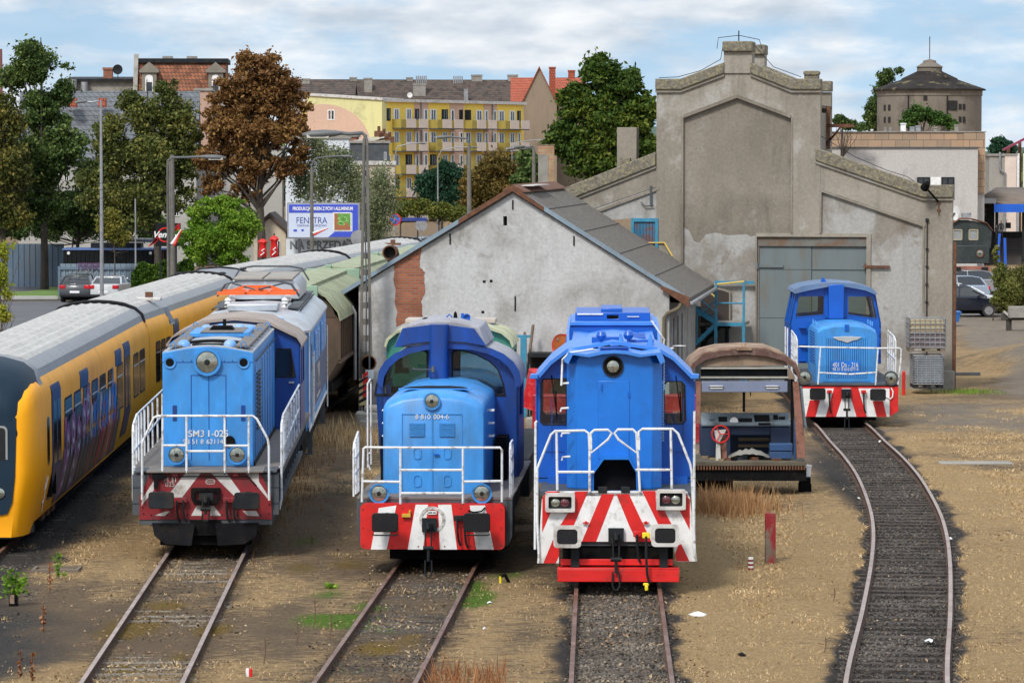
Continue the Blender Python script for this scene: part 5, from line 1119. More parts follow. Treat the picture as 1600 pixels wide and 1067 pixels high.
# ============================================================ YELLOW PASSENGER TRAIN
m_troof=M('grey_train_roof',(.20,.21,.23),.5,var=.08,dirt=(.30,.29,.27),da=.4,ds=3)
m_troofw=M('ribbed_roof_top',(.44,.43,.41),.7,var=.15,vs=1.5,dirt=(.26,.24,.22),da=.6,ds=5,dlo=.42,dhi=.66,stretch=(3,.8,1))
m_navy=M('navy_train_front',(.004,.018,.036),.45,var=.15,spec=.25)
m_tdoor=M('navy_door',(.015,.03,.11),.35,var=.1)
m_gr=[M('graffiti_'+n_,c,.45,var=.15) for n_,c in (('black',(.02,.02,.025)),('magenta',(.30,.09,.24)),('white',(.50,.47,.52)),('blue',(.02,.16,.60)),('red',(.45,.03,.04)),('brown',(.35,.16,.08)),('slate',(.06,.08,.10)))]
TP=[(1.22,.42),(1.30,.75),(1.42,1.35),(1.43,1.6),(1.42,3.05),(1.36,3.30),(1.26,3.45)]
def side_pt(z,off=0.0):
 for (x0,z0),(x1,z1) in zip(TP,TP[1:]):
  if z0<=z<=z1:return x0+(x1-x0)*(z-z0)/(z1-z0)+off
 return TP[0][0]+off
def panel(mb,y0,y1,z0,z1,off=.012,s_=1,r=.06):
 """a rounded rectangle lying on the side of the car, following its section"""
 pts=rrect(y0,z0,y1,z1,r,3);zs=sorted({round(z,4) for _,z in pts} | {z for _,z in TP if z0<z<z1});lv=[]
 for z in zs:
  e=r-min(r,max(z-z0,0)) if z<z0+r else (r-min(r,max(z1-z,0)) if z>z1-r else 0)
  ins=r-math.sqrt(max(r*r-e*e,0));lv.append((s_*side_pt(z,off),y0+ins,y1-ins,z))
 v=[]
 for x,a,c,z in lv:v+=[(x,a,z),(x,c,z),(x-s_*(off+.01),a,z),(x-s_*(off+.01),c,z)]
 fs=[]
 for i in range(len(lv)-1):
  k=i*4;fs+=[(k,k+1,k+5,k+4),(k+2,k,k+4,k+6),(k+1,k+3,k+7,k+5)]
 k=(len(lv)-1)*4;fs+=[(0,2,3,1),(k,k+1,k+3,k+2)];mb.add(v,fs)
def car_body(t,L_,nose0,nose1,wins,doors,tall,extra_roof=True):
 half=[(0,.42)]+TP;
 def ring(y,k=1.0,zk=0,top=3.45):return [(s_*x*k,y,z) for s_,seq in ((1,half[1:]),(-1,half[1:][::-1])) for x,z in seq]
 roofp=[(1.26,3.45),(1.20,3.62),(1.02,3.78),(.72,3.88),(.36,3.94),(0,3.96)]
 y0,y1=(1.5 if nose0 else .12),(L_-1.5 if nose1 else L_-.12)
 b=MB();b.loft([ring(y0),ring(y1)]);body=b.build('car_body',m_yel,t,smooth=.5)
 b=MB();full=roofp[:-1]+[(0,3.96)]+[(-x,z) for x,z in roofp[:-1][::-1]]
 b.loft([[(x,y,z) for x,z in full] for y in (y0,y1)]);b.build('roof',m_troof,t,smooth=.5)
 b=MB()      # ribbed white roof top
 xs=np.arange(-.96,.97,.12)
 top=[(x,np.interp(abs(x),[0,.36,.72,1.02],[3.96,3.94,3.88,3.78])+(.04 if i % 2 else .004)) for i,x in enumerate(xs)]
 low=[(x,z-.03) for x,z in top[::-1]]
 b.prism(top+low,y0+.7,y1-.5);b.build('ribbed_roof_top',m_troofw,t,smooth=0)
 for s_ in (1,-1):
  for y0_,y1_,z0_,z1_ in wins:
   b=MB();panel(b,y0_-.05,y1_+.05,z0_-.05,z1_+.05,.008,s_,.12);wf=b.build('window',m_rubber,t)
   b=MB();panel(b,y0_,y1_,z0_,z1_,.014,s_,.1);b.build('pane',m_dglass,wf)
   b=MB();zc=z1_-.28;b.box(s_*side_pt(zc,.0),y0_,zc-.015,s_*side_pt(zc,.024),y1_,zc+.015);b.build('window_bar',m_chrome,wf)
   if s_<0:break
  for y0_,y1_ in doors:
   b=MB();panel(b,y0_,y1_,.72,3.22,.018,s_,.04);d=b.build('door',m_tdoor,t)
   for k in (0,1):
    w_=(y1_-y0_)/2;b=MB();panel(b,y0_+k*w_+.12,y0_+(k+1)*w_-.12,1.5,2.85,.026,s_,.08);b.build('door_window',m_dglass,d)
 for y0_,y1_ in tall:
  b=MB();b.add([(1.43,y0_,3.1),(1.43,y1_,3.1),(1.20,y1_,3.64),(1.20,y0_,3.64),(1.36,y0_,3.1),(1.36,y1_,3.1),(1.14,y1_,3.6),(1.14,y0_,3.6)],[(0,1,2,3),(0,3,7,4),(1,5,6,2),(3,2,6,7),(0,4,5,1)]);o=b.build('roof_light',m_chrome,t)
  b=MB();b.add([(1.436,y0_+.06,3.14),(1.436,y1_-.06,3.14),(1.215,y1_-.06,3.62),(1.215,y0_+.06,3.62)],[(0,1,2,3)]);b.build('pane',m_tdoor,o)
 b=MB();b.box(-1.1,y0+1.2,.25,1.1,y1-1,.5);b.box(-1.0,y0+.8,.2,1.0,y0+3.8,.85);b.box(-1.0,y1-3.8,.2,1.0,y1-.8,.85);b.build('underframe',m_black,t)
 wheels(t,(y0+1.6,y0+3.4,y1-3.2,y1-1.4),.45)
 b=MB()
 for y in (y0+1.4,y0+2.4,y0+3.4):b.box(.75,y,.25,1.18,y+.5,.55);b.cyl((1.1,y,.5),(1.1,y+.7,.5),.06)
 b.build('bogie_gear',m_rust,t)
 return body
def roof_seam(t,y,big=False):
 roofp=[(1.28,3.40),(1.22,3.63),(1.03,3.81),(.73,3.93),(.36,3.99),(0,4.01)]
 full=roofp+[(-x,z) for x,z in roofp[:-1][::-1]]
 b=MB();b.tube([(x,y,z) for x,z in full],.055,6);b.build('gangway_seal',m_rubber,t)
 if big:
  b=MB()
  for x in (-.75,-.3,.3,.75):b.lathe([(.14,0),(.13,.04),(.08,.07),(0,.08)],(x,y+.35,3.93),'z',10)
  b.build('roof_vent',m_dgrey,t)
def nose(t,y0,d,capm=None):
 """rounded driving end. y0 = where the body starts, d = -1 nose towards the viewer, +1 away"""
 rings=[]
 for k,sx,dz,dz0 in ((0,1,0,0),(.45,.995,-.02,0),(.9,.97,-.10,0),(1.25,.92,-.28,.0),(1.5,.83,-.58,-.02),(1.62,.74,-.95,-.03)):
  ring=[(s_*x*sx*(1 if z>.5 else 1),y0+d*(k+.14*(1-min(1,max(0,(z-.9)/2)))*min(1,k)),.22 if z<.43 and k>.8 else z+dz*max(0,(z-2.4)/1.5)) for s_,seq in ((1,TP+[(1.0,3.5)]),(-1,(TP+[(1.0,3.5)])[::-1])) for x,z in seq]
  rings.append(ring)
 b=MB();b.loft(rings);n=len(rings[0])
 o=b.build('nose',m_yel,t,smooth=.8)
 # dark front mask, roof cap and windscreen
 f=y0+d*1.64
 b=MB();pr=[(-1.0,.95),(-.9,.72),(-.5,.65),(.5,.65),(.9,.72),(1.0,.95),(1.06,1.5),(1.08,2.35),(1.08,2.72),(-1.08,2.72),(-1.08,2.35),(-1.06,1.5)]
 b.loft([[(x*.99,y0+d*(1.2),z) for x,z in pr],[(x*.93,f+d*(.16*(1-min(1,max(0,(z-.9)/2))))+d*.0,z) for x,z in pr]]);b.build('front_mask',capm or m_navy,t,smooth=.4)
 b=MB();cap=lambda k,sx,dz:[(x*sx*1.012,y0+d*k,z+dz+.01) for x,z in ((1.33,3.3),(1.27,3.42),(1.215,3.64),(1.01,3.81),(.6,3.93),(0,3.98),(-.6,3.93),(-1.01,3.81),(-1.215,3.64),(-1.27,3.42),(-1.33,3.3))]
 b.loft([cap(.35,.995,.0),cap(.75,.97,-.07),cap(1.1,.93,-.2),cap(1.4,.87,-.42),cap(1.6,.80,-.72),cap(1.66,.76,-.98)]);b.build('roof_cap',capm or m_navy,t,smooth=.8)
 b=MB();b.loft([cap(-.15,1,.015),cap(.1,1,.012),cap(.36,.995,.004)]);b.build('roof_front_edge',m_troof,t,smooth=.8)
 b=MB();b.prism(rrect(-.80,1.72,.80,2.52,.08),f+d*.05,f+d*.08);o=b.build('windscreen',m_dglass,t,smooth=0);b=MB();b.prism(rrect(-.84,1.68,.84,2.56,.1),f+d*.04,f+d*.078,holes=[rrect(-.79,1.73,.79,2.51,.08)]);b.build('windscreen_frame',m_chrome,o)
 for s_ in (-1,1):
  b=MB();yy=f+d*.15;b.lathe([(.1,0),(.11,.02),(.08,.03),(0,.03)],(s_*.68,yy,1.15),'y',16,d);b.build('headlight',m_lens,t)
 b=MB();b.box(-.35,f-.1,.7,.35,f+d*.25,.95);b.build('coupler',m_black,t,bevel=.03)
 b=MB()
 for s_ in (-1,1):b.prism([(s_*1.1,y0+d*.6),(s_*1.18,y0+d*.1),(s_*1.12,y0),(s_*.9,y0),(s_*.8,y0+d*1.5),(s_*.95,y0+d*1.4)],.16,.42,'z')
 b.box(-.9,f-.5 if d>0 else f-.05,.18,.9,f+.05 if d>0 else f+.5,.4);b.build('skirt',m_grey,t)
def build_unit(label,Ya,Yj,Yb,dirty):
 (Xa,_),(Xj,_),(Xb,_)=pos_at(pathE,Ya),pos_at(pathE,Yj),pos_at(pathE,Yb)
 t=thing('passenger_train',label,'passenger train',(Xa,Ya,0),0,'yellow passenger trains')
 cars=[]
 for i,(P,Q) in enumerate((((Xa,Ya),(Xj,Yj)),((Xj,Yj),(Xb,Yb)))):
  t.scale=(1,1,.95);c=bpy.data.objects.new('railcar',None);COL.objects.link(c);c.parent=t;c.location=(P[0]-Xa,P[1]-Ya,0)
  L_=math.hypot(Q[0]-P[0],Q[1]-P[1]);c.rotation_euler=(0,0,math.atan2(-(Q[0]-P[0]),Q[1]-P[1]));cars.append((c,L_))
 return t,cars
# first unit: measured window and door positions of the near car
t1,cars=build_unit('near yellow train with a dark blue nose and graffiti along its lower side',74.0,101.5,128.5,1)
c1,L1=cars[0];X0,_=pos_at(pathE,74.0);Xj,_=pos_at(pathE,101.5)
F=FR(X0,74.0,math.degrees(math.atan2(-(Xj-X0),27.5)),(2.883,0,480))
ys=lambda cx,cy:F.side(cx,cy,1.42)[0]
wins=[]
for a,b_ in (((290,400),(322,385)),((332,370),(362,355)),((374,340),(402,330)),((412,325),(440,312)),((448,298),(474,288)),((485,275),(508,268))):wins.append((ys(*a),ys(*b_),1.62,2.72))
wins.append((ys(525,245),ys(552,240),1.62,2.72))
for a,b_ in (((600,210),(622,203)),((628,195),(650,187)),((657,180),(678,172))):wins.append((ys(*a),ys(*b_),1.62,2.72))
dr=[(ys(232,330),ys(270,315)),(ys(557,160),ys(583,148))]
wins=[w_ for w_ in wins if w_[1]-w_[0]>.2 and w_[1]<L1-.3]
print('WINS',[(round(a,1),round(b_,1)) for a,b_,*_ in wins],dr)
car_body(c1,L1,True,False,wins,dr,[])
for a,b_ in ((ys(360,260),ys(395,245)),(ys(518,180),ys(545,170))):
 b=MB();panel(b,a,b_,2.76,3.16,.014,1,.04);b.build('side_display',m_tdoor,c1)
nose(c1,1.5,-1)
for y0_,y1_,z0_,z1_ in ((1.65,2.05,1.55,2.6),):
 b=MB();panel(b,y0_,y1_,z0_,z1_,.012,1,.15);b.build('cab_side_window',m_dglass,c1)
b=MB();panel(b,2.75,3.1,1.3,2.3,.014,1,.12);o=b.build('cab_door_window',m_dglass,c1)
b=MB();b.m=0
for y in (2.55,3.3):b.box(1.2,y-.012,.8,1.43,y,3.1)
b.build('cab_door_seam',m_black,c1)
# graffiti: flat sprayed shapes lying on the lower side
random.seed(5);b=MB();gm=MB()
def gpoly(pts,mi,off):
 pts=[(y,max(.5,min(3.0,z))) for y,z in pts];b.m=mi
 # split at the waist so the paint follows the folded side
 for zlo,zhi in ((.42,1.35),(1.35,3.05)):
  q=pts
  for sgn,lim in ((1,zlo),(-1,zhi)):
   out=[]
   for i in range(len(q)):
    p0,p1=q[i],q[(i+1) % len(q)];in0,in1=sgn*(p0[1]-lim)>=0,sgn*(p1[1]-lim)>=0
    if in0:out.append(p0)
    if in0 !=in1:k=(lim-p0[1])/(p1[1]-p0[1]);out.append((p0[0]+(p1[0]-p0[0])*k,lim))
   q=out
   if len(q)<3:break
  if len(q)>=3:b.face([(side_pt(z,off),y,z) for y,z in q])
gpoly([(4.0,.45),(4.3,1.2),(5.2,2.0),(6.4,2.3),(8.5,2.4),(10.5,2.1),(13,2.4),(16.5,2.3),(18.2,1.6),(18.4,.45)],6,0.0160)
for i in range(22):
 y=4.6+i*.58;gpoly([(y,.5),(y+.3,.5),(y+.75+random.uniform(-.2,.3),1.9+random.uniform(0,.6)),(y+.42,1.9+random.uniform(-.2,.6))],random.choice([0,0,0,5,4,6] if i>9 else [0,0,6,0,1]),0.0180)
for y,z,s_ in ((5.3,1.75,.5),(6.4,1.95,.55),(7.6,1.75,.5),(8.8,2.05,.5),(9.7,2.35,.6),(5.0,1.1,.5),(6.9,1.0,.6)):
 gpoly([(y,z-.55),(y+s_*1.2,z-.4),(y+s_*1.7,z+.15),(y+.6*s_,z+.5),(y-.1,z+.1)],1,0.0190)
 gpoly([(y+.1,z-.35),(y+s_*.9,z-.3),(y+s_*1.1,z+.08),(y+.4*s_,z+.25)],2,0.0210)
 gpoly([(y+.2,z-.22),(y+s_*.75,z-.18),(y+s_*.8,z-.02),(y+.4*s_,z+.05)],0,0.0230)
for i in range(9):
 y=10.5+i*.75;gpoly([(y,1.5+random.uniform(-.2,.2)),(y+.5,1.4),(y+.75,2.0+random.uniform(0,.3)),(y+.4,2.6+random.uniform(-.4,.3)),(y+.1,2.0)],3 if i % 3 else 2,0.0185)
for i in range(7):
 y=12.2+i*.8;gpoly([(y,.6),(y+.25,.6),(y+.6,1.7),(y+.3,1.75)],4 if i % 2 else 5,0.0205)
for i in range(8):
 y=5.0+i*.9;gpoly([(y,.62),(y+.06,.6),(y+.5,1.6),(y+.42,1.66)],2,0.0220)
b.build('graffiti',m_gr,c1,smooth=0)
tubes(c1,'white_scribble',[[(side_pt(z,.02)-.02,y,z) for y,z in ((-.0+1.55,1.35),(1.7,1.0),(1.95,1.3),(1.95,.8),(1.7,.75),(1.6,.78),(1.75,.72),(2.0,.76),(2.1,.5))]],.012,m_white)
roof_seam(c1,L1)
# second car
c2,L2=cars[1]
gen=lambda L_:([(y,y+.95,1.62,2.72) for y in (1.5,2.7,3.9,8.3,9.6,10.9,14.0,15.2,16.4,20.4,21.8)],[(5.6,6.9),(18.0,19.3)])
w_,d_=gen(L2);car_body(c2,L2,False,True,[x for x in w_ if x[1]<L2-2],[x for x in d_ if x[1]<L2-2],[(4.9,5.9)]);nose(c2,L2-1.5,1,m_troof);roof_seam(c2,.0);roof_seam(c2,L2-1.9,True)
m_peel=M('weathered_upper_yellow',(.80,.47,.20),.6,var=.12)
for bx in ((c1,8.0),(c2,4.0)):
 b=MB();b.box(-1.15,bx[1],3.80,-.7,bx[1]+.5,3.95) if bx[0] is c1 else b.box(.55,bx[1],3.86,1.25,bx[1]+.35,3.96);b.build('roof_aerial_base',m_owhite,bx[0],bevel=.02)
 b=MB();(b.box(-.95,bx[1]+.1,3.95,-.75,bx[1]+.35,4.12) if bx[0] is c1 else b.box(.8,bx[1]+.1,3.96,1.0,bx[1]+.3,4.12));b.build('roof_fitting',m_rust,bx[0])
t2,cars=build_unit('far yellow train with a faded peach side band, curving off behind the workshop gable',129.6,155.0,181.0,0)
for i,(c,L_) in enumerate(cars):
 w_,d_=gen(L_);car_body(c,L_,i==0,i==1,w_,d_,[(17.0,18.2)])
 if i==0:nose(c,1.5,-1,m_troof);roof_seam(c,1.9,True);roof_seam(c,L_)
 else:nose(c,L_-1.5,1,m_troof);roof_seam(c,L_-1.9,True)
 b=MB();b.add([(1.425,1.6,2.85),(1.425,L_-1.6,2.85),(1.42,L_-1.6,3.06),(1.42,1.6,3.06),(1.365,L_-1.6,3.31),(1.365,1.6,3.31),(1.268,L_-1.6,3.455),(1.268,1.6,3.455)],[(0,1,2,3),(3,2,4,5),(5,4,6,7)]);b.build('faded_side_band',m_peel,c)
b=MB();b.box(.55,15,3.86,1.25,15.35,3.96);b.box(.8,15.1,3.96,1.0,15.3,4.12);b.build('roof_fitting',m_rust,cars[1][0])
# ============================================================ WALL MATERIALS
def plaster(name,c1,c2,c3,sc=.35,p2=(.45,.6),p3=(.55,.62),rough=.92,streak=.5):
 m=bpy.data.materials.new(name);m.use_nodes=True;t=m.node_tree;n=t.nodes;l=t.links
 p=n['Principled BSDF'];p.inputs['Roughness'].default_value=rough;p.inputs['Specular IOR Level'].default_value=.2
 tc=n.new('ShaderNodeTexCoord')
 def nz(s_,d=8,r_=.6,st=(1,1,1),off=(0,0,0)):
  mp=n.new('ShaderNodeMapping');mp.inputs['Scale'].default_value=st;mp.inputs['Location'].default_value=off;l.new(tc.outputs['Object'],mp.inputs[0])
  x=n.new('ShaderNodeTexNoise');x.inputs['Scale'].default_value=s_;x.inputs['Detail'].default_value=d;x.inputs['Roughness'].default_value=r_;x.inputs['Distortion'].default_value=.4;l.new(mp.outputs[0],x.inputs['Vector']);return x.outputs['Fac']
 def mr(f,a,b,c=0,d=1):x=n.new('ShaderNodeMapRange');l.new(f,x.inputs[0]);x.inputs[1].default_value=a;x.inputs[2].default_value=b;x.inputs[3].default_value=c;x.inputs[4].default_value=d;return x.outputs[0]
 def mix(f,a,b,bt='MIX'):
  x=n.new('ShaderNodeMix');x.data_type='RGBA';x.blend_type=bt
  l.new(f,x.inputs['Factor']) if not isinstance(f,float) else setattr(x.inputs['Factor'],'default_value',f)
  for k,v in (('A',a),('B',b)):
   if isinstance(v,tuple):x.inputs[k].default_value=(*v,1)
   else:l.new(v,x.inputs[k])
  return x.outputs['Result']
 c=mix(mr(nz(sc,9),*p2),c1,c2);c=mix(mr(nz(sc*1.7,10,.72,(1,1,.8),(7,3,5)),*p3),c,c3)
 c=mix(mr(nz(1.2,7,.7,(1.5,1.5,.22),(2,9,1)),.52,.72,0,streak),c,tuple(v*.55 for v in c1))
 f=nz(9,6,.7);c=mix(1.0,c,mix(mr(f,.3,.7),(.82,.82,.82),(1.12,1.12,1.12)),'MULTIPLY')
 l.new(c,p.inputs['Base Color']);b=n.new('ShaderNodeBump');b.inputs['Strength'].default_value=.5;b.inputs['Distance'].default_value=.02;l.new(f,b.inputs['Height']);l.new(b.outputs[0],p.inputs['Normal'])
 return m
def bricks(name,c1,c2,mo,bw=.25,bh=.08,ms=.012,rot=True,dirt=.4):
 m=bpy.data.materials.new(name);m.use_nodes=True;t=m.node_tree;n=t.nodes;l=t.links
 p=n['Principled BSDF'];p.inputs['Roughness'].default_value=.9
 tc=n.new('ShaderNodeTexCoord');sx=n.new('ShaderNodeSeparateXYZ');l.new(tc.outputs['Object'],sx.inputs[0]);ad=n.new('ShaderNodeMath');ad.operation='ADD';l.new(sx.outputs[0],ad.inputs[0]);l.new(sx.outputs[1],ad.inputs[1])
 cb=n.new('ShaderNodeCombineXYZ');l.new(ad.outputs[0],cb.inputs[0]);l.new(sx.outputs[2],cb.inputs[1])
 b=n.new('ShaderNodeTexBrick');l.new(cb.outputs[0],b.inputs['Vector']);b.inputs['Scale'].default_value=1;b.inputs['Brick Width'].default_value=bw;b.inputs['Row Height'].default_value=bh;b.inputs['Mortar Size'].default_value=ms
 b.inputs['Color1'].default_value=(*c1,1);b.inputs['Color2'].default_value=(*c2,1);b.inputs['Mortar'].default_value=(*mo,1)
 nz=n.new('ShaderNodeTexNoise');nz.inputs['Scale'].default_value=1.5;nz.inputs['Detail'].default_value=8;l.new(tc.outputs['Object'],nz.inputs['Vector'])
 mr=n.new('ShaderNodeMapRange');l.new(nz.outputs['Fac'],mr.inputs[0]);mr.inputs[1].default_value=.45;mr.inputs[2].default_value=.65;mr.inputs[4].default_value=dirt
 mx=n.new('ShaderNodeMix');mx.data_type='RGBA';l.new(mr.outputs[0],mx.inputs['Factor']);l.new(b.outputs['Color'],mx.inputs['A']);mx.inputs['B'].default_value=(*[v*.25 for v in c1],1)
 l.new(mx.outputs['Result'],p.inputs['Base Color']);bp=n.new('ShaderNodeBump');bp.inputs['Strength'].default_value=.6;bp.inputs['Distance'].default_value=.02;l.new(b.outputs['Fac'],bp.inputs['Height']);bp.invert=True;l.new(bp.outputs[0],p.inputs['Normal'])
 return m
m_wsh=plaster('grey_white_render',(.33,.325,.315),(.47,.475,.48),(.20,.185,.165),.5,(.38,.55),(.56,.72),streak=.25)
m_shed=plaster('weathered_tan_render',(.232,.206,.172),(.315,.285,.243),(.36,.345,.322),.25,(.4,.62),(.56,.64),streak=.5)
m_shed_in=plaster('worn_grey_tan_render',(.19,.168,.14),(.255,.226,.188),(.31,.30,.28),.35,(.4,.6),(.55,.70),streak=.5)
m_shed_low=plaster('flaking_limewash',(.245,.225,.20),(.355,.35,.342),(.19,.152,.115),.5,(.42,.52),(.55,.68),streak=.4)
m_cope=M('mossy_coping',(.15,.135,.11),.95,var=.3,vs=6,dirt=(.27,.235,.13),da=.85,ds=11,dlo=.5,dhi=.6,bump=1.0,bs=12)
m_brick=bricks('exposed_red_brick',(.38,.11,.045),(.26,.07,.035),(.20,.17,.14))
m_ybrick=bricks('pale_yellow_brick',(.42,.27,.13),(.38,.14,.06),(.32,.28,.23))
m_felt=M('grey_roofing_felt',(.14,.125,.108),.95,var=.3,vs=9,dirt=(.055,.05,.045),da=.9,ds=16,dlo=.47,dhi=.6,bump=1.0,bs=16)
m_seam=M('felt_seam',(.115,.105,.095),.95,var=.3,vs=6)
m_btrim=M('pale_blue_metal_trim',(.19,.26,.32),.5,var=.2,dirt=(.16,.10,.07),da=.7,ds=3)
m_pipe=M('galvanised_pipe',(.30,.31,.33),.45,metal=.4,var=.15,dirt=(.12,.08,.05),da=.5,ds=4)
m_gate=M('grey_green_sheet_gate',(.125,.155,.165),.55,var=.12,vs=1,dirt=(.14,.10,.05),da=.5,ds=3,stretch=(1,1,.3))
m_sblue=M('faded_teal_paint',(.03,.22,.36),.55,var=.15,vs=5,dirt=(.12,.06,.04),da=.5,ds=6)
m_syel=M('handrail_yellow',(.60,.42,.08),.5,var=.1)
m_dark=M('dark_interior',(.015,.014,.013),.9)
# ============================================================ WORKSHOP WITH THE WHITE GABLE
WX,WY=0.0,113.5
Fw=FR(WX,WY,-6.5,(2.6667,520,260))
def workshop():
 t=thingf('workshop_building','low workshop with a whitewashed gable wall, brick patch and grey felt roof','workshop',Fw)
 lx,lz=Fw.f(108,500);ax_,az=Fw.f(750,112);rx,rz=Fw.f(1402,518);LEN=12.2;base=GZ-.1
 gable=[(lx,base),(rx,base),(rx,rz),(ax_,az),(lx,lz)]
 vx,vz=Fw.f(710,247);vx2,vz2=Fw.f(726,208)
 b=MB();b.prism(gable,0,.3,holes=[[(vx,vz),(vx2,vz),(vx2,vz2),(vx,vz2)]])
 b.build('gable_wall',m_wsh,t,smooth=0);b=MB();b.box(vx,.28,vz,vx2,.33,vz2);b.build('vent_opening',m_dark,t)
 b=MB()
 # right wall with windows and the left and back walls
 hz=[(y,y+.75) for y in (1.6,3.5,5.4)]
 wl=[[(a,.9),(c,.9),(c,2.75),(a,2.75)] for a,c in hz]
 b.prism([(.3,base),(LEN,base),(LEN,rz),(.3,rz)],rx-.25,rx,'x',holes=wl);b.box(lx,.3,base,lx+.25,LEN,lz);b.prism(gable,LEN,LEN+.3);b.build('side_walls',m_shed_low,t,smooth=0)
 for a,c in hz:
  b=MB();b.box(rx-.18,a,.9,rx-.15,c,2.75);w_=b.build('window',m_dglass,t);b=MB();b.box(rx-.15,(a+c)/2-.03,.9,rx-.1,(a+c)/2+.03,2.75)
  for z in (1.5,2.1):b.box(rx-.15,a,z-.02,rx-.11,c,z+.02)
  b.build('window_bars',m_shed_low,w_)
 # roof slabs
 ox=.62;sl=(az-rz)/(rx-ax_);sl2=(az-lz)/(ax_-lx)
 for s_,ex,m_ in ((1,rx+ox,m_felt),(-1,lx-.75,m_felt)):
  k=sl if s_>0 else-sl2;z_e=az-sl*(ex-ax_) if s_>0 else az-sl2*(ax_-ex);pr=[(ax_,az+.02),(ex,z_e+.02),(ex,z_e+.16),(ax_,az+.20)]
  b=MB();b.prism(pr,-.12,LEN+.4);sb=b.build('roof',m_,t)
  if s_>0:
   b=MB()
   for i in (1,2,3,4):k_=i/5;xx=ax_+(ex-ax_)*k_;zz=az+.2+(z_e-az-.04)*k_;b.box(xx-.03,-.12,zz-.01,xx+.03,LEN+.4,zz+.014)
   for y in (2.9,5.9,8.9):b.prism([(ax_+.1,az+.2-sl*.1),(ex-.05,z_e+.163),(ex-.05,z_e+.172),(ax_+.1,az+.21-sl*.1)],y,y+.05)
   b.build('felt_seams',m_seam,sb)
  b=MB();b.prism([(ax_,az+.07),(ex,z_e+.03),(ex,z_e+.01+.16),(ax_,az+.215)],-.16,-.11);b.build('verge_trim',m_btrim,t)
  ra=.18 if s_>0 else .30
  x1_=ax_+(ex-ax_)*ra;z1_=az+(z_e-az)*ra
  b=MB();b.prism([(ax_,az+.06),(x1_,z1_+.05),(x1_,z1_+.19),(ax_,az+.23)],-.175,-.155);b.build('rusty_verge',m_rust,t)
  b=MB();x2=ax_+(ex-ax_)*.84;z2=az+(z_e-az)*.84
  if s_>0:b.prism([(x2,z2-.1),(ex,z_e-.12),(ex,z_e+.2),(x2,z2+.02)],-.175,-.155);b.build('rusty_verge',m_rust,t)
  b=MB();b.box(min(ex,ex+s_*.12),-.1,z_e-.05,max(ex,ex+s_*.12),LEN+.3,z_e+.05);b.build('gutter',m_pipe,t,bevel=.02)
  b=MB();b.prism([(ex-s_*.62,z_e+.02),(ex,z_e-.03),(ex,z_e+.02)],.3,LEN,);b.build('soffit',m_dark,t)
 b=MB();b.prism([(ax_-.3,az+.1),(ax_+.4,az+.02),(ax_+.38,az+.06),(ax_,az+.27),(ax_-.28,az+.14)],-.1,LEN+.4);b.build('ridge_cap',m_rust,t)
 b=MB();b.box(ax_+.02,1.5,az+.2,ax_+.5,6,az+.23);b.build('pale_ridge_sheet',m_owhite,t)
 # brick patch with a jagged outline
 pts=[(255,410),(300,378),(345,345),(372,332),(366,370),(362,420),(384,440),(380,480),(384,530),(368,560),(372,590),(376,640),(300,650),(266,670),(262,640),(270,610),(258,570),(262,520),(252,470),(258,440)]
 q=[]
 for i,p in enumerate(pts):
  p2=pts[(i+1) % len(pts)]
  for k in range(4):j=k/4;q.append((p[0]+(p2[0]-p[0])*j+random.uniform(-2.5,2.5)*(k>0),p[1]+(p2[1]-p[1])*j+random.uniform(-2.5,2.5)*(k>0)))
 b=MB();b.prism([Fw.f(*p) for p in q],-.012,.0);b.build('exposed_brick_patch',m_brick,t,smooth=0)
 # iron ties, holes
 b=MB()
 for a,c,d in ((489,280,325),(750,140,180),(1005,290,330),(760,540,602)):x,z0=Fw.f(a,d);_,z1=Fw.f(a,c);b.box(x-.02,-.03,z0,x+.02,.0,z1)
 for a,c in ((631,480),(660,478),(625,607)):x,z=Fw.f(a,c);b.box(x-.045,-.004,z-.04,x+.045,.0,z+.04)
 b.build('wall_ties',m_black,t)
 # drainpipes
 x0,z0=Fw.f(42,548);x1,z1=Fw.f(100,600,.3);zb_=Fw.f(100,885,.3)[1];yy=-.08
 b=MB();b.tube([(x0,yy,z0-.1),(x0+.12,yy,z0-.28),(x1-.08,yy,z1+.12),(x1,yy,z1-.05),(x1,yy,zb_)],.055,10);b.build('downpipe',m_pipe,t)
 b=MB();b.box(x0-.1,yy-.1,z0-.12,x0+.08,yy+.1,z0+.12);b.tube([(x0,yy,z0-.1),(x0+.1,yy,z0-.28)],.06);b.build('rusty_hopper_head',m_rust,t,bevel=.02)
 x0,z0=Fw.f(1448,552);x1,z1=Fw.f(1382,615);zb_=Fw.f(1375,760)[1]
 b=MB();b.tube([(x0+.05,-.05,z0+.1),(x0+.05,-.08,z0-.12),(x0-.05,-.1,z0-.28),(x1+.1,-.1,z1+.02),(x1-.0,-.1,z1-.12),(x1-.02,-.1,zb_-.6)],.06,10);b.build('downpipe',M('mossy_pipe',(.12,.10,.06),.8,var=.3,dirt=(.25,.2,.12),da=.7),t)
 # dark shelf frame on the wall
 return t
workshop()
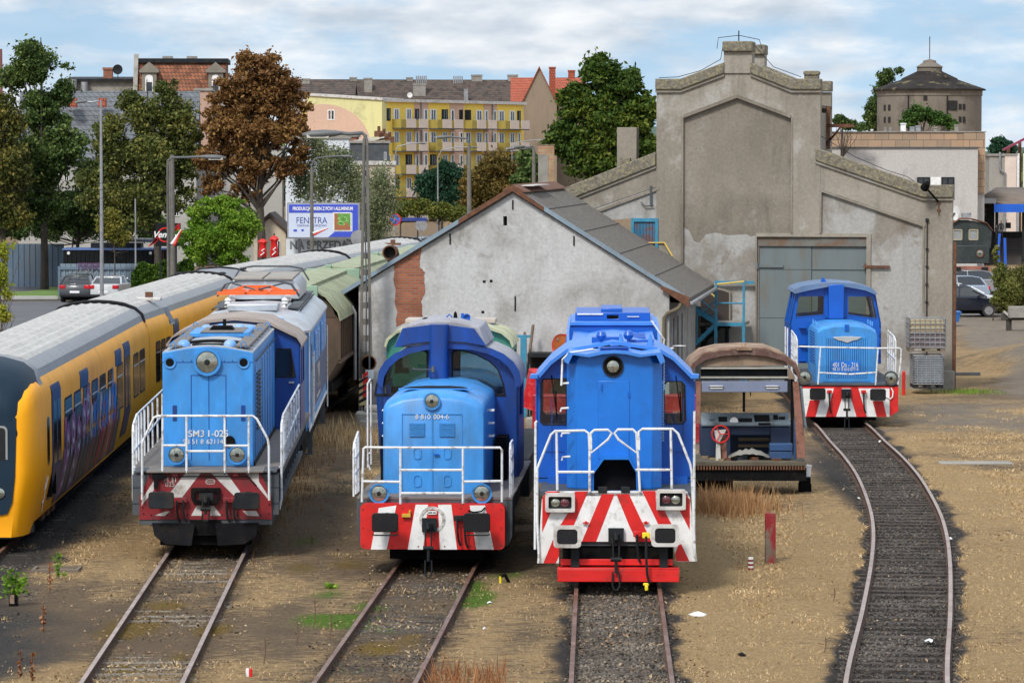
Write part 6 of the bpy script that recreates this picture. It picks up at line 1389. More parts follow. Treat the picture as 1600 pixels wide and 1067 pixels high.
# stove pipe over the left roof slope
x,y=Fw.o.x,Fw.o.y
fx,fz=Fw.f(250,360,1.2)
def stovepipe():
 t=thing('stove_pipe','rusty elbow stove pipe sticking out over the left slope of the workshop roof','stove pipe',tuple(Fw.o),Fw.rot)
 b=MB();rings=[]
 b.lathe([(.19,-.05),(.23,-.05),(.23,.0),(.22,.45),(.19,.45),(.19,0)],(fx,.55,fz+.02),'y',18,1,False);b.build('pipe_mouth',m_rust,t)
 b=MB();b.lathe([(0,.2),(.19,.2),(.19,.22),(0,.22)],(fx,.55,fz+.02),'y',16);b.build('dark_inside',m_dark,t)
 b=MB();b.tube([(fx,.9,fz),(fx+.02,1.1,fz-.05),(fx+.03,1.2,fz-.3),(fx+.03,1.2,fz-1.1)],.2,14);b.build('elbow',m_rust,t)
stovepipe()
# ============================================================ ENGINE SHED
SX,SY=at(1488,125.5).o.x,125.5
Fs=FR(SX,SY,-10,(2.54,1000,40))
def shed():
 t=thingf('engine_shed','large weathered engine shed with a stepped gable, tall recessed panel and steel doors','engine shed',Fs)
 f=Fs.f;base=GZ-.1;D=4.2
 P=lambda*a:[f(*p) for p in a]
 xl,xr=f(65,600)[0],f(1240,800)[0];xt=f(715,600)[0];xll=xl-6.0
 # tower part outline (front wall) with recess and gate opening
 rec=P((172,950),(172,368),(385,288),(598,368),(600,835),(466,838))
 z_lo=f(172,950)[1]
 # front wall: pieces. tower wall with holes = recess
 top=P((65,255),(160,258),(335,190),(345,125),(432,122),(440,188),(600,258),(715,258))
 gx0,gx1,gzt=f(463,900)[0],f(898,900)[0],f(463,838)[1]
 tower=[(xl,base),(gx0,base),(gx0,gzt),(xt,gzt)]+[(xt,top[-1][1])]+top[::-1][1:-1]+[(xl,top[0][1])]
 recess=P((172,372),(385,292),(598,372))+[(f(598,600)[0],gzt-.0),]
 rx0=f(172,600)[0];rx1=f(599,600)[0]
 b=MB();hole=[(rx0,base+.3),(rx0,f(172,368)[1]),f(385,288),(rx1,f(598,368)[1]),(rx1,gzt+.12),(gx0-.03,gzt+.12),(gx0-.03,base+.3)]
 b.prism(tower,0,.5,holes=[hole]);b.build('tower_wall',m_shed,t,smooth=0)
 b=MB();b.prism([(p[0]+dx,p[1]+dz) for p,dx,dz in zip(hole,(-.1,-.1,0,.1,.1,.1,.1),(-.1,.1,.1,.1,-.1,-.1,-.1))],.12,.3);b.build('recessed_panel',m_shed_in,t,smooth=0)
 # lower limewashed area under recess, left of gate: thin render coat with a ragged edge
 pts=[(172,800),(195,812),(215,855),(235,862),(262,830),(300,822),(350,832),(400,830),(425,826),(440,838),(452,836)]
 q=[f(*p,.12) for p in pts];q=[(x,z+random.uniform(-.02,.02)) for x,z in q]
 b=MB();b.prism([(rx0+.02,base+.32)]+q+[(gx0-.05,q[-1][1]),(gx0-.05,base+.32)],.114,.12);b.build('limewashed_patch',m_shed_low,t,smooth=0)
 # hood mould round the recess
 b=MB()
 for (p0,p1) in (((172,368),(385,288)),((385,288),(598,368))):
  x0,z0=f(*p0);x1,z1=f(*p1);b.prism([(x0,z0),(x1,z1),(x1,z1+.12),(x0,z0+.12)],-.05,.0)
 b.box(rx0-.06,-.03,base+.3,rx0,0,f(172,368)[1]+.02);b.box(rx1,-.03,gzt+.12,rx1+.06,0,f(598,368)[1]+.02);b.build('recess_moulding',m_shed_in,t)
 # right wing
 wz=P((697,540),(1125,690),(1240,690));b=MB()
 rr=[(xt+.05,f(715,661)[1]),f(1122,803),(f(1122,803)[0],z_lo-3.0),(gx1+.05,z_lo-3.0),(gx1+.05,gzt+.3),(xt+.05,gzt+.3)]
 b.prism([(gx1,base),(xr,base),(xr,wz[2][1]),wz[1],(xt,wz[0][1]),(xt,gzt),(gx1,gzt)],.02,.5,holes=[[(rr[0][0],rr[0][1]),rr[1],(rr[1][0],base+.6),(gx1+.15,base+.6),(gx1+.15,gzt+.12),(rr[0][0],gzt+.12)]]);b.build('right_wing_wall',m_shed,t,smooth=0)
 b=MB();b.prism([(gx1+.05,base+.5),(rr[1][0]+.1,base+.5),(rr[1][0]+.1,rr[1][1]+.1),(rr[0][0]-.05,rr[0][1]+.1),(rr[0][0]-.05,gzt+.05),(gx1+.05,gzt+.05)],.1,.3);b.build('right_recessed_panel',m_shed_low,t,smooth=0)
 b=MB();x0,z0=rr[0];x1,z1=rr[1];b.prism([(x0-.05,z0+.02),(x1+.08,z1+.02),(x1+.08,z1+.12),(x0-.05,z0+.12)],-.03,.02);b.box(x0-.06,-.02,gzt+.12,x0,.02,z0+.1);b.box(x1,-.02,base+.6,x1+.06,.02,z1+.08);b.build('wing_moulding',m_shed_in,t)
 # left wing
 l0=f(65,560);sl=(f(78,485)[1]-f(-150,575)[1])/(f(78,485)[0]-f(-150,575)[0])
 zl0=f(65,555)[1];zl1=zl0-sl*(xl-xll)
 dx0,dz0=f(-35,905);dx1,dz1=f(76,765)
 b=MB();b.prism([(xll,base),(xl,base),(xl,zl0),(xll,zl1)],.05,.5,holes=[[(dx0,dz0-.3),(dx1-.03,dz0-.3),(dx1-.03,dz1),(dx0,dz1)],[(f(95-10,1055)[0]-1.0,1.2)] and [(xl-2.6,base+.3),(xl-2.3,base+.3),(xl-2.3,base+.5),(xl-2.6,base+.5)]]);b.build('left_wing_wall',m_shed_low,t,smooth=0)
 b=MB();mx0,mz0=f(76,652);mx1=xll+.5;mz1=mz0-sl*(mx0-mx1)*.95;b.prism([(mx1,mz1),(mx0,mz0),(mx0,mz0+.1),(mx1,mz1+.1)],-.02,.05);b.build('wing_moulding',m_shed_in,t)
 b=MB();b.prism([(xll,mz1+.1+(zl1-mz1)*.0),(xl,mz0+.1),(xl,zl0),(xll,zl1)],.03,.05);b.build('upper_wall_band',m_shed,t,smooth=0)
 # blue loft door
 b=MB();b.prism([(dx0,dz0-.3),(dx1-.03,dz0-.3),(dx1-.03,dz1),(dx0,dz1)],-.06,.04,holes=[[(dx0+.1,dz0-.2),(dx1-.13,dz0-.2),(dx1-.13,dz1-.12),(dx0+.1,dz1-.12)]]);o=b.build('loft_door_frame',m_sblue,t)
 b=MB()
 n=7
 for i in range(n):w_=(dx1-dx0-.22)/n;b.box(dx0+.1+i*w_,.0,dz0-.3,dx0+.1+(i+1)*w_-.012,.045,dz1-.1)
 b.build('door_planks',M('rusty_blue_planks',(.02,.13,.24),.6,var=.2,dirt=(.14,.05,.03),da=.8,ds=3,dlo=.48,dhi=.6),o)
 b=MB();x,z=f(-5,862);b.tube([(x,-.05,z),(x+.9,-.05,z)],.025);b.tube([(x+.9,-.05,z),(x+1.25,-.6,z-.45)],.025);b.build('yellow_grab_rail',m_syel,t)
 # parapets: sloped copings
 def cope(pts,th=.42,y0=-.14,y1=.62,m_=m_cope,nm='coping'):
  up=[(x,z+th) for x,z in pts];b=MB();b.prism(pts+up[::-1],y0,y1);b.build(nm,m_,t,bevel=.03)
  b=MB();b.prism([(x,z-.10) for x,z in pts]+[(x,z) for x,z in pts[::-1]],y0+.06,y1-.02);b.build('coping_moulding',m_shed_in,t)
 T=lambda*a:P(*a)
 cope(T((62,255),(162,255))+T((335,190)),f(62,212)[1]-f(62,255)[1])
 cope(T((438,190),(600,255),(718,255)),f(62,212)[1]-f(62,255)[1])
 cope([f(697,535),f(1122,683),f(1245,683)],f(1200,630)[1]-f(1200,680)[1],-.12,.62)
 cope([(xll,zl1),(xl-.02,zl0)],.46,-.1,.62)
 # pinnacle
 b=MB();x0,z0=f(333,190);x1,z1=f(445,105);b.box(x0,-.06,z0,x1,.75,z1+.02);b.build('pinnacle',m_shed,t);b=MB();x0,z0=f(329,105);x1,z1=f(448,63);b.box(x0,-.2,z0,x1,.9,z1);b.build('pinnacle_cap',m_cope,t,bevel=.04)
 # second gable a few metres behind, showing to the right
 DB=4.0
 g2=[(x,z) for x,z in ((xl,base),(xt,base),(xt,top[-1][1]),top[6],top[5],top[4],top[3],top[2],top[1],(xl,top[0][1]))]
 b=MB();b.prism(g2,DB,DB+.5);b.build('rear_gable',m_shed,t,smooth=0)
 b=MB();x0,z0=f(333,190);x1,z1=f(445,105);b.box(x0,DB-.06,z0,x1,DB+.75,z1+.02);b.build('rear_pinnacle',m_shed,t);b=MB();x0,z0=f(329,105);x1,z1=f(448,63);b.box(x0,DB-.2,z0,x1,DB+.9,z1);b.build('rear_pinnacle_cap',m_cope,t,bevel=.04)
 c2=P((438,190),(600,255),(718,255));th=f(62,212)[1]-f(62,255)[1]
 b=MB();b.prism(c2+[(x,z+th) for x,z in c2[::-1]],DB-.14,DB+.62);b.build('rear_coping',m_cope,t,bevel=.03)
 b=MB();kx0,kz0=f(650,212);kx1,kz1=f(706,180);b.box(kx0,.1,kz0,kx1,.6,kz1-.06);b.prism(rrect(kx0-.03,kz1-.14,kx1+.03,kz1,.06),.05,.65);b.build('knob',m_cope,t,bevel=.02)
 # body: side walls and roof of nave between gables and behind
 rz_=f(385,150)[1]-.9;ez=top[-1][1]-.55;cx_=f(388,100)[0]
 LEN=DB+.5;LW=15.0
 b=MB();b.box(xl,.5,base,xl+.4,LEN,ez);b.box(xt-.4,.5,base,xt,DB,ez-.2);b.build('tower_side_walls',m_shed,t,smooth=0)
 b=MB();b.prism([(xl,ez-.05),(cx_,rz_-.4),(xt,ez-.05),(xt,ez+.05),(cx_,rz_-.3),(xl,ez+.05)],.5,LEN);b.build('tower_roof',m_felt,t)
 xi=xr-3.6;kw=(wz[2][1]-wz[0][1])/(xr-xt);b=MB();b.box(xi-.4,.5,base,xi,LW,wz[0][1]+kw*(xi-xt)-.2);b.box(xll,.5,base,xll+.4,LW,zl1);b.build('outer_walls',m_shed,t,smooth=0)
 b=MB();b.prism([(xl,wz[0][1]-.3),(xt,wz[0][1]-.3),(xi+.1,wz[0][1]+kw*(xi-xt)-.4),(xi+.1,wz[0][1]+kw*(xi-xt)-.25),(xt,wz[0][1]-.1),(xl,wz[0][1]-.1)],.5,LW);b.prism([(xl,zl0-.15),(xll-.1,zl1-.15),(xll-.1,zl1),(xl,zl0+.05)],.5,LW);b.build('wing_roofs',m_felt,t)
 # flue / bracket between gables
 b=MB();bx,bz=f(765,480,2.2);tz=f(760,320,2.2)[1];b.box(xt+.02,2.1,bz-.1,xt+.14,2.25,tz);z_=f(780,398,2.2)[1];b.box(xt-.5,2.1,z_-.06,f(848,400,2.2)[0],2.25,z_+.06);b.prism([(xt-.4,z_-.9),(xt+.05,z_-.65),(f(800,400,2.2)[0],z_-.06),(f(790,400,2.2)[0],z_-.06),(xt-.05,z_-.75)],2.1,2.25);b.build('old_iron_bracket',m_rust,t)
 # gate
 b=MB();b.box(gx0,.18,base,(gx0+gx1)/2-.01,.24,gzt-.3);g1=b.build('shed_door',m_gate,t);b=MB();b.box((gx0+gx1)/2+.01,.2,base,gx1,.26,gzt-.3);g2_=b.build('shed_door',m_gate,t)
 b=MB();b.box(gx0-.02,.1,gzt-.32,gx1+.02,.3,gzt);b.build('rusty_lintel',M('rusty_grey_lintel',(.14,.14,.13),.7,dirt=(.14,.07,.03),da=.8,ds=2,dlo=.42,dhi=.6),t)
 for g_,a,c in ((g1,gx0,(gx0+gx1)/2),(g2_,(gx0+gx1)/2,gx1)):
  b=MB()
  for z in (2.25,3.9):b.box(a,.165,z,c-.02,.2,z+.008)
  b.build('sheet_seams',M('gate_seam',(.09,.115,.12),.6),g_)
  b=MB();xx=a if g_ is g1 else c;z=f(0,952)[1];b.box(xx-(1.1 if g_ is g1 else .2),.12,z-.05,xx+(.9 if g_ is g1 else .9),.17,z+.05) if g_ is g1 else b.box(xx-.1,-.02,z-.04,xx+.8,.05,z+.04);b.cyl((xx,.1,z-.1),(xx,.1,z+.1),.06);b.build('hinge_strap',m_gate if g_ is g1 else m_rust,g_)
 # chimney on left wing
 cx0,cz0=f(-90,560,.8);cx1,cz1=f(-12,405,.8);b=MB();b.box(cx0,.7,cz0-.8,cx1,1.3,cz1);b.build('chimney',m_shed_in,t,bevel=.02);b=MB();b.box(cx0+.15,.5,cz0-.5,cx1-.2,.7,cz0+.3);b.build('chimney_foot',m_cope,t)
 # arched door and window in left wing
 ax0,az0=f(225,1140);
 # cable with fittings, lightning rod
 x,z0=f(1140,775);b=MB();b.tube([(x,-.04,base+.2),(x,-.04,z0)],.02);b.lathe([(0,-.05),(.07,0),(.05,.08),(0,.09)],(x,-.04,z0),'z',10)
 for k in range(7):b.box(x-.05,-.06,1+k*.6,x+.05,0,1.05+k*.6)
 b.build('wall_cable',m_dgrey,t)
 x,z0=f(388,62);_,z1=f(388,20);b=MB();b.cyl((x,.3,z0),(x,.3,z1),.02);b.tube([(x-.75,.3,z0-.25),(x-.7,.3,z0+.12),(x,.3,z0+.2),(x+.7,.3,z0+.05),(x+.8,.3,z0-.25)],.012);b.build('lightning_rod',m_dgrey,t)
 wire=[f(*p,.2) for p in ((75,208),(150,205),(240,180),(320,135),(330,75))];wire2=[f(*p,.2) for p in ((450,75),(530,165),(640,205))];wire3=[f(*p,.2) for p in ((720,440),(850,520),(980,575),(1060,600),(1090,620))]
 tubes(t,'roof_wire',[[(x,.2,z) for x,z in w_] for w_ in (wire,wire2,wire3)],.012,m_dgrey)
 x,z=f(1230,860);b=MB();b.tube([(xr+.08,.1,z),(xr+.08,.1,base)],.06,8);b.build('downpipe',m_rust,t)
 b=MB();b.box(xr-.7,-.12,base,xr+.1,.05,base+.75);b.build('plinth',m_conc,t,bevel=.03)
 b=MB();xx,zz=f(44,700);b.box(xx-.04,-.03,zz-.1,xx+.04,0,zz+.55);b.tube([(xx-.35,-.05,zz),(xx-.2,-.05,zz-.15),(xx+.1,-.05,zz-.12)],.02);b.build('wall_bracket',m_grey,t)
 # teal pipe over the low door, arched dark door and lower door
 F2=FR(SX,SY,-10,(2.669,860,180))
 return t
shed()
# wall lamp on the right corner
def walllamp():
 t=thing('wall_lamp','black gooseneck lamp fixed to the right corner of the engine shed','lamp',tuple(Fs.o),Fs.rot);f=Fs.f
 b=MB();x,z=f(1185,740,-.05);b.tube([(x,-.03,z-.1),(x,-.05,z+.35)],.02);b.box(x-.06,-.05,z+.05,x+.06,0,z+.1);b.box(x-.06,-.05,z+.3,x+.06,0,z+.35);b.build('bracket',m_rust,t)
 p0=f(1180,695,-.1);p1=f(1140,650,-.5);b=MB();b.tube([(x,-.05,z+.35),(p0[0],-.1,p0[1]),(p1[0],-.5,p1[1])],.035,8);b.build('arm',m_black,t)
 b=MB();b.lathe([(0,.22),(.08,.2),(.13,.05),(.15,-.1),(.0,-.1)],(0,0,0),'z',16);M_=Matrix.Translation((p1[0]-.05,-.6,p1[1]+.1)) @ Matrix.Rotation(R(50),4,'X') @ Matrix.Rotation(R(25),4,'Y');b.xf(M_);b.build('lamp_shade',m_black,t)
walllamp()
# ============================================================ STAIRCASE AND LOWER DOORS OF THE SHED'S LEFT WING
F2=FR(SX,SY,-10,(2.8083,1060,420))
def lower_doors():
 t=thing('arched_doorway','dark arched doorway in the shed wall beside the teal staircase','doorway',tuple(Fs.o),Fs.rot)
 x0,z0=F2.f(100,235);x1,z1=F2.f(222,108);zt=F2.f(160,92)[1];b=MB();arch=[(x0,z0),(x1,z0),(x1,z1)]+[(x1+(x0-x1)*k/6,z1+(zt-z1)*math.sin(math.pi*k/6)) for k in range(1,6)]+[(x0,z1)]
 b.prism(arch,-.06,.045);b.build('door_leaf',M('dark_brown_door',(.035,.025,.022),.7,var=.2),t);big=[(x*1,z) for x,z in arch]
 cx=(x0+x1)/2;b=MB();b.prism([(cx+(x-cx)*1.12,z0+(z-z0)*1.07) for x,z in arch],-.05,.05,holes=None or [[(cx+(x-cx)*1.01,z0+.01+(z-z0)*1.005) for x,z in arch]]);b.build('door_surround',m_shed_in,t)
 for a,c,d,e in ((100,260,222,360),):
  x0,z1=F2.f(a,c);x1,z0=F2.f(d,e);b=MB();b.box(x0,-.02,max(z0,GZ),x1,.045,z1);o=b.build('lower_window',m_dglass,t);b=MB();b.box(x0-.05,-.03,z1,x1+.05,.04,z1+.07);b.box((x0+x1)/2-.03,-.03,z0,(x0+x1)/2+.03,-.02,z1);b.build('window_frame',m_dark,o)
lower_doors()
def stairs():
 t=thing('outdoor_staircase','teal steel staircase with yellow handrails between the workshop and the shed','staircase',tuple(Fs.o),Fs.rot)
 f=F2.f;yn=-1.6
 xL,zL=f(160,235,yn);xR=f(290,235,yn)[0]
 b=MB();b.box(xL,yn,zL-.1,xR,-.07,zL);b.build('landing',m_conc,t)
 b=MB();
 for x in (xL+.03,xR-.03):b.box(x-.05,yn-.02,GZ,x+.05,yn+.08,zL);b.box(x-.04,yn,zL,x+.04,yn+.08,zL+1.35)
 b.box(xL,yn-.03,zL-.12,xR,yn,zL-.0);b.tube([(xL,yn+.03,zL+.65),(xR,yn+.03,zL+.65)],.03)
 b.box(xL-.2,-.12,f(0,58)[1]-.05,xR+.15,-.05,f(0,58)[1]+.05)
 b.build('posts',m_sblue,t)
 b=MB();x0=f(60,310,yn)[0]-1.6
 # two flights: upper goes up left behind the workshop roof, lower goes down left
 ru0=f(-90,-76,yn+.75);ru1=f(162,124,yn+.75);fl2=ru0[1]-1.05
 for za,zb_,y_,x0 in ((zL,GZ-.0,yn,x0),(zL,fl2,yn+.75,ru0[0])):
  for yy in (y_,y_+.65):b.add([(xL,yy,za),(xL,yy,za-.18),(x0,yy,zb_-.18),(x0,yy,zb_),(xL,yy+.05,za),(xL,yy+.05,za-.18),(x0,yy+.05,zb_-.18),(x0,yy+.05,zb_)],[(0,1,2,3),(4,7,6,5),(0,3,7,4),(1,5,6,2),(0,4,5,1),(3,2,6,7)])
 b.build('stringers',m_sblue,t)
 for za,zb_,y_,x0 in ((zL,GZ,yn,x0),(zL,fl2,yn+.75,ru0[0])):
  for i in range(1,11):
   k=i/11;b=MB();xx=xL+(x0-xL)*k;zz=za+(zb_-za)*k;b.box(xx-.13,y_+.05,zz-.02,xx+.13,y_+.65,zz+.01);b.build('tread',m_grey,t)
 k2=(3.0)/(x0-xL)
 tubes(t,'yellow_handrail',[[(xR-.03,yn+.03,zL+1.38),(xL,yn+.03,zL+1.28),(x0,yn+.03,zL+1.28-(xL-x0)*.55)],[(ru1[0],yn+.75,ru1[1]),(ru0[0],yn+.75,ru0[1])]],.032,m_syel)
 tubes(t,'teal_handrail',[[(xL,yn,zL+.7),(x0,yn,zL+.7-(xL-x0)*.85)],[(ru1[0],yn+.75,ru1[1]-.5),(ru0[0],yn+.75,ru0[1]-.5)]]+[[(xL+(x0-xL)*k,yn,zL*(1-k)),(xL+(x0-xL)*k,yn,zL*(1-k)+.9)] for k in (.3,.6,.9)],.025,m_sblue)
stairs()
# pale yellow brick stack on the shed's lower roof, behind the workshop ridge
def brick_stack():
 Fb=at(853,134);x0,z0=Fb.f(841,300);x1,z1=Fb.f(866,227)
 t=thingf('brick_chimney','square chimney of pale yellow and red brick behind the workshop ridge','chimney',Fb)
 b=MB();b.m=0;b.box(x0,0,GZ-.1,x1,.6,z1);b.build('brick_stack',m_ybrick,t);b=MB();b.box(x0,-.015,z0,x0+(x1-x0)*.62,0,z1-(z1-z0)*.20);b.build('cement_face',m_conc,t)
 b=MB();b.box(x0-.02,-.02,z1,x1+.02,.62,z1+.03);b.build('cap',m_cope,t)
brick_stack()
# ============================================================ CUT-OFF TRAIN CAB
def wreck():
 Y0=86.5;F=at(1165,Y0,0,(3.809,1060,520));F.o.x=at(1172,Y0).o.x
 t=thingf('cut_off_train_cab','stripped driving cab shell with rusty bare frame, grey desk and open sides','train cab',F)
 f=F.f;D=2.1
 pink=M('peeling_primer_pink',(.30,.14,.10),.85,var=.25,vs=3,dirt=(.09,.035,.02),da=.9,ds=3,dlo=.42,dhi=.62);cream=M('cream_peeling_roof',(.30,.21,.14),.85,var=.2,dirt=(.12,.05,.03),da=.9,ds=2.5,dlo=.42,dhi=.62)
 steelb=M('grey_blue_desk',(.14,.18,.21),.7,var=.3,dirt=(.05,.045,.04),da=.85,ds=4);navy=M('worn_navy_panel',(.012,.028,.07),.65,var=.3,dirt=(.03,.03,.04),da=.7,ds=3)
 zfl=f(400,765)[1]
 out=[f(*p) for p in ((65,220),(85,180),(150,130),(250,106),(400,97),(540,102),(640,140),(700,185),(725,240),(728,275))]
 inn=[f(*p) for p in ((715,275),(690,215),(630,168),(530,140),(400,128),(260,138),(165,160),(110,195),(82,232))]
 b=MB();b.prism(out+inn,-.0,.08);b.build('roof_rim',M('dark_rusty_rim',(.10,.05,.04),.85,var=.3,dirt=(.25,.2,.18),da=.4,ds=8),t)
 up=[(x,z+.035) for x,z in out];b=MB();b.prism(up+out[::-1],.0,D+.3);b.build('roof_skin',cream,t)
 b=MB();x0,z0=f(348,98);x1,z1=f(435,85);b.box(x0,-.05,z0-.02,x1,.5,z1);x,z=f(390,75);b.lathe([(.07,0),(.05,.05),(.02,.08),(0,.12)],(x,.1,z1),'z',12);b.build('roof_stub',cream,t)
 b=MB();b.prism([f(*p,.12) for p in ((130,200),(655,195),(640,165),(530,140),(400,128),(260,138),(165,165))],.12,.16);b.prism([f(*p,.1) for p in ((655,195),(700,275),(655,275))],.1,.14);b.build('cream_header',M('cream_panel',(.26,.185,.13),.85,var=.2,dirt=(.10,.06,.04),da=.8,ds=3),t)
 b=MB();x0,z0=f(135,278,.2);x1,z1=f(652,212,.2);b.box(x0,.3,z0,x1,.34,z1);b.build('dark_locker',m_dgrey,t)
 b=MB();
 for c in (210,265):xa,za=f(132,c+5,.1);xb_,zb_=f(655,c-5,.1);b.box(xa,.1,za,xb_,.16,zb_)
 b.build('header_rails',M('pale_rail',(.35,.34,.30),.6,var=.2,dirt=(.1,.08,.06),da=.6),t)
 x0,z0=f(137,353,.05);x1,z1=f(650,288,.05);b=MB();b.box(x0,.05,z0,x1,.12,z1);h=b.build('lamp_panel',M('grey_lilac_panel',(.17,.20,.29),.5,var=.08),t,bevel=.01)
 for a,c in ((182,270),(515,600)):xa,za=f(a,332,.04);xb_,zb_=f(c,314,.04);b=MB();b.prism(rrect(xa,za,xb_,zb_,.05),.02,.05);b.build('lamp_glass',m_white,h)
 # corner posts
 b=MB();b.prism([f(*p) for p in ((705,745),(757,745),(752,640),(715,290),(682,292))],.0,.14);b.build('right_post',pink,t,bevel=.01)
 b=MB();b.prism([f(*p,.15) for p in ((745,565),(765,565),(735,320),(722,320))],.15,.3);b.build('right_grey_post',steelb,t);b=MB();b.prism([f(*p) for p in ((108,540),(130,540),(133,290),(105,290))],.0,.12);b.build('left_post',pink,t)
 b=MB();xm,zm=f(390,470,1.5);b.box(xm-.03,1.5,zm,xm+.03,1.56,f(390,350,1.5)[1]);b.build('centre_post',m_dgrey,t)
 xr_=f(728,500)[0];xl_=f(90,500)[0]
 b=MB()
 b.box(xl_,D-.05,zfl,xl_+.08,D+.05,f(0,280)[1]);b.box(xr_-.08,D-.05,zfl,xr_,D+.05,f(0,280)[1]);b.build('rear_posts',m_dgrey,t)
 # desk
 y1=1.1;x0,z0=f(137,555,y1);x1,z1=f(668,482,y1)
 b=MB();b.add([(x0,y1,z0),(x1,y1,z0),(x1,y1,z0+.05),(x0,y1,z0+.05),(x0,y1+.45,z1),(x1,y1+.45,z1),(x1,y1+.5,z0),(x0,y1+.5,z0)],[(0,1,2,3),(3,2,5,4),(4,5,6,7),(0,7,6,1),(0,3,4,7),(1,6,5,2)]);d=b.build('desk',steelb,t,bevel=.01)
 sl_=lambda zz:y1+.45*(zz-z0-.05)/(z1-z0-.05)-.012
 for a,c,d1,e in ((185,510,218,524),(238,500,290,526),(355,508,438,528),(452,490,543,526),(598,500,635,515),(472,532,546,543),(566,490,594,516)):
  xa,zb_=f(a,c,y1+.2);xb_,za=f(d1,e,y1+.2);b=MB();b.add([(xa,sl_(za),za),(xb_,sl_(za),za),(xb_,sl_(zb_),zb_),(xa,sl_(zb_),zb_)],[(0,1,2,3)]);b.build('gauge',m_black if a !=185 else m_grey,d)
 for a,c in ((330,525),):x,z=f(a,c,y1+.15);b=MB();b.lathe([(.09,0),(.1,-.02),(.06,-.03),(0,-.03)],(x,sl_(z),z),'y',16);b.build('dial',m_white,d)
 zb_=zfl+.02;b=MB();b.box(x0,y1+.05,zb_,f(310,600,y1)[0],y1+.4,z0-.01);b.box(f(310,600,y1)[0],y1+.1,f(0,610,y1)[1],x1,y1+.5,z0-.01);b.box(f(550,600,y1)[0],y1+.04,zb_,x1,y1+.5,z0-.02);b.build('desk_cupboards',navy,t,bevel=.01)
 b=MB();b.box(x0,y1+.9,zb_,x1,y1+.95,z0+.1);b.build('back_panel',navy,t);b=MB()
 for c in (635,672):xa,za=f(358,c+8,1.7);xb_,zb2=f(550,c-8,1.7);b.box(xa,1.7,za,xb_,1.8,zb2)
 b.build('wooden_slats',M('old_slat_wood',(.22,.16,.09),.8),t)
 b=MB();x,z0_=f(545,748,.3);x2,z2=f(680,662,.3);b.box(x,.3,z0_,x2,.7,(z0_+z2)/2-.01);b.box(x,.3,(z0_+z2)/2+.01,x2,.7,z2);b.box(x2+.02,.2,z0_,x2+.08,.3,z2+.6);b.build('blue_locker',M('blue_locker_paint',(.02,.07,.19),.55,var=.15,dirt=(.05,.05,.06),da=.5),t,bevel=.01)
 b=MB();b.prism([f(*p,.35) for p in ((222,762),(252,762),(247,640),(285,575),(212,582),(225,640))],.3,.42);b.build('pedestal',m_owhite,t);b=MB();b.prism([f(*p,.45) for p in ((252,752),(290,745),(280,578),(215,582),(222,640))],.43,.6);b.build('pedestal_side',pink,t)
 x,z=f(250,602,.25);b=MB();ring=[(x+.20*math.cos(a),.26,z+.20*math.sin(a)) for a in np.linspace(0,2*math.pi,25)];b.tube(ring,.018,6)
 for a in (0,2.1,4.2):b.tube([(x,.26,z),(x+.2*math.cos(a),.26,z+.2*math.sin(a))],.012)
 b.build('red_handwheel',m_red,t)
 # sacks
 rs=np.random.default_rng(3);b=MB();xa,za=f(295,750,.6);xb_,zb2=f(545,690,.6);n=14;rings=[]
 for k in range(8):
  yy=.35+k*.09;rings.append([(xa+(xb_-xa)*i/n,yy,za+.02+max(.02,(zb2-za)*(.25+.75*math.sin(math.pi*min(1,max(0,(i/n)*1.1-.05)))**.8)*(1-.4*abs(k/4-1))*rs.uniform(.7,1))) for i in range(n+1)])
 b.loft(rings,closed=False,caps=False);b.build('crumpled_sheet',M('grey_tarpaulin',(.26,.25,.23),.85,var=.15),t,smooth=1.2)
 # loose junk on the floor and hanging wires
 rj=random.Random(8);jm=[m_black,m_rust,steelb,MATS['old_slat_wood'] if 'old_slat_wood' in MATS else m_rust]
 for k in range(14):
  xx=rj.uniform(xl_+.2,xr_-.3);yy=rj.uniform(.15,1.0);b=MB();s_=rj.uniform(.04,.13);b.box(-s_,-s_*.7,0,s_,s_*.7,s_*rj.uniform(.4,1.4));b.xf(Matrix.Translation((xx,yy,zfl)) @ Matrix.Rotation(rj.uniform(0,3),4,'Z'));b.build('scrap_piece',jm[k % 4],t)
 tubes(t,'hanging_wires',[[(xl_+.3+i*.5,.25+.1*(i % 2),f(0,285)[1]),(xl_+.35+i*.5,.3,f(0,330)[1]-.1*(i % 3)),(xl_+.42+i*.47,.3,f(0,300)[1]-.25*(i % 2))] for i in range(5)],.01,m_black)
 # floor and underframe
 b=MB();xa=f(60,765)[0];xb_=f(762,765)[0];b.box(xa,-.05,zfl-.1,xb_,D+.2,zfl);b.build('floor',M('rotten_floor',(.10,.085,.06),.9,var=.3,bump=.3),t,bevel=.01)
 b=MB();z1_=zfl-.1;n=40
 for i in range(n):xx=xa+(xb_-xa)*i/n;b.box(xx,-.07,z1_-.09,xx+(xb_-xa)/n*.55,-.02,z1_)
 b.build('corrugated_edge',m_rust,t)
 zt2,zb3=f(0,790)[1],f(0,880)[1];b=MB();b.box(xa,0,zb3,xb_,D,z1_-.05);b.build('underframe',m_black,t)
 b=MB();b.box(xa+.1,.3,GZ,xa+.5,1.7,zb3);b.box(xb_-2.2,.3,GZ,xb_-1.7,1.7,zb3);b.build('support_blocks',m_black,t)
wreck()
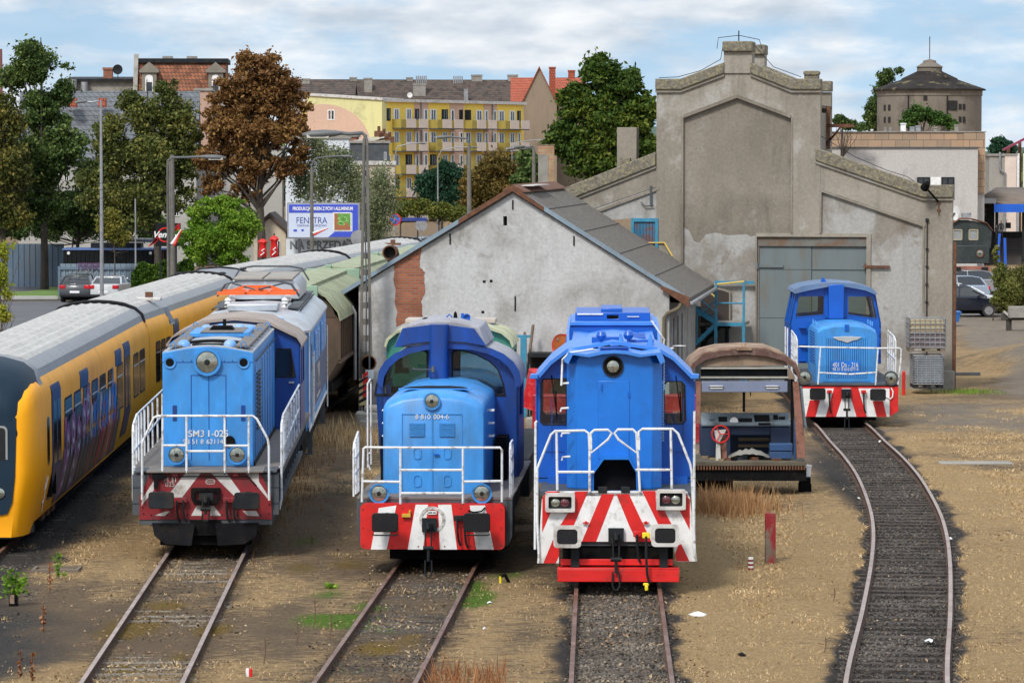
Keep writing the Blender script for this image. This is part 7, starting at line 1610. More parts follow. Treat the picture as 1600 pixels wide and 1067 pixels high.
# ============================================================ BACKGROUND BUILDINGS
def windows_on(t,F,rects,yl=0.0,frame=None,name='window',bar=True,sill=False):
 frame=frame or m_white
 for r_ in rects:
  x0,z1=F.f(r_[0],r_[1],yl);x1,z0=F.f(r_[2],r_[3],yl)
  b=MB();b.m=0;w_=x1-x0;th=min(.1,w_*.12);b.box(x0,yl-.06,z0,x1,yl+.05,z0+th);b.box(x0,yl-.06,z1-th,x1,yl+.05,z1);b.box(x0,yl-.06,z0+th,x0+th,yl+.05,z1-th);b.box(x1-th,yl-.06,z0+th,x1,yl+.05,z1-th)
  if bar:b.box((x0+x1)/2-th/2,yl-.06,z0+th,(x0+x1)/2+th/2,yl+.05,z1-th)
  b.m=1;b.box(x0+th,yl-.02,z0+th,x1-th,yl+.02,z1-th);b.build(name,[frame,m_dglass],t,smooth=0)
m_ylw=plaster('yellow_render',(.86,.62,.12),(.82,.59,.12),(.70,.52,.14),.1,streak=.2)
m_pink=plaster('salmon_render',(.60,.40,.30),(.56,.38,.29),(.48,.33,.25),.1,streak=.15)
m_pyel=plaster('pale_yellow_render',(.66,.61,.30),(.62,.58,.30),(.48,.44,.24),.12,streak=.35)
m_cream=M('cream_render',(.50,.42,.32),.9,var=.08,dirt=(.3,.25,.2),da=.4,ds=.5)
m_panelw=M('balcony_panel',(.60,.50,.44),.7,var=.06)
m_tile_d=bricks('dark_weathered_tiles',(.075,.060,.052),(.12,.075,.055),(.03,.028,.026),.35,.28,.03,dirt=.7)
m_tile_r=bricks('red_clay_tiles',(.42,.10,.05),(.34,.085,.045),(.14,.04,.03),.3,.34,.03,dirt=.25)
m_tile_o=bricks('orange_brown_tiles',(.30,.11,.05),(.22,.085,.045),(.07,.035,.025),.3,.3,.03,dirt=.8)
m_tile_g=bricks('slate_grey_tiles',(.115,.125,.14),(.15,.16,.175),(.06,.065,.07),.4,.34,.03,dirt=.2)
m_bcol=M('pale_grey_render',(.36,.35,.33),.9,var=.1,vs=.4,dirt=(.25,.24,.22),da=.5,ds=.5)
m_tanw=plaster('tan_render_gable',(.26,.20,.15),(.23,.185,.14),(.30,.24,.19),.12,streak=.4)
# ---- the yellow and salmon apartment block
def apartments():
 F=at(597,430,60);t=thingf('apartment_block','long yellow and salmon apartment block with rows of pale balconies','apartment block',F)
 f=F.f;C=lambda x,y:(x/5+600,y/5+100);fc=lambda x,y,yl=0:f(*C(x,y),yl)
 L_,zt=f(818,170);zt=(f(597,158)[1]+f(818,166)[1])/2;zt=f(700,161.5)[1]
 b=MB();b.box(0,.0,GZ,L_,11,zt);b.build('wall',m_ylw,t)
 b=MB();b.box(-.2,-.35,zt,L_+.2,11.2,zt+.35);b.build('roof_edge',m_owhite,t)
 for a,c in ((235,345),(512,622),(778,883)):
  x0=fc(a,400)[0];x1=fc(c,400)[0];b=MB();b.box(x0,-.03,GZ,x1,0,zt);b.build('salmon_wall_strip',m_pink,t)
 for a in (287,843):x0=fc(a,400)[0];b=MB();b.cyl((x0,-.15,GZ),(x0,-.15,zt),.1);b.build('downpipe',m_pipe,t)
 z0=fc(160,430)[1];rows=[fc(160,y)[1] for y in (345,)];st=2.68
 ztop=fc(560,362)[1]-.0
 for row in range(5):
  zz=zt-.75-row*st
  for a,c,kind in ((20,50,'w'),(72,118,'d'),(168,215,'d'),(240,272,'w'),(307,340,'w'),(358,408,'d'),(450,497,'d'),(517,548,'w'),(585,615,'w'),(630,678,'d'),(716,766,'d'),(783,812,'w'),(848,878,'w'),(892,940,'d'),(978,1022,'d'),(1040,1066,'w')):
   x0,x1=fc(a,400)[0],fc(c,400)[0];h=1.45 if kind=='w' else 2.1
   b=MB();b.m=0;b.box(x0,-.05,zz-h,x1,.02,zz);b.m=1
   if kind=='w':b.box(x0+.35,-.08,zz-h+.12,x1-.25,-.05,zz-.12)
   else:b.box(x0+.35,-.08,zz-h+.1,(x0+x1)/2-.08,-.05,zz-.12);b.box((x0+x1)/2+.15,-.08,zz-h+.1,x1-.3,-.05,zz-.12)
   b.build('window',[m_white if (a+row) % 5 else m_dgrey,m_dglass],t,smooth=0)
  for a,c in ((65,275),(350,550),(622,815),(883,1070)):
   x0,x1=fc(a,470)[0],fc(c,470)[0];zb=zz-2.25
   b=MB();b.m=0;b.box(x0,-1.2,zb-.12,x1,0,zb);b.m=1;d=x1-x0
   b.box(x0+d*.2,-1.25,zb,x0+d*.55,-1.18,zb+1.05);b.box(x0+d*.66,-1.25,zb,x1,-1.18,zb+1.05);b.m=2;b.box(x0,-1.2,zb,x0+.08,0,zb+1.0);b.box(x0+.08,-1.2,zb+.08,x0+d*.2,-1.16,zb+.95);b.box(x0+d*.55,-1.2,zb+.08,x0+d*.66,-1.16,zb+.95)
   b.build('balcony',[m_grey,m_panelw,M('mustard_panel',(.32,.25,.05),.7,var=.1)],t,smooth=0)
 # gable wing with the big painted arc, facing the yard
 Fg=at(597,429,-14);x0,z0=Fg.f(478,149.5);z1=Fg.f(597,157)[1]
 T_=bpy.data.objects.new('gable_wing',None);COL.objects.link(T_);T_.parent=t
 d=Fg.o-F.o;T_.location=(d.dot(F.ax),d.dot(F.ay),0);T_.rotation_euler=(0,0,Fg.rot-F.rot)
 b=MB();b.prism([(x0,GZ),(0,GZ),(0,z1),(x0,z0)],.0,9);b.build('gable_wall',m_pyel,T_,smooth=0)
 b=MB();b.prism([(x0-.2,z0),(.1,z1),(.1,z1+.3),(x0-.2,z0+.3)],-.2,9);b.build('gable_roof_edge',m_owhite,T_)
 cx,cz=Fg.f(505,228);rx_=Fg.f(579,228)[0]-cx;ri=Fg.f(535,228)[0]-cx;rz=Fg.f(505,163)[1]-cz;
 arc=[(cx+rx_*math.cos(R(a)),cz+rz*math.sin(R(a))) for a in range(0,130,6)];arc=[p for p in arc if p[0]>x0];arc=[(rx_+cx,GZ+.1)]+arc+[(x0+.02,arc[-1][1]),(x0+.02,GZ+.1)]
 b=MB();b.prism(arc,-.02,0);b.build('salmon_arc',m_pink,T_,smooth=0)
 arc=[(cx+ri*math.cos(R(a)),cz-1.2+rz*.45*math.sin(R(a))) for a in range(0,181,10)];arc=[p for p in arc if p[0]>x0];b=MB();b.prism([(p[0],p[1]) for p in arc]+[(arc[-1][0],GZ+.2),(arc[0][0],GZ+.2)],-.04,-.02);b.build('inner_yellow_arc',m_pyel,T_,smooth=0)
 windows_on(T_,Fg,[(512,172,523,188)])
apartments()
# ---- generic pitched house
def house(name,label,cat,px0,px1,ytop,yeave,Y,rot=0,depth=9,wall=None,roof=None,gable=False,base=GZ,chim=(),wins=(),dormers=0,rr=None,group=None,xchim=None):
 F=at(px0,Y,rot);t=thingf(name,label,cat,F,group);L_=F.f(px1,240)[0];ze=F.f((px0+px1)/2,yeave)[1];zr=F.f((px0+px1)/2,ytop,depth/2 if not gable else 0)[1]
 b=MB()
 if gable:
  cx=L_/2;b.prism([(0,base),(L_,base),(L_,ze),(cx,zr),(0,ze)],0,depth);b.build('wall',wall,t,smooth=0)
  for s_ in (-1,1):
   e=(L_+.3 if s_>0 else-.3);k=(zr-ze)/cx;b=MB();b.prism([(cx,zr+.05),(e,ze-k*.3+.05),(e,ze-k*.3+.25),(cx,zr+.28)],-.25,depth+.2);b.build('roof',roof,t,smooth=0)
 else:
  b.prism([(0,base),(depth,base),(depth,ze),(depth/2,zr-.1),(0,ze)],0,L_,'x');b.build('wall',wall,t,smooth=0)
  k=(zr-ze)/(depth/2)
  b=MB();b.prism([(-.4,ze-.4*k),(depth/2,zr),(depth/2,zr+.2),(-.4,ze-.4*k+.2)],-.2,L_+.2,'x');b.build('roof',roof,t,smooth=0)
  b=MB();b.prism([(depth+.4,ze-.4*k),(depth/2,zr),(depth/2,zr+.2),(depth+.4,ze-.4*k+.2)],-.2,L_+.2,'x');b.build('roof',roof,t,smooth=0)
 for i,c in enumerate(chim):
  px,pw,yt=c[:3];yl=c[3] if len(c)>3 else depth/2;m_=c[4] if len(c)>4 else m_conc
  x0,z1=F.f(px-pw/2,yt,yl);x1,_=F.f(px+pw/2,yt,yl);b=MB();b.box(x0,yl-.35,ze,x1,yl+.35,z1);b.box(x0-.06,yl-.41,z1-.2,x1+.06,yl+.41,z1);b.build('chimney',m_,t)
 if wins:windows_on(t,F,wins)
 return t,F,L_,ze,zr
t,F,L_,ze,zr=house('terraced_house','long old terrace with a dark weathered tile roof behind the yellow block','house',470,812,127,166,490,8,11,m_tanw,m_tile_d,chim=((552,10,121),(575,12,122,3),(640,9,121),(655,19,131,2.2),(745,16,117),(801,15,117)))
for c0,c1,yb,yt,n in ((651,666,131,117,6),(709,722,128,117,5)):
 b=MB()
 for i in range(n):x0,z0=F.f(c0+(c1-c0)*i/(n-1),yb,2.2);z1=F.f(0,yt,2.2)[1];b.cyl((x0,2.2,z0-.2),(x0,2.2,z1),.09,n=6)
 b.build('flue_pipes',m_pipe,t)
b=MB()
for a in (625,683,714):x0,z0=F.f(a,160,-.3);b.box(x0,-.5,z0-.2,x0+2.2,0.5,z0+.2)
b.build('pale_gutter_boxes',m_owhite,t)
x,z=F.f(640,149,0);b=MB();b.lathe([(.0,.12),(.25,.1),(.36,0),(.0,.06)],(x,-.3,z),'y',16);b.build('satellite_dish',m_white,t)
x0,z0=F.f(725,153,.5);x1,z1=F.f(731,139,.5);b=MB();b.box(x0,.3,z0-.5,x1,.8,z1);b.build('metal_vent',m_pipe,t)
house('gabled_house','tall tan gabled house with red tile roof right of the yellow block','house',815,870,107,163,470,0,16,m_tanw,m_tile_r,gable=True,chim=((863,10,105,6,m_tile_r),))
house('gabled_house','red-roofed house end half hidden by the big green chestnut tree','house',858,905,124,158,480,-6,12,m_tanw,m_tile_r,chim=((893,10,110,6,m_tile_r),))
house('gabled_house','small steep red tile roof slope between the dark terrace and the tan gable','house',800,836,124,165,486,0,10,m_tanw,m_tile_r)
t,F,L_,ze,zr=house('terraced_house','terrace with brown mossy roof behind the brown chestnut tree','house',455,552,132,160,480,0,11,m_tanw,m_tile_d,chim=((478,12,123),))
# ---- big grey-roofed house behind the left trees
t,F,L_,ze,zr=house('grey_roofed_house','long pale house with a slate grey tile roof behind the left trees','house',28,306,147,245,262,4,13,m_bcol,m_tile_g,wins=[(60,262,68,282),(100,262,108,282),(140,262,148,282),(222,262,230,282),(60,318,68,338),(140,318,148,338),(222,318,230,338),(272,270,280,290),(272,318,280,338)])
for px in (114,160):x0,z0=F.f(px-6,168,3);x1,z1=F.f(px+6,154,3);b=MB();b.prism([(x0,z0),(x1,z0),(x1,z1),(x0,z1-.0)],2,4);b.build('red_dormer',m_tile_r,t)
for px,py in ((82,170),(255,175),(268,178),(240,172)):x0,z0=F.f(px-3,py+4,3.2);x1,z1=F.f(px+3,py-4,3.2);b=MB();b.box(x0,2.2,z0,x1,3.4,z1);b.build('skylight',m_white,t)
# ---- mansard house with dormers
def mansard():
 F=at(215,300,3);t=thingf('mansard_house','old house with an orange-brown mansard roof and round-topped stone dormers','house',F);f=F.f
 zr=f(240,95,3)[1];ze=f(230,152)[1];L_=f(352,150)[0]
 b=MB();b.box(0,0,GZ,L_,12,ze);b.build('wall',m_bcol,t)
 b=MB();b.prism([(0,ze),(2.2,zr-.2),(10,zr-.2),(12,ze)],0,L_,'x');b.build('mansard_roof',m_tile_o,t,smooth=0)
 b=MB();b.box(-.3,1.9,zr-.2,L_+.2,10.2,zr+.15);b.build('flat_top',m_dgrey,t);b=MB();b.prism([(-.4,ze-.2),(2.1,zr+.5),(2.5,zr+.5),(.4,ze-.2)],-.35,0,'x');b.build('gable_edge',m_conc,t)
 for px in (233,337):
  x0,zb=f(px-15,153,-.2);x1,z1=f(px+15,108,-.2);cx=(x0+x1)/2;w_=(x1-x0)/2
  b=MB();b.prism([(cx-w_*.75,ze-.2),(cx+w_*.75,ze-.2),(cx+w_*.75,z1-.3),(cx-w_*.75,z1-.3)],-.2,2.2);b.prism([(x0,z1-.3),(x1,z1-.3),(x1,z1-.1),(cx,z1+.55),(x0,z1-.1)],-.35,2.5);o=b.build('dormer',M('dormer_stone',(.20,.18,.15),.9,var=.15),t,smooth=0)
  wz0,wz1=ze-.1,z1-.75;b=MB();ar=[(cx-w_*.4,wz0),(cx+w_*.4,wz0),(cx+w_*.4,wz1)]+[(cx+w_*.4*math.cos(R(a)),wz1+w_*.35*math.sin(R(a))) for a in range(30,180,30)]+[(cx-w_*.4,wz1)];b.prism(ar,-.26,-.2);b.build('dormer_window',m_white,o);b=MB();b.box(cx-w_*.3,-.3,wz0+.3,cx+w_*.3,-.26,wz0+1.3);b.build('pane',m_dglass,o)
 for px in (262,300):x0,z0=f(px-8,100,5);b=MB();b.box(x0,4.5,zr,x0+.85,5.3,zr+.4);b.build('chimney',m_conc,t)
mansard()
t,F,L_,ze,zr=house('flat_roofed_annex','dark low parapet block with a tall brick chimney and satellite dish','building',108,214,124,127,310,0,8,m_conc,m_dgrey,chim=((169,14,106,1,m_brick),))
x,z=F.f(184,109,.5);b=MB();b.lathe([(.0,.15),(.3,.12),(.42,0),(.0,.08)],(x,.4,z),'y',18);b.cyl((x,.6,z),(x,.6,z-.9),.03);b.build('satellite_dish',m_dgrey,t)
b=MB()
for px,py in ((115,130),(132,134)):x,z=F.f(px,py,-.5);b.cyl((x,-.5,z-.5),(x,-.5,z+.3),.3)
b.build('roof_vents',m_pipe,t)
def block(name,label,px0,px1,ytop,Y,depth,mat,rot=0,cap=None,wins=(),base=GZ,extra=None):
 F=at(px0,Y,rot);t=thingf(name,label,'building',F);x1,_=F.f(px1,240);zt=F.f((px0+px1)/2,ytop)[1]
 b=MB();b.box(0,0,base,x1,depth,zt);b.build('wall',mat,t,smooth=0);b=MB();b.box(-.12,-.12,zt,x1+.12,depth+.1,zt+.18);b.build('parapet',cap or m_conc,t)
 if wins:windows_on(t,F,wins)
 return t,F,x1,zt
block('plain_gable_building','plain pale building seen under the brown chestnut tree',305,441,232,268,12,m_bcol,3,wins=[(392,297,404,312),(345,262,352,280)])
block('stucco_building','beige building corner just right of the orange mansard roof',306,330,142,280,10,M('pink_beige_render',(.42,.27,.21),.9,var=.08),3)
t,F,x1,zt=block('white_gable_building','white windowless building wall beside the birch trees',446,545,217,262,10,M('white_render',(.56,.60,.66),.85,var=.05,vs=.5,dirt=(.42,.44,.47),da=.4,ds=.4),2)
t,F,x1,zt=block('grey_cream_house','cream house with a grey attic storey and white roof vents behind the birches',545,608,224,275,10,m_grey,2,wins=[(600,238,604,250)])
zc=F.f(580,258)[1];b=MB();b.box(-1.0,-.12,GZ,x1+.4,0,zc);b.build('cream_front',m_cream,t,smooth=0);b=MB();b.box(-1.0,-.25,zc,x1+.5,0,zc+.3);b.build('cornice',m_owhite,t)
windows_on(t,F,[(599,272,604,292),(599,318,604,336),(592,345,600,362),(606,345,610,360)],-.13)
for px,py in ((592,208),(600,212),(609,217)):x,z=F.f(px,py,3);b=MB();b.box(x-.35,2.6,z-.3,x+.35,3.4,z+.15);b.cyl((x,3,z+.1),(x,3,z+.5),.12);b.build('chimney',m_rust,t)
for i in range(3):x,z=F.f(552+i*15,220,2);b=MB();b.prism([(x,zt+.1),(x+1.6,zt+.4),(x+1.6,zt+.5),(x,zt+.2)],1+i,1.7+i);b.build('roof_vent',m_owhite,t)
block('red_brick_annex','small red brick block behind the white wall and the birch',478,556,214,285,6,m_brick,0)
# ---- round water tower
def tower():
 Y=450;F=at(1461,Y);t=thingf('water_tower','round grey concrete water tower with a low conical roof and lantern','water tower',F);f=F.f
 rad=6.42;zt=f(0,140)[1];zb=f(0,149)[1];c=(0,rad,0);n=24
 m_tw=plaster('tower_render',(.17,.145,.12),(.225,.195,.165),(.13,.11,.095),.12,streak=.5)
 b=MB();b.lathe([(0,GZ),(rad,GZ),(rad,zb),(0,zb)],c,'z',n);b.build('drum',m_tw,t,smooth=.4)
 b=MB();b.lathe([(0,zb),(rad+.1,zb),(rad+.1,zt),(0,zt)],c,'z',n);b.build('band',m_tw,t,smooth=.4)
 zr=f(0,110)[1];zc=f(0,93)[1];rm=M('patchy_dark_roof',(.028,.024,.023),.9,var=.3,vs=.6,dirt=(.17,.15,.08),da=.7,ds=.7,dlo=.57,dhi=.63,spec=.1)
 b=MB();rl=rad*.24;b.lathe([(0,zt-.05),(rad+.5,zt-.05),(rad+.5,zt+.1),(rad*.55,zt+(zr-zt)*.55),(rad*.53,zt+(zr-zt)*.62),(rl,zr),(0,zr)],c,'z',n);b.build('roof',rm,t,smooth=.3)
 b=MB();b.lathe([(0,zr-.1),(rl,zr-.1),(rl,zr+(zc-zr)*.35),(rl+.15,zr+(zc-zr)*.4),(rl*.55,zr+(zc-zr)*.8),(rl*.5,zc),(0,zc+.2)],c,'z',16);b.build('lantern',m_tw,t,smooth=.3)
 b=MB();b.cyl((0,rad,zc),(0,rad,f(0,55)[1]),.05,n=6);b.build('mast',m_dgrey,t)
 for px,py,w_,h in ((1387,168,5,9),(1393,168,5,9),(1387,187,5,9),(1393,187,5,9),(1446,153,6,8),(1488,165,18,15),(1501.5,167,5,9),(1508,167,5,9),(1501.5,187,5,9),(1508,187,5,9)):
  x,z=f(px,py,0);x=min(max(x,-rad*.98),rad*.98);y_=rad-math.sqrt(rad*rad-x*x);ww=w_*Y/FPX/2;hh=h*Y/FPX/2;a=math.asin(x/rad);b=MB();b.box(-ww,-.04,z-hh,ww,.3,z+hh);b.xf(Matrix.Translation((x,y_,0)) @ Matrix.Rotation(a,4,'Z'));b.build('window',m_dark,t)
 for px in (1420,1480):x,z0=f(px,200,0);b=MB();yy=rad-math.sqrt(rad*rad-x*x)-.12;b.cyl((x,yy,GZ),(x,yy,zb),.08,n=6);b.build('pipe',m_dgrey,t)
tower()
# ---- station building, tan tiles and white wall
def station():
 F=at(1284,262);t=thingf('station_building','flat-roofed station building with beige stone panels above a white wall','station building',F);f=F.f
 m_tan=bricks('beige_stone_panels',(.42,.27,.17),(.30,.215,.15),(.13,.10,.08),.98,.55,.018,dirt=.15)
 x1,zt=f(1543,207);zw=f(0,232)[1];xw=f(1528,232)[0];zl=f(0,302)[1]
 b=MB();b.box(0,1.5,zw-.5,x1,14,zt);b.box(x1-1.5+.0,1.2,zl,x1,1.5,zt-.05);b.build('stone_panels',m_tan,t,smooth=0);b=MB();b.box(-.1,1.4,zt,x1+.1,14,zt+.08);b.build('roof_edge',m_conc,t)
 b=MB();b.box(0,0,GZ,xw,1.5,zw);b.box(xw-.3,1.5,GZ,x1,14,zl);b.build('white_wall',plaster('white_plaster',(.44,.42,.41),(.48,.46,.45),(.33,.32,.31),.2,streak=.3),t,smooth=0)
 b=MB();b.box(0,-.1,zw,xw+.1,1.5,zw+.1);b.build('coping',m_grey,t)
 windows_on(t,F,[(1433,277,1453,293),(1471,277,1491,293)],0,m_dgrey);x0,z0=f(1454,290);x2,z2=f(1470,277);b=MB();b.box(x0,-.03,z0,x2,0,z2);b.build('white_blind',m_white,t)
 for px,w_,h,m_ in ((1411,10,17,m_white),(1425,8,10,m_pipe),(1434,9,12,m_pipe),(1354,4,6,m_white),(1362,4,5,m_white),(1383,4,8,m_conc),(1474,8,10,m_tile_d),(1494,7,14,m_conc),(1461,6,9,m_conc),(1391,3,8,m_pipe)):
  x,z=f(px,208-h*.8,5);zz=z;ww=w_*200/FPX/2;b=MB();b.box(x-ww,4.7,zt,x+ww,5.2,zz);b.box(x-ww*1.15,4.65,zz,x+ww*1.15,5.25,zz+.08);b.build('roof_vent',m_,t)
 x0,z0=f(1413,383,.0)
station()
def platform_side():
 F=at(1528,266);t=thingf('platform_canopy','brown platform roof with a bright blue ribbed fascia above the station steps','canopy',F);f=F.f
 q=[f(*p) for p in ((1530,308),(1536,308),(1555,296),(1602,300),(1640,302),(1640,330),(1553,318),(1530,311))]
 b=MB();b.add([(x,0,z) for x,z in (f(1528,314),f(1640,332))]+[(f(1640,300,9)[0],9,f(1640,296,9)[1]),(f(1556,296,9)[0],9,f(1556,296,9)[1])],[(0,1,2,3)]);o=b.build('roof',M('brown_roof_felt',(.16,.125,.10),.9,var=.15),t);md=o.modifiers.new('thick','SOLIDIFY');md.thickness=.15
 x0,z0=f(1553,332);x1,z1=f(1640,319);zb=f(1640,335)[1];n=26;b=MB()
 for i in range(n):k0,k1=i/n,(i+.8)/n;xa,xb_=x0+(x1-x0)*k0,x0+(x1-x0)*k1;b.box(xa,-.12,z0,xb_,-.02,z1)
 b.box(x0,-.06,z0+.02,x1,-.0,z1-.01);b.build('blue_fascia',M('bright_blue_metal',(.01,.12,.62),.4,var=.05),t)
 b=MB();b.box(f(1530,320)[0],-.1,f(0,318)[1],f(1556,320)[0],0,f(0,310)[1]);b.build('grey_fascia',m_pipe,t)
 for px in (1528,1560,1602):x,_=f(px,0,1);b=MB();b.box(x-.1,1,GZ,x+.1,1.2,f(0,318)[1]);b.build('post',m_dgrey,t)
 b=MB();b.box(f(1529,0,3)[0],3,GZ,f(1556,0,3)[0],3.2,f(0,312,3)[1]);b.box(f(1556,0,6)[0],6,GZ,f(1660,0,6)[0],6.2,f(0,362,6)[1]);b.build('dark_back_wall',m_dgrey,t)
 x0,z1=f(1533,320,2.9);b=MB();b.box(f(1527,0,2.8)[0],2.8,f(0,339,2.8)[1],f(1543,0,2.8)[0],2.9,f(0,325,2.8)[1]);s_=b.build('toilet_sign',M('dark_sign',(.02,.03,.045),.5),t)
 text(s_,'WC',.42,f(1535.5,0,2.8)[0],2.79,f(0,332,2.8)[1],M('dim_sign_lettering',(.12,.14,.16),.6),'lettering')
 # steps
 b=MB();zs0,zs1=f(0,422,2)[1],f(0,374,2)[1];n=12
 for i in range(n):k=i/n;b.box(f(1548,0,2)[0],1.2+i*.35,GZ,f(1660,0,2)[0],1.55+i*.35,zs0+(zs1-zs0)*(i+1)/n)
 b.build('steps',M('dark_steps',(.07,.06,.055),.9,var=.2),t)
 b=MB();b.box(f(1545,0,5.5)[0],5.4,f(0,374,5.4)[1]-.15,f(1660,0,5)[0],10,f(0,374,5.4)[1]);b.build('upper_landing',m_conc,t)
platform_side()
t,F,x1,zt=block('grey_service_building','plain grey building with white panel joints at the right edge',1546,1588,244,290,10,plaster('grey_stucco',(.30,.285,.26),(.33,.31,.285),(.24,.23,.21),.2,streak=.2),0)
b=MB();b.box(x1-.9,-.08,GZ,x1,0,zt);b.build('pale_panel',m_panelw,t);tubes(t,'pipe',[[(x1-1.3,-.2,zt+.3),(x1-1.3,-.2,zt-1.1),(x1-.9,-.2,zt-1.3),(x1-.9,-.2,GZ)]],.09,m_pipe)
F=at(1568,300);t=thingf('magenta_roof','dark magenta steel roof slope at the right edge of the view','roof',F);x0,z0=F.f(1568,236);x1,z1=F.f(1660,190);b=MB();b.prism([(x0,z0),(x1,z1),(x1,z1+.3),(x0,z0+.15)],0,.6);b.build('roof_beam',M('magenta_steel',(.22,.02,.06),.5),t)
b=MB()
for px in (1580,1598):x=F.f(px,0)[0];b.box(x-.12,1,GZ,x+.12,1.25,F.f(px,236-(px-1568)*.45)[1])
b.build('columns',m_rust,t)
for px in (1594,1604):x=F.f(px,0)[0];b=MB();b.box(x-.1,.5,GZ,x+.1,.7,F.f(0,240)[1]);b.build('white_column',m_white,t)
# ---- far hills
def hills():
 b=MB();rs=np.random.default_rng(9);n=260;xs=np.linspace(-420,620,n);rows=[]
 for k,(y,h) in enumerate(((1050,0),(1150,.6),(1250,1),(1400,.8))):
  rows.append([(x,y,GZ+h*(9.5+5*math.sin(x*.011+1.1)+3.0*math.sin(x*.031)+(7 if 150<x<400 else 0)*math.sin((x-150)/250*math.pi if 150<x<400 else 0))+rs.uniform(-.9,.9)*h) for x in xs])
 b.loft(rows,closed=False,caps=False);o=b.build('hills',M('wooded_hill',(.045,.075,.05),.95,var=.35,vs=.08,dirt=(.08,.10,.06),da=.6,ds=.05),smooth=1.5);o['kind']='structure'
hills()
# ============================================================ STREET ON THE LEFT
def sheet(name,pts,z,mat,kind='structure'):
 b=MB();b.face([(x,y,z) for x,y in pts]);o=b.build(name,mat,smooth=0);o['kind']=kind;return o
m_asph=M('street_asphalt',(.085,.088,.095),.85,var=.12,vs=.8,dirt=(.13,.13,.13),da=.4,ds=.4)
m_kerbs=M('kerb_stone',(.36,.35,.33),.9,var=.1)
m_lawn=M('roadside_grass',(.10,.17,.03),.95,var=.3,vs=.8,dirt=(.28,.22,.09),da=.8,ds=.3)
g_=lambda*p:[G(px,py,GZ) for px,py in p]
sheet('street',g_((-260,475),(130,470),(420,452),(420,560),(-260,560)),GZ+.012,m_asph)
sheet('car_park',g_((-260,462),(20,440),(95,437),(230,432),(420,430),(420,452.5),(130,468.5),(-260,472)),GZ+.016,m_asph)
b=MB();P_=g_((-260,468),(90,468),(88,467),(-260,467));b.prism([(x,y) for x,y in P_],GZ,GZ+.16,'z');o=b.build('kerb',m_kerbs);o['kind']='structure'
sheet('verge',g_((-260,466.5),(92,466.5),(94,450),(40,456),(-260,456)),GZ+.03,m_lawn);sheet('lawn',g_((-10,432),(96,432),(96,437),(-10,436)),GZ+.03,m_lawn);sheet('lawn',g_((56,451),(94,444),(98,455),(90,456)),GZ+.034,m_lawn)
sheet('side_road',g_((560,378),(760,360),(760,375),(560,400)),GZ+.01,m_asph)
sheet('station_yard',g_((1480,497),(1560,492),(1560,440),(1480,440)),GZ+.01,M('yard_paving',(.20,.18,.16),.9,var=.1))
# corrugated fences
m_fence=M('blue_grey_sheet_fence',(.105,.15,.21),.55,var=.1,vs=.7,dirt=(.14,.13,.12),da=.4,ds=.8)
m_fence2=M('pale_grey_sheet_fence',(.16,.21,.26),.55,var=.1,vs=.7,dirt=(.12,.12,.12),da=.4,ds=.8)
def corr(t,name,x0,x1,z0,z1,mat,pitch=.3,y=0,amp=.05):
 b=MB();n=max(2,int((x1-x0)/pitch));prof=[]
 for i in range(n):a=x0+(x1-x0)*i/n;w_=(x1-x0)/n;prof+=[(a,y),(a+w_*.5,y),(a+w_*.6,y-amp),(a+w_*.9,y-amp)]
 prof.append((x1,y));b.prism(prof+[(x,yy+.03) for x,yy in prof[::-1]],z0,z1,'z');return b.build(name,mat,t,smooth=0)
F=at(-60,222,0);t=thingf('sheet_metal_fence','tall blue-grey corrugated fence left of the black container','fence',F);x1=F.f(99,240)[0];corr(t,'corrugated_panel',0,x1,GZ,F.f(0,381)[1],m_fence,.32)
F=at(93,208,0);t=thingf('sheet_metal_fence','lower pale corrugated fence with small graffiti in front of the black container','fence',F);x1=F.f(214,240)[0];zt=F.f(0,412)[1];corr(t,'corrugated_panel',0,x1,GZ,zt,m_fence2,.3)
b=MB();zz=F.f(0,419)[1];b.box(-.1,-.12,zz-.08,x1,-.05,zz+.05);zz=F.f(0,435)[1];b.box(0,-.12,zz-.06,x1,-.05,zz+.04);b.box(-.12,-.1,GZ,.02,.02,F.f(0,416)[1]);b.build('rails',m_fence,t)
x,z=F.f(139,416,-.13);text(t,'PZOEP',.42,x,-.14,z,M('purple_spray',(.10,.05,.12),.6),'graffiti_lettering',bold=.02)
b=MB();rs=random.Random(4)
for k in range(6):x,z=F.f(110+k*6,428+rs.uniform(-3,3),-.13);b.tube([(x,-.09,z),(x+.15,-.09,z+.25),(x+.2,-.09,z-.1),(x+.4,-.09,z+.15)],.012,4)
b.build('faint_graffiti',m_owhite,t)
# black containers bar
F=at(98,216,0);t=thingf('black_container','black shipping container bar with blue roof edge and round white lamps','container',F);x1,zt=F.f(245,390);m_bc=M('black_container_paint',(.006,.007,.009),.6,var=.2,spec=.2)
corr(t,'corrugated_side',0,x1,GZ,zt-.05,m_bc,.25,0,.04);b=MB();b.box(0,.04,GZ,x1+.6,2.4,zt-.03);b.build('container_body',m_bc,t);b=MB();b.box(-.05,-.06,zt-.03,x1+.7,2.5,zt+.06);b.build('blue_top',M('blue_tarp',(.10,.17,.40),.5),t)
b=MB();b.box(x1-.2,-.07,GZ,x1-.1,0,zt);b.box(x1+.45,-.07,GZ,x1+.62,0.02,zt)
b.build('corner_posts',m_bc,t)
b=MB()
for i in range(5):b.box(x1-.05+i*.1,-.03,zt-1.9,x1+i*.1,.03,zt-.1)
b.build('slats',m_rust,t)
for px in (107,235):x,z=F.f(px,395.5,-.1);b=MB();b.lathe([(0,.04),(.09,.04),(.09,-.02),(0,-.02)],(x,-.09,z),'y',16);b.build('round_lamp',m_white,t)
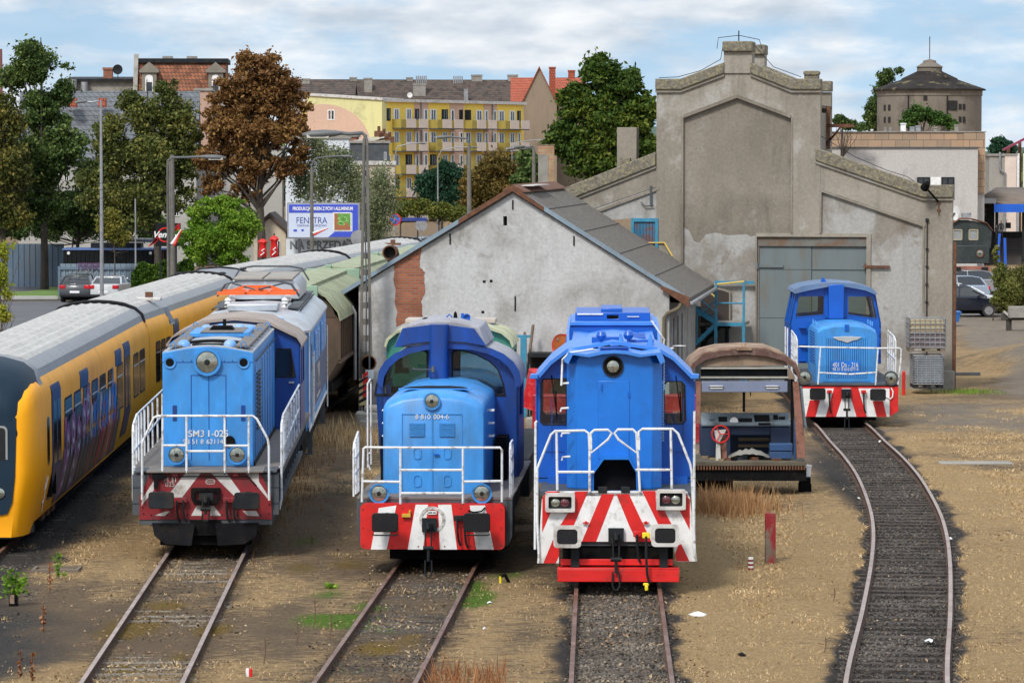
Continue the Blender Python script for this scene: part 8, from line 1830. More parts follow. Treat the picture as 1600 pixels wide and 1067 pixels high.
b=MB();b.box(1.5,.8,zt+.06,x1-1,2.3,zt+.35);b.build('roof_deck',m_dgrey,t);b=MB();xx,z=F.f(197,358,1);b.box(xx-.16,.9,zt,xx+.16,1.2,z);b.build('flue',m_grey,t);b=MB();b.cyl((F.f(170,0)[0],2,zt+.5),(x1-.3,2,zt+.5),.12);b.build('roof_pipe',m_pipe,t)
# black sign with red circle and script lettering
F=at(243,199,0);t=thingf('bar_sign','black square sign with white script lettering and a red circle','sign',F);f=F.f
x0,z0=f(243,385);x1,z1=f(282,349);b=MB();b.box(x0,0,z0,x1,.15,z1);b.build('sign_board',m_bc,t);b=MB()
for x in (x0+.2,x1-.3):b.box(x,.02,GZ,x+.1,.12,z0)
b.build('posts',m_dgrey,t)
cx,cz=f(258,367);b=MB();b.prism(circ(cx,cz,.40,24),-.02,0,holes=[circ(cx,cz,.33,24)]);
for k in range(-2,3):b.prism([(cx-.75+k*.08,cz-.45+k*.07),(cx-.70+k*.08,cz-.5+k*.07),(cx-.4,cz-.25+k*.04),(cx-.45,cz-.2+k*.04)],-.02,0);b.prism([(cx+.45,cz+.25+k*.04),(cx+.5,cz+.2+k*.04),(cx+.8,cz+.42+k*.07),(cx+.75,cz+.47+k*.07)],-.02,0)
b.build('red_circle',m_red,t);text(t,'Venere',.46,cx,-.03,cz,m_white,'lettering',shear=.35,bold=.012)
# orange poster next to it
# kiosk with brown roof and closed red parasols
t,F,L_,ze,zr=house('kiosk','small cream kiosk with a dark brown hipped tile roof beside red closed parasols','kiosk',396,446,340,362,214,0,5,m_cream,M('brown_kiosk_tiles',(.07,.05,.042),.85,var=.2),gable=True,wins=[(430,376,438,402),(408,378,416,402)])
def parasol(px,label,yt,yb):
 F=at(px,202);f=F.f;t=thingf('closed_parasol',label,'parasol',F,'closed red parasols');zt,zb=f(px,yt)[1],f(px,yb)[1];b=MB();h=zt-zb;n=16;rings=[]
 for k,r_ in ((0,.16),(.15,.2),(.4,.17),(.7,.14),(.82,.22),(.92,.16),(1,.03)):rings.append([((r_*(1+.25*(i % 2)))*math.cos(6.283*i/n),(r_*(1+.25*(i % 2)))*math.sin(6.283*i/n),zb+h*k) for i in range(n)])
 b.loft(rings);b.build('folded_canopy',m_red,t,smooth=.9);b=MB();b.cyl((0,0,GZ),(0,0,zt+.1),.04);b.build('pole',m_dgrey,t);b=MB();b.tube([(-.1,-.27,zb+h*.1),(.1,-.27,zb+h*.25),(-.05,-.27,zb+h*.35),(.12,-.27,zb+h*.45)],.035,5);b.build('white_marking',m_white,t)
parasol(410,'shorter closed red parasol, left of the pair by the kiosk',373,402);parasol(428,'taller closed red parasol, right of the pair by the kiosk',368,402)
# billboard
def billboard():
 F=at(450,206,2);f=F.f;t=thingf('billboard','blue and white window maker billboard with a photo of green leaves','billboard',F)
 x0,z0=f(451,371);x1,z1=f(560,319);m_bb=M('billboard_blue',(.035,.07,.50),.6,var=.03);m_bw=M('billboard_white',(.52,.58,.72),.6,var=.03)
 b=MB();b.box(x0-.08,0,z0-.08,x1+.08,.2,z1+.08);b.build('frame',m_pipe,t);b=MB();b.box(x0,-.03,z0,x1,0,z1);b.build('sheet',m_bw,t)
 W_=x1-x0;H=z1-z0;b=MB();b.box(x0+.02,-.045,z1-H*.26,x1-.02,-.03,z1-.02);b.prism([(x1-.02,z1-H*.05),(x1-.02,z0+.02),(x0+W_*.57,z0+.02),(x0+W_*.66,z0+H*.17),(x1-W_*.085,z0+H*.17),(x1-W_*.085,z1-H*.2)],-.047,-.03);b.build('blue_bands',m_bb,t)
 text(t,'PRODUKCJA OKIEN Z PCW I ALUMINIUM',.26,x0+W_*.49,-.05,z1-H*.14,m_white,'lettering',width=W_*.86,bold=.01)
 text(t,'FENSTRA',.5,x0+W_*.33,-.035,z0+H*.5,M('navy_lettering',(.03,.05,.25),.6),'lettering',width=W_*.44);text(t,'OKNA I DRZWI',.16,x0+W_*.33,-.035,z0+H*.35,MATS['navy_lettering'],'lettering',width=W_*.42)
 b=MB();b.prism([(x0+W_*.2,z0+H*.17),(x0+W_*.225,z0+H*.22),(x0+W_*.2,z0+H*.27-.03),(x0+W_*.175,z0+H*.22)],-.04,-.03);b.box(x0+W_*.07,-.035,z0+H*.17,x0+W_*.12,-.03,z0+H*.24);b.build('small_logos',m_bb,t)
 b=MB();b.box(x0+W_*.635,-.055,z0+H*.19,x1-W_*.1,-.045,z1-H*.25);b.build('picture_frame',m_white,t);px0,px1,pz0,pz1=x0+W_*.655,x1-W_*.115,z0+H*.22,z1-H*.28
 b=MB();b.box(px0,-.06,pz0,px1,-.055,pz1);b.build('picture_ground',M('picture_green',(.12,.30,.06),.6,var=.3,vs=3),t);b=MB();b.box(px0,-.065,pz0,px0+.2,-.06,pz1);b.prism([(px0,pz0),(px1,pz0),(px1,pz0+.15),(px0+.6,pz0+.5),(px0,pz0+.6)],-.066,-.06);b.build('picture_wood',M('picture_brown',(.32,.12,.05),.6),t)
 rs=random.Random(2);b=MB()
 for i in range(9):
  cx,cz,a,l_=rs.uniform(px0+.35,px1-.35),rs.uniform(pz0+.35,pz1-.25),rs.uniform(-.9,.9),rs.uniform(.2,.33);b.prism([(cx+math.cos(a)*l_,cz+math.sin(a)*l_),(cx-math.sin(a)*l_*.4,cz+math.cos(a)*l_*.4),(cx-math.cos(a)*l_,cz-math.sin(a)*l_),(cx+math.sin(a)*l_*.4,cz-math.cos(a)*l_*.4)],-.07,-.066)
 b.build('picture_leaves',M('leaf_print',(.25,.55,.15),.6),t);b=MB()
 for x in (x0+.6,x1-.6):b.box(x-.08,.05,GZ,x+.08,.2,z0)
 b.build('posts',m_grey,t)
billboard()
F=at(447,207,2);f=F.f;t=thingf('sale_board','long pale board reading NA SPRZEDAZ under the billboard','sign',F);x0,z0=f(447,400);x1,z1=f(566,373);b=MB();b.box(x0,-.1,z0,x1,-.04,z1);b.build('board',M('pale_grey_board',(.60,.64,.68),.7,var=.05),t);text(t,'NA SPRZEDA\u017b',.62,f(502,0)[0],-.11,f(0,384)[1],M('grey_lettering',(.16,.17,.18),.7),'lettering',width=f(552,0)[0]-f(452,0)[0],bold=.025)
b=MB();b.box(x0+.2,-.04,GZ,x0+.3,.05,z0);b.box(x1-.3,-.04,GZ,x1-.2,.05,z0);b.build('posts',m_grey,t)
# sheds and round sign, street signs
F=at(413-3,200);
def roadsign(px,py,Y,r_,label,mat,cat='road sign',extra=None):
 F=at(px,Y);z=F.f(px,py)[1];t=thingf('road_sign',label,cat,F);b=MB();b.cyl((0,.03,GZ),(0,.03,z),.035);b.build('post',m_pipe,t);b=MB();b.cyl((0,0,z),(0,-.03,z),r_,n=24);b.build('sign_disc',mat,t);return t,z
roadsign(560,372,196,.42,'round grey sign back beside the lattice lamp pole',m_pipe);roadsign(658,352,260,.42,'round grey sign back in front of the roadside trees',m_pipe)
t,z=roadsign(617,343,255,.42,'round blue no stopping sign with a red ring and street name plate',m_red);b=MB();b.cyl((0,-.03,z),(0,-.045,z),.33,n=24);b.build('blue_disc',M('sign_blue',(.02,.12,.55),.5),t);b=MB();b.box(-.3,-.06,z-.04,.3,-.045,z+.04);b.xf(Matrix.Translation((0,0,z)) @ Matrix.Rotation(R(45),4,'Y') @ Matrix.Translation((0,0,-z)));b.build('red_bar',m_red,t);b=MB();b.box(.45,-.02,z-.12,2.2,.02,z+.12);b.build('street_name_plate',m_bluep if False else M('navy_plate',(.02,.04,.2),.5),t)
# ============================================================ LAMP POSTS AND POLES
m_pole=M('weathered_concrete_pole',(.14,.13,.115),.9,var=.2,vs=3,dirt=(.11,.10,.09),da=.6,ds=5,bump=.2)
m_head=M('grey_lamp_head',(.10,.105,.11),.5,var=.2,dirt=(.2,.2,.18),da=.4)
def lamp_head(t,p,d,s_=1.0,tilt=.12):
 """cobra head pointing along d (unit xy)"""
 b=MB();rings=[];n=10
 for k,r_,h in ((0,.05,.04),(.15,.10,.07),(.4,.14,.10),(.7,.13,.09),(.9,.05,.04)):
  rings.append([(p[0]+d[0]*k*s_-d[1]*math.cos(6.283*i/n)*r_*s_,p[1]+d[1]*k*s_+d[0]*math.cos(6.283*i/n)*r_*s_,p[2]+tilt*k*s_+math.sin(6.283*i/n)*h*s_) for i in range(n)])
 b.loft(rings);b.build('lamp_head',m_head,t,smooth=1.2);b=MB();b.box(-.1*s_,.3*s_,-.16*s_,.1*s_,.8*s_,-.07*s_);a=math.atan2(d[1],d[0])-math.pi/2;b.xf(Matrix.Translation((p[0],p[1],p[2]+.05)) @ Matrix.Rotation(a,4,'Z'));b.build('lamp_glass',M('milky_lamp_glass',(.5,.48,.42),.3),t,bevel=.02)
def streetlamp(label,px,Y,ytop,heads,mat,lattice=False,w_=.09,group=None,curved=True,base=GZ):
 F=at(px,Y);f=F.f;zt=f(px,ytop)[1];t=thingf('street_lamp',label,'street lamp',F,group)
 b=MB()
 if lattice:
  g=lattice
  for s_ in (-1,1):b.prism([(s_*(g+.08)-.042,base),(s_*(g+.08)+.042,base),(s_*.045+.038,zt),(s_*.045-.038,zt)],-.1,.1)
  h=zt-base;n=int(h/.5)
  for i in range(n):z=base+.3+i*.5;gg=(g+.08)*(1-(z-base)/h)+.07*((z-base)/h);b.box(-gg,-.08,z,gg,.08,z+.18)
  b.build('pole',m_pole,t,smooth=0)
  tubes(t,'cable_conduit',[[(.0,-.12,base+1),(.03,-.12,zt*.45),(-.03,-.12,zt*.8),(0,-.12,zt-.2)]],.022,m_grey)
 else:b.cyl((0,0,base),(0,0,zt),w_*1.5,w_*.8,10);b.build('pole',mat,t)
 for hx,hy,dirx,rise in heads:
  x1,z1=f(hx,hy);L_=abs(x1);b=MB();k=1 if x1>0 else-1
  b.tube([(0,0,zt-.3),(0,0,zt+rise*.4),(k*L_*.12,0,zt+(z1-zt)*.7+rise*.2),(x1*.6,0,z1-.03),(x1,0,z1)],.045 if not lattice else .06,8);b.build('arm',m_pipe if mat is m_pipe else m_head,t);lamp_head(t,(x1-k*.1,0,z1),(k,0),(1.35 if lattice else .8),-.05)
 return t
streetlamp('tall pale steel lamp post rising in front of the grey-roofed house',158,197,158,[(134,159,-1,.1)],m_pipe,w_=.075)
streetlamp('pair-legged concrete lamp pole left of the bright green tree',263,176,252,[(316,245,1,.1)],m_pole,lattice=-.035)
streetlamp('wooden-looking lamp pole in front of the window maker billboard',487,196,262,[(534,244,1,.3)],m_pole,w_=.09)
streetlamp('near lattice lamp pole with a big drooping head left of the workshop',571,112.6,217,[(530,208,-1,.25)],m_pole,lattice=.10)
streetlamp('dark lamp pole with a drooping head above the workshop ridge',733,165,229,[(700,214,-1,.25)],m_pole,w_=.1)
streetlamp('lamp pole with two drooping heads beside the yellow brick chimney',834,185,234,[(808,232,-1,.2),(818,229,-1,.3)],m_pole,w_=.1)
streetlamp('pale curved lamp post in front of the yellow apartment block',684,300,250,[(735,230,1,.3)],m_pipe,w_=.06)
streetlamp('pale lamp post right behind the lattice lamp pole',617,300,245,[(655,224,1,.3)],m_pipe,w_=.06)
streetlamp('thin lamp arm in front of the tan gabled house',800,330,235,[(850,219,1,.2)],m_pipe,w_=.05)
t=thingf('utility_pole','plain grey utility pole behind the left lattice lamp','pole',at(269,190));zt=W(269,242,190)[1];b=MB();b.cyl((0,0,GZ),(0,0,zt),.16,.1);b.build('pole',m_pole,t)
t=thingf('thin_mast','thin pale mast between the left trees','mast',at(211,205));zt=W(211,311,205)[1];b=MB();b.cyl((0,0,GZ),(0,0,zt),.05,.04);b.build('pole',m_pipe,t)
t=thingf('overhead_wires','dark overhead wires crossing the left trees','wires',at(120,191));F=at(120,191);tubes(t,'wire',[[(F.f(px,py,0)[0],0,F.f(px,py,0)[1]) for px,py in pts] for pts in (((-5,292),(60,296),(130,292),(262,266)),((-5,298),(80,301),(170,296),(262,276)),((-5,309),(100,312),(262,306)))],.015,m_black)
# pennants
def pennant(px,py,Y,w_,h,label,tilt,mount):
 F=at(px,Y);f=F.f;z=f(px,py)[1];t=thingf('pennant_flag',label,'flag',F,'red and white pennants');M_=Matrix.Translation((0,0,z)) @ Matrix.Rotation(R(tilt),4,'Y')
 for nm,m_,a in (('red_half',m_red,0),('white_half',m_white,1)):
  b=MB();n=8
  fr_,bk=[],[]
  for i in range(n+1):x=w_*i/n;y=.06*math.sin(x*4);hh=h*(1-i/n*.75);z0,z1=((-hh,0) if a==0 else (0,hh));fr_.append((x,y,z0));bk.append((x,y,z1))
  b.loft([fr_,bk],closed=False,caps=False);b.xf(M_);o=b.build(nm,m_,t,smooth=1);md=o.modifiers.new('s','SOLIDIFY');md.thickness=.01
 b=MB();b.tube([(0,.0,z),(mount,.0,z+abs(mount)*.1)],.015);b.build('pole_bracket',m_dgrey,t)
pennant(269,383,175.5,.85,.14,'red and white pennant on the paired concrete lamp pole',-60,-.2);pennant(489,366,195.4,.85,.11,'red and white pennant on the pole before the billboard',-22,-.1)
# ============================================================ CARS
m_tyre=M('tyre_rubber',(.02,.02,.022),.8);m_alloy=M('alloy_rim',(.5,.5,.52),.3,metal=.8);m_tail=M('tail_light_red',(.45,.01,.015),.2);m_headl=M('clear_headlight',(.6,.62,.65),.1,metal=.5);m_plate=M('white_plate',(.7,.7,.72),.5)
def car(label,X,Y,heading,paint,kind='hatch',group=None,z0=GZ,L_=4.1,H=1.46):
 """local frame: +y is the front of the car"""
 t=thing('parked_car',label,'car',(X,Y,z0),R(heading),group);hw=.85
 if kind=='hatch':low=[(-2.02,.30),(-2.05,.62),(-1.98,.92),(-1.80,1.0),(.85,1.0),(1.75,.80),(2.02,.62),(2.05,.35)];top=[(-1.85,.98),(-1.55,1.38),(-1.1,1.46),(-.1,1.46),(.45,1.32),(1.05,.96)]
 elif kind=='suv':low=[(-2.2,.38),(-2.22,.75),(-2.15,1.08),(1.0,1.08),(1.95,.95),(2.2,.7),(2.2,.4)];top=[(-2.1,1.05),(-1.8,1.55),(-1.2,1.66),(-.1,1.66),(.4,1.5),(1.1,1.05)]
 else:low=[(-2.2,.30),(-2.22,.62),(-2.12,.98),(-1.3,1.02),(.9,.98),(1.9,.80),(2.2,.6),(2.22,.32)];top=[(-1.45,1.0),(-.85,1.38),(-.4,1.43),(.1,1.42),(.55,1.28),(1.2,.95)]
 k=L_/(low[-1][0]-low[0][0]);low=[(y*k,z) for y,z in low];top=[(y*k,z*H/max(z_ for _,z_ in top)) for y,z in top]
 rings=[]
 for x,s_,in_ in ((-hw,.985,.06),(-hw*.94,1,0),(hw*.94,1,0),(hw,.985,.06)):rings.append([(x,y*s_,z if z>.7 else z) for y,z in low])
 b=MB();b.loft(rings);b.build('body',paint,t,bevel=.05,smooth=1.0)
 g=MB();g.loft([[(-hw*.93+(z-1)*.42,y*.99,z) for y,z in top],[(hw*.93-(z-1)*.42,y*.99,z) for y,z in top]]);g.build('greenhouse',m_dglass,t,bevel=.03,smooth=1.0)
 rt=[p for p in top if p[1]>H-.12];b=MB();b.prism([(y,z-.02) for y,z in rt]+[(y,z+.025) for y,z in rt[::-1]],-hw*.93+.42*(H-1)-.02,hw*.93-.42*(H-1)+.02,'x');b.build('roof',paint,t,bevel=.02)
 def col(p0,p1,w_=.05):
  for s_ in (-1,1):
   xx=lambda z:s_*(hw*.93-(z-1)*.42+.015);b=MB();b.tube([(xx(p0[1]),p0[0],p0[1]),(xx(p1[1]),p1[0],p1[1])],w_,6);b.build('pillar',paint,t)
 col(top[0],top[1]);col(top[-1],top[-2]);col((top[2][0]*.3,1.0),(top[2][0]*.3+.05,H-.03),.035)
 for y in (-1.28*k,1.28*k):
  for s_ in (-1,1):
   b=MB();b.lathe([(0,-.1),(.31,-.1),(.315,.1),(0,.1)],(s_*(hw-.09),y,.31),'x',20);o=b.build('wheel',m_tyre,t);b=MB();b.lathe([(0,.03),(.05,.02),(.06,.0),(.2,.0),(.21,.015),(0,.015)],(s_*(hw+.015),y,.31),'x',14,s_);b.build('rim',m_alloy,o)
 yb=low[0][0];yf=low[-1][0]
 for s_ in (-1,1):
  b=MB();b.box(s_*.5,yb-.02,.74,s_*.84,yb+.12,.95);b.build('tail_light',m_tail,t,bevel=.03);b=MB();b.box(s_*.48,yf-.22,.6,s_*.83,yf-.01,.74);b.build('headlight',m_headl,t,bevel=.03)
  b=MB();b.box(s_*.86,.75,.98,s_*1.0,.9,1.1);b.build('wing_mirror',paint,t,bevel=.03)
 b=MB();b.box(-.26,yb-.035,.52,.26,yb-.01,.64);b.build('number_plate',m_plate,t);b=MB();b.box(-.75,yb-.03,.3,.75,yb+.1,.45);b.box(-.75,yf-.1,.3,.75,yf+.03,.42);b.build('bumper',m_rubber,t,bevel=.03);b=MB();b.box(-.7,yb+.2,.15,.7,yf-.2,.35);b.build('underbody',m_black,t)
 return t
cp=lambda n_,c,r_=.25:M(n_,c,r_,var=.03,coat=.6,metal=.2)
p_dk=cp('dark_grey_car_paint',(.045,.05,.058));p_sv=cp('silver_car_paint',(.48,.49,.50));p_bk=cp('blue_black_car_paint',(.012,.016,.03));p_wt=cp('white_car_paint',(.62,.63,.64));p_lb=cp('pale_blue_car_paint',(.30,.36,.46));p_rd=cp('red_car_paint',(.4,.02,.02));p_gr=cp('grey_car_paint',(.25,.25,.27))
x,y=G(121,473,GZ);car('dark grey hatchback seen from behind, parked on the left street',x,y+2,-4,p_dk,'hatch')
x,y=W(173,240,200.6)[0],198.8;car('silver saloon car parked right of the dark grey hatchback',x,y+2.2,-7,p_sv,'sedan',L_=4.3,H=1.38)
x,y=W(1500,240,182.5)[0],182.5;car('black saloon nearest the yard, its front wheel by the weeds',x,y,-88,p_bk,'sedan','cars parked beside the station',L_=4.6)
x,y=W(1499,240,187)[0],187;car('white car just behind the black saloon',x,y,-90,p_wt,'sedan','cars parked beside the station',L_=4.4)
x,y=W(1487,240,197.6)[0],197.6;car('dark blue car with white rear pillar between white and pale blue cars',x,y+.5,90,p_lb,'hatch','cars parked beside the station')
x,y=W(1504,240,207)[0],207;car('silver estate car with a red tail light below the steam loco',x,y+.5,90,p_gr,'hatch','cars parked beside the station')
x,y=W(1478,240,211)[0],211;car('blue-grey car half hidden by the shed corner',x,y+1.5,-90,p_lb,'suv','cars parked beside the station')
for i,(px,py,Y,lb,pc,k) in enumerate(((90,386,232,'silver estate car behind the blue-grey fence',p_sv,'suv'),(5,384,232,'white car roof at the left edge behind the blue-grey fence',p_wt,'hatch'),(680,374,290,'white car under the roadside trees',p_wt,'hatch'),(600,372,285,'red car beside the street name plate',p_rd,'hatch'),(815,372,320,'small white car at the end of the roadside trees',p_wt,'suv'))):
 X=W(px,240,Y)[0];car(lb,X,Y,-80+i*9,pc,k)
# ============================================================ BLACK STEAM LOCO BY THE STATION
def steam():
 F=at(1516,217);f=F.f;t=thingf('steam_locomotive','black old locomotive with square cab windows beside the station','locomotive',F)
 m_bg=M('black_green_paint',(.018,.026,.026),.5,var=.3,vs=2,dirt=(.05,.05,.045),da=.6)
 x0,z0=f(1480,412);x1,z1=f(1550,365);b=MB();b.box(x0,0,z0,x1-.15,1.2,f(0,384)[1]);b.build('tender_tank',m_bg,t,bevel=.03)
 q=[f(*p,1.2) for p in ((1482,388),(1548,388),(1550,360),(1540,350),(1520,345),(1500,345),(1485,352),(1482,360))]
 wn=[[f(*p,1.2) for p in ((a,374),(a+12,374),(a+12,360),(a,360))] for a in (1490,1515)]
 b=MB();b.prism(q,1.2,1.25,holes=wn);b.prism(q,3.6,3.65);b.box(q[0][0],1.25,q[0][1],q[0][0]+.05,3.6,q[-1][1]);b.box(q[1][0]-.05,1.25,q[1][1],q[1][0],3.6,q[2][1]);c=b.build('cab',m_bg,t)
 for w_ in wn:
  xs=[p[0] for p in w_];zs=[p[1] for p in w_];b=MB();b.prism(rrect(min(xs)-.06,min(zs)-.06,max(xs)+.06,max(zs)+.06,.08),1.16,1.2,holes=[rrect(min(xs),min(zs),max(xs),max(zs),.05)]);p=b.build('window_frame',M('brass_frame',(.35,.30,.2),.5),c);b=MB();b.box(min(xs),1.21,min(zs),max(xs),1.23,max(zs));b.build('pane',M('pale_pane',(.25,.26,.26),.15),p)
 b=MB();r_=[f(*p,1.2) for p in ((1482,353),(1500,343),(1520,343),(1541,349),(1551,361))];b.prism([(x,z+.06) for x,z in r_]+r_[::-1],1.0,3.9);b.build('cab_roof',m_rust,t)
 x,z=f(1510,336,2.2);b=MB();b.box(x-.25,2,z-.15,x+.25,2.6,z);b.cyl((x,2.3,z),(x,2.3,z+.12),.3);b.build('roof_vent',m_pipe,t)
 for px in (1483,1531):x,z=f(px,396);headlight(t,x,-.05,z,.2,m_rust)
 x0,zb=f(1482,425);x1,zt=f(1550,416);b=MB();b.box(x0,-.1,zb,x1-.1,.1,zt);b.build('buffer_beam',M('rusty_red_beam',(.25,.10,.07),.8,var=.3),t)
 for px in (1495,1537):x,z=f(px,421);buffer(t,x,-.1,z,.4,.3)
 b=MB();b.box(x0,.1,GZ,x1-.2,7,zb+.1);b.build('underframe',m_black,t);b=MB();b.cyl((.6,3.7,2.6),(.6,9,2.6),.75,n=20);b.build('boiler',m_bg,t)
steam()
F=at(1484,160);t=thingf('satellite_dish','white dish antenna poking out behind the shed corner','satellite dish',F);x,z=F.f(1496,333);b=MB();b.lathe([(0,.12),(.22,.09),(.32,0),(.29,0),(0,.1)],(0,0,0),'y',20);b.xf(Matrix.Translation((x-.1,0,z)) @ Matrix.Rotation(R(-60),4,'Z'));b.build('dish',m_white,t);b=MB();b.tube([(x-.1,.1,z),(x-.5,.2,z-.5),(x-.6,.2,GZ)],.04);b.build('mount',m_grey,t)
# ============================================================ IBC TANKS
def ibc(label,p0,p1,Y,cols,rows,fill,grp):
 Fq=at((p0[0]+p1[0])/2,Y);f=Fq.f;t=thingf('intermediate_bulk_container',label,'liquid tank',Fq,grp);x0,z1=f(*p0);x1,z0=f(*p1);D=1.1;zp=z0+.14
 b=MB();b.prism(rrect(x0+.05,zp+.02,x1-.05,z1-.04,.08),.05,D-.05);b.build('plastic_tank',fill,t,bevel=.03)
 if cols:b=MB();b.prism(rrect(x0+.045,zp+.01,x1-.045,zp+(z1-zp)*.55,.06),.04,D-.04);b.build('brown_liquid',M('murky_liquid',(.15,.12,.13),.3,var=.25,vs=2),t)
 ln=[];n=7
 for i in range(n+1):x=x0+(x1-x0)*i/n;ln.append([(x,0,zp),(x,0,z1)])
 for k in range(rows+1):z=zp+(z1-zp)*k/rows;ln.append([(x0,0,z),(x1,0,z),(x1,D,z),(x0,D,z),(x0,0,z)])
 for i in range(5):y=D*i/4;ln+=[[(x0,y,zp),(x0,y,z1)],[(x1,y,zp),(x1,y,z1)]]
 tubes(t,'cage',ln,.016,m_pipe)
 b=MB();b.box(x0,0,zp-.04,x1,D,zp)
 for x in (x0,(x0+x1)/2-.08,x1-.16):b.box(x,.01,z0,x+.16,D-.01,zp-.04)
 b.box(x0+.005,0,z0-.002,x1-.005,.12,z0+.03);b.build('pallet',m_dgrey if not cols else M('grey_wood_pallet',(.16,.13,.10),.9),t)
 x,z=f((p0[0]+p1[0])/2,p1[1]);return t
ibc('upper caged tank holding murky brown liquid, stacked on the other tank',(1421.5,498),(1477,549.5),123.3,True,6,M('yellowed_plastic',(.42,.34,.20),.4,var=.05),'stacked caged tanks')
ibc('lower caged tank of bluish white plastic standing on the ground',(1427.5,556),(1474,606.5),123.3,False,12,M('bluish_white_plastic',(.20,.26,.32),.35,var=.25,vs=1.5),'stacked caged tanks')
# red post beside tanks, blue bin, barrels
F=at(1414,122.5);t=thingf('red_post','thin bright red marker post left of the caged tanks','post',F);z1=F.f(0,581)[1];b=MB();b.cyl((0,0,GZ),(0,0,z1),.055);b.cyl((0,0,z1),(0,0,z1+.03),.05,.02);b.build('post',m_red,t)
F=at(1494,172);t=thingf('blue_skip','open blue plastic bin right of the shed corner','bin',F);x0,z0=F.f(1482,503);x1,z1=F.f(1501,487);b=MB();b.loft([[(x0+.05,0,z0),(x1-.08,0,z0),(x1-.08,.9,z0),(x0+.05,.9,z0)],[(x0,-.05,z1),(x1,-.05,z1),(x1,1,z1),(x0,1,z1)]]);b.box(x0-.03,-.08,z1-.06,x1+.04,1.03,z1-.001);b.build('bin_body',M('bin_blue',(.015,.12,.40),.45),t)
def barrel(label,c,axis,r_,L_,m_,grp,lettering=None,rotz=0,open_=False):
 t=thing('oil_barrel',label,'barrel',c,R(rotz),grp);b=MB();pr=[]
 for k in range(0,31):
  h=L_*k/30;rr=r_*(1.0+(.025 if abs(k-10)<1 or abs(k-20)<1 or k in (0,30) else 0));pr.append((rr,h))
 pr=[(r_*.9,.03 if not open_ else .03)]+pr+[(r_*.9,L_-.03)];b.lathe(pr,(0,0,0),axis,26);b.build('drum',m_,t)
 if open_:b=MB();b.lathe([(0,.02),(r_*.93,.02),(r_*.93,.028),(0,.028)],(0,0,0),axis,24);b.build('lid',M('rusty_orange_lid',(.32,.08,.015),.6,var=.4,vs=4,dirt=(.05,.02,.015),da=.8,ds=3),t);b=MB();b.cyl((-r_*.4,.0,r_*.55),(-r_*.4,.02,r_*.55),.04);b.build('cap',m_chrome,t)
 else:b=MB();b.lathe([(0,L_-.025),(r_*.93,L_-.025),(r_*.93,L_-.018),(0,L_-.018)],(0,0,0),axis,24);b.build('lid',m_,t)
 return t
m_barr=M('red_barrel_paint',(.50,.012,.018),.45,var=.15,dirt=(.5,.3,.28),da=.25,ds=6)
# shelf frame against the gable
f=Fw.f
t=thingf('storage_rack','dark rack with teal posts standing against the gable wall between the locos','rack',Fw)
x0,z0=f(812,778,-1.0);x1,z1=f(1000,788,-1.0);b=MB();b.box(x0,-1.1,z0-.12,x1,-.15,z0);b.box(x0,-1.1,GZ,x0+.06,-1.04,z0-.12);b.box(x1-.06,-1.1,GZ,x1,-1.04,z0-.12);b.build('shelf',m_dgrey,t);b=MB();b.box(x0,-.3,GZ,x1,-.25,z0-.12);b.build('back_panel',m_dark,t)
xp,zp=f(795,705,-1.1);b=MB();b.box(xp-.09,-1.18,GZ,xp+.09,-1.05,zp);b.box(f(690,0,-1.1)[0],-1.16,zp-.06,xp+.2,-1.08,zp+.02);b.build('teal_post',m_sblue,t)
b=MB();b.tube([(f(770,960,-.9)[0],-.9,GZ+.1),(f(800,690,-.5)[0],-.5,f(800,690,-.5)[1])],.04);b.tube([(f(790,960,-.9)[0],-.9,GZ+.1),(f(835,660,-.5)[0],-.5,f(835,660,-.5)[1])],.05);b.build('leaning_poles',M('old_grey_wood',(.17,.13,.10),.9,var=.2),t)
bx,bz=f(953,748,-1.2);c=Fw.o+Fw.ax*bx+Fw.ay*-1.25;barrel('red and orange barrel lying on the dark rack against the gable',(c.x,c.y,bz-.0),'y',.36,.9,m_barr,'red barrels',rotz=-38,open_=True)
# barrels standing, labels with white lettering
for i,(px,py,Y,lb) in enumerate(((835,612,109.5,'red barrel leaning beside the left cab window of the fresh blue loco'),(862,636,103,'red barrel with white lettering seen through the left cab window'),(1064,640,103,'red barrel with white lettering seen through the right cab window'))):
 X,Z=W(px,py,Y);t=barrel(lb,(X,Y,GZ if i else .35),'z',.45 if i else .40,.95 if i else 1.1,m_barr,'red barrels')
 if i==0:t.rotation_euler=(R(8),R(12),0)
 else:t.scale=(1.2,1.2,1.35);
 if i:text(t,'PETROL',.06,0,-.47,.62,m_owhite,'lettering',width=.4)
# timber / stone under barrel
F=at(830,107);t=thingf('stone_block','pale broken stone blocks under the leaning red barrel','stone',F,'rough stone blocks');b=MB()
for k in range(3):b.box(-.5+k*.35,0,GZ,-.2+k*.35,.4,.18+(k % 2)*.05)
b.build('stones',m_conc,t,bevel=.05)
F=at(584,106.5);t=thingf('stone_block','rough stone footing at the base of the near lattice lamp pole','stone',F,'rough stone blocks');b=MB();b.box(-.55,0,GZ,.1,.7,.42);b.box(-.45,-.1,GZ,.3,.5,.2);b.box(-.3,.1,.4,.15,.6,.6);b.build('stones',m_conc,t,bevel=.07)
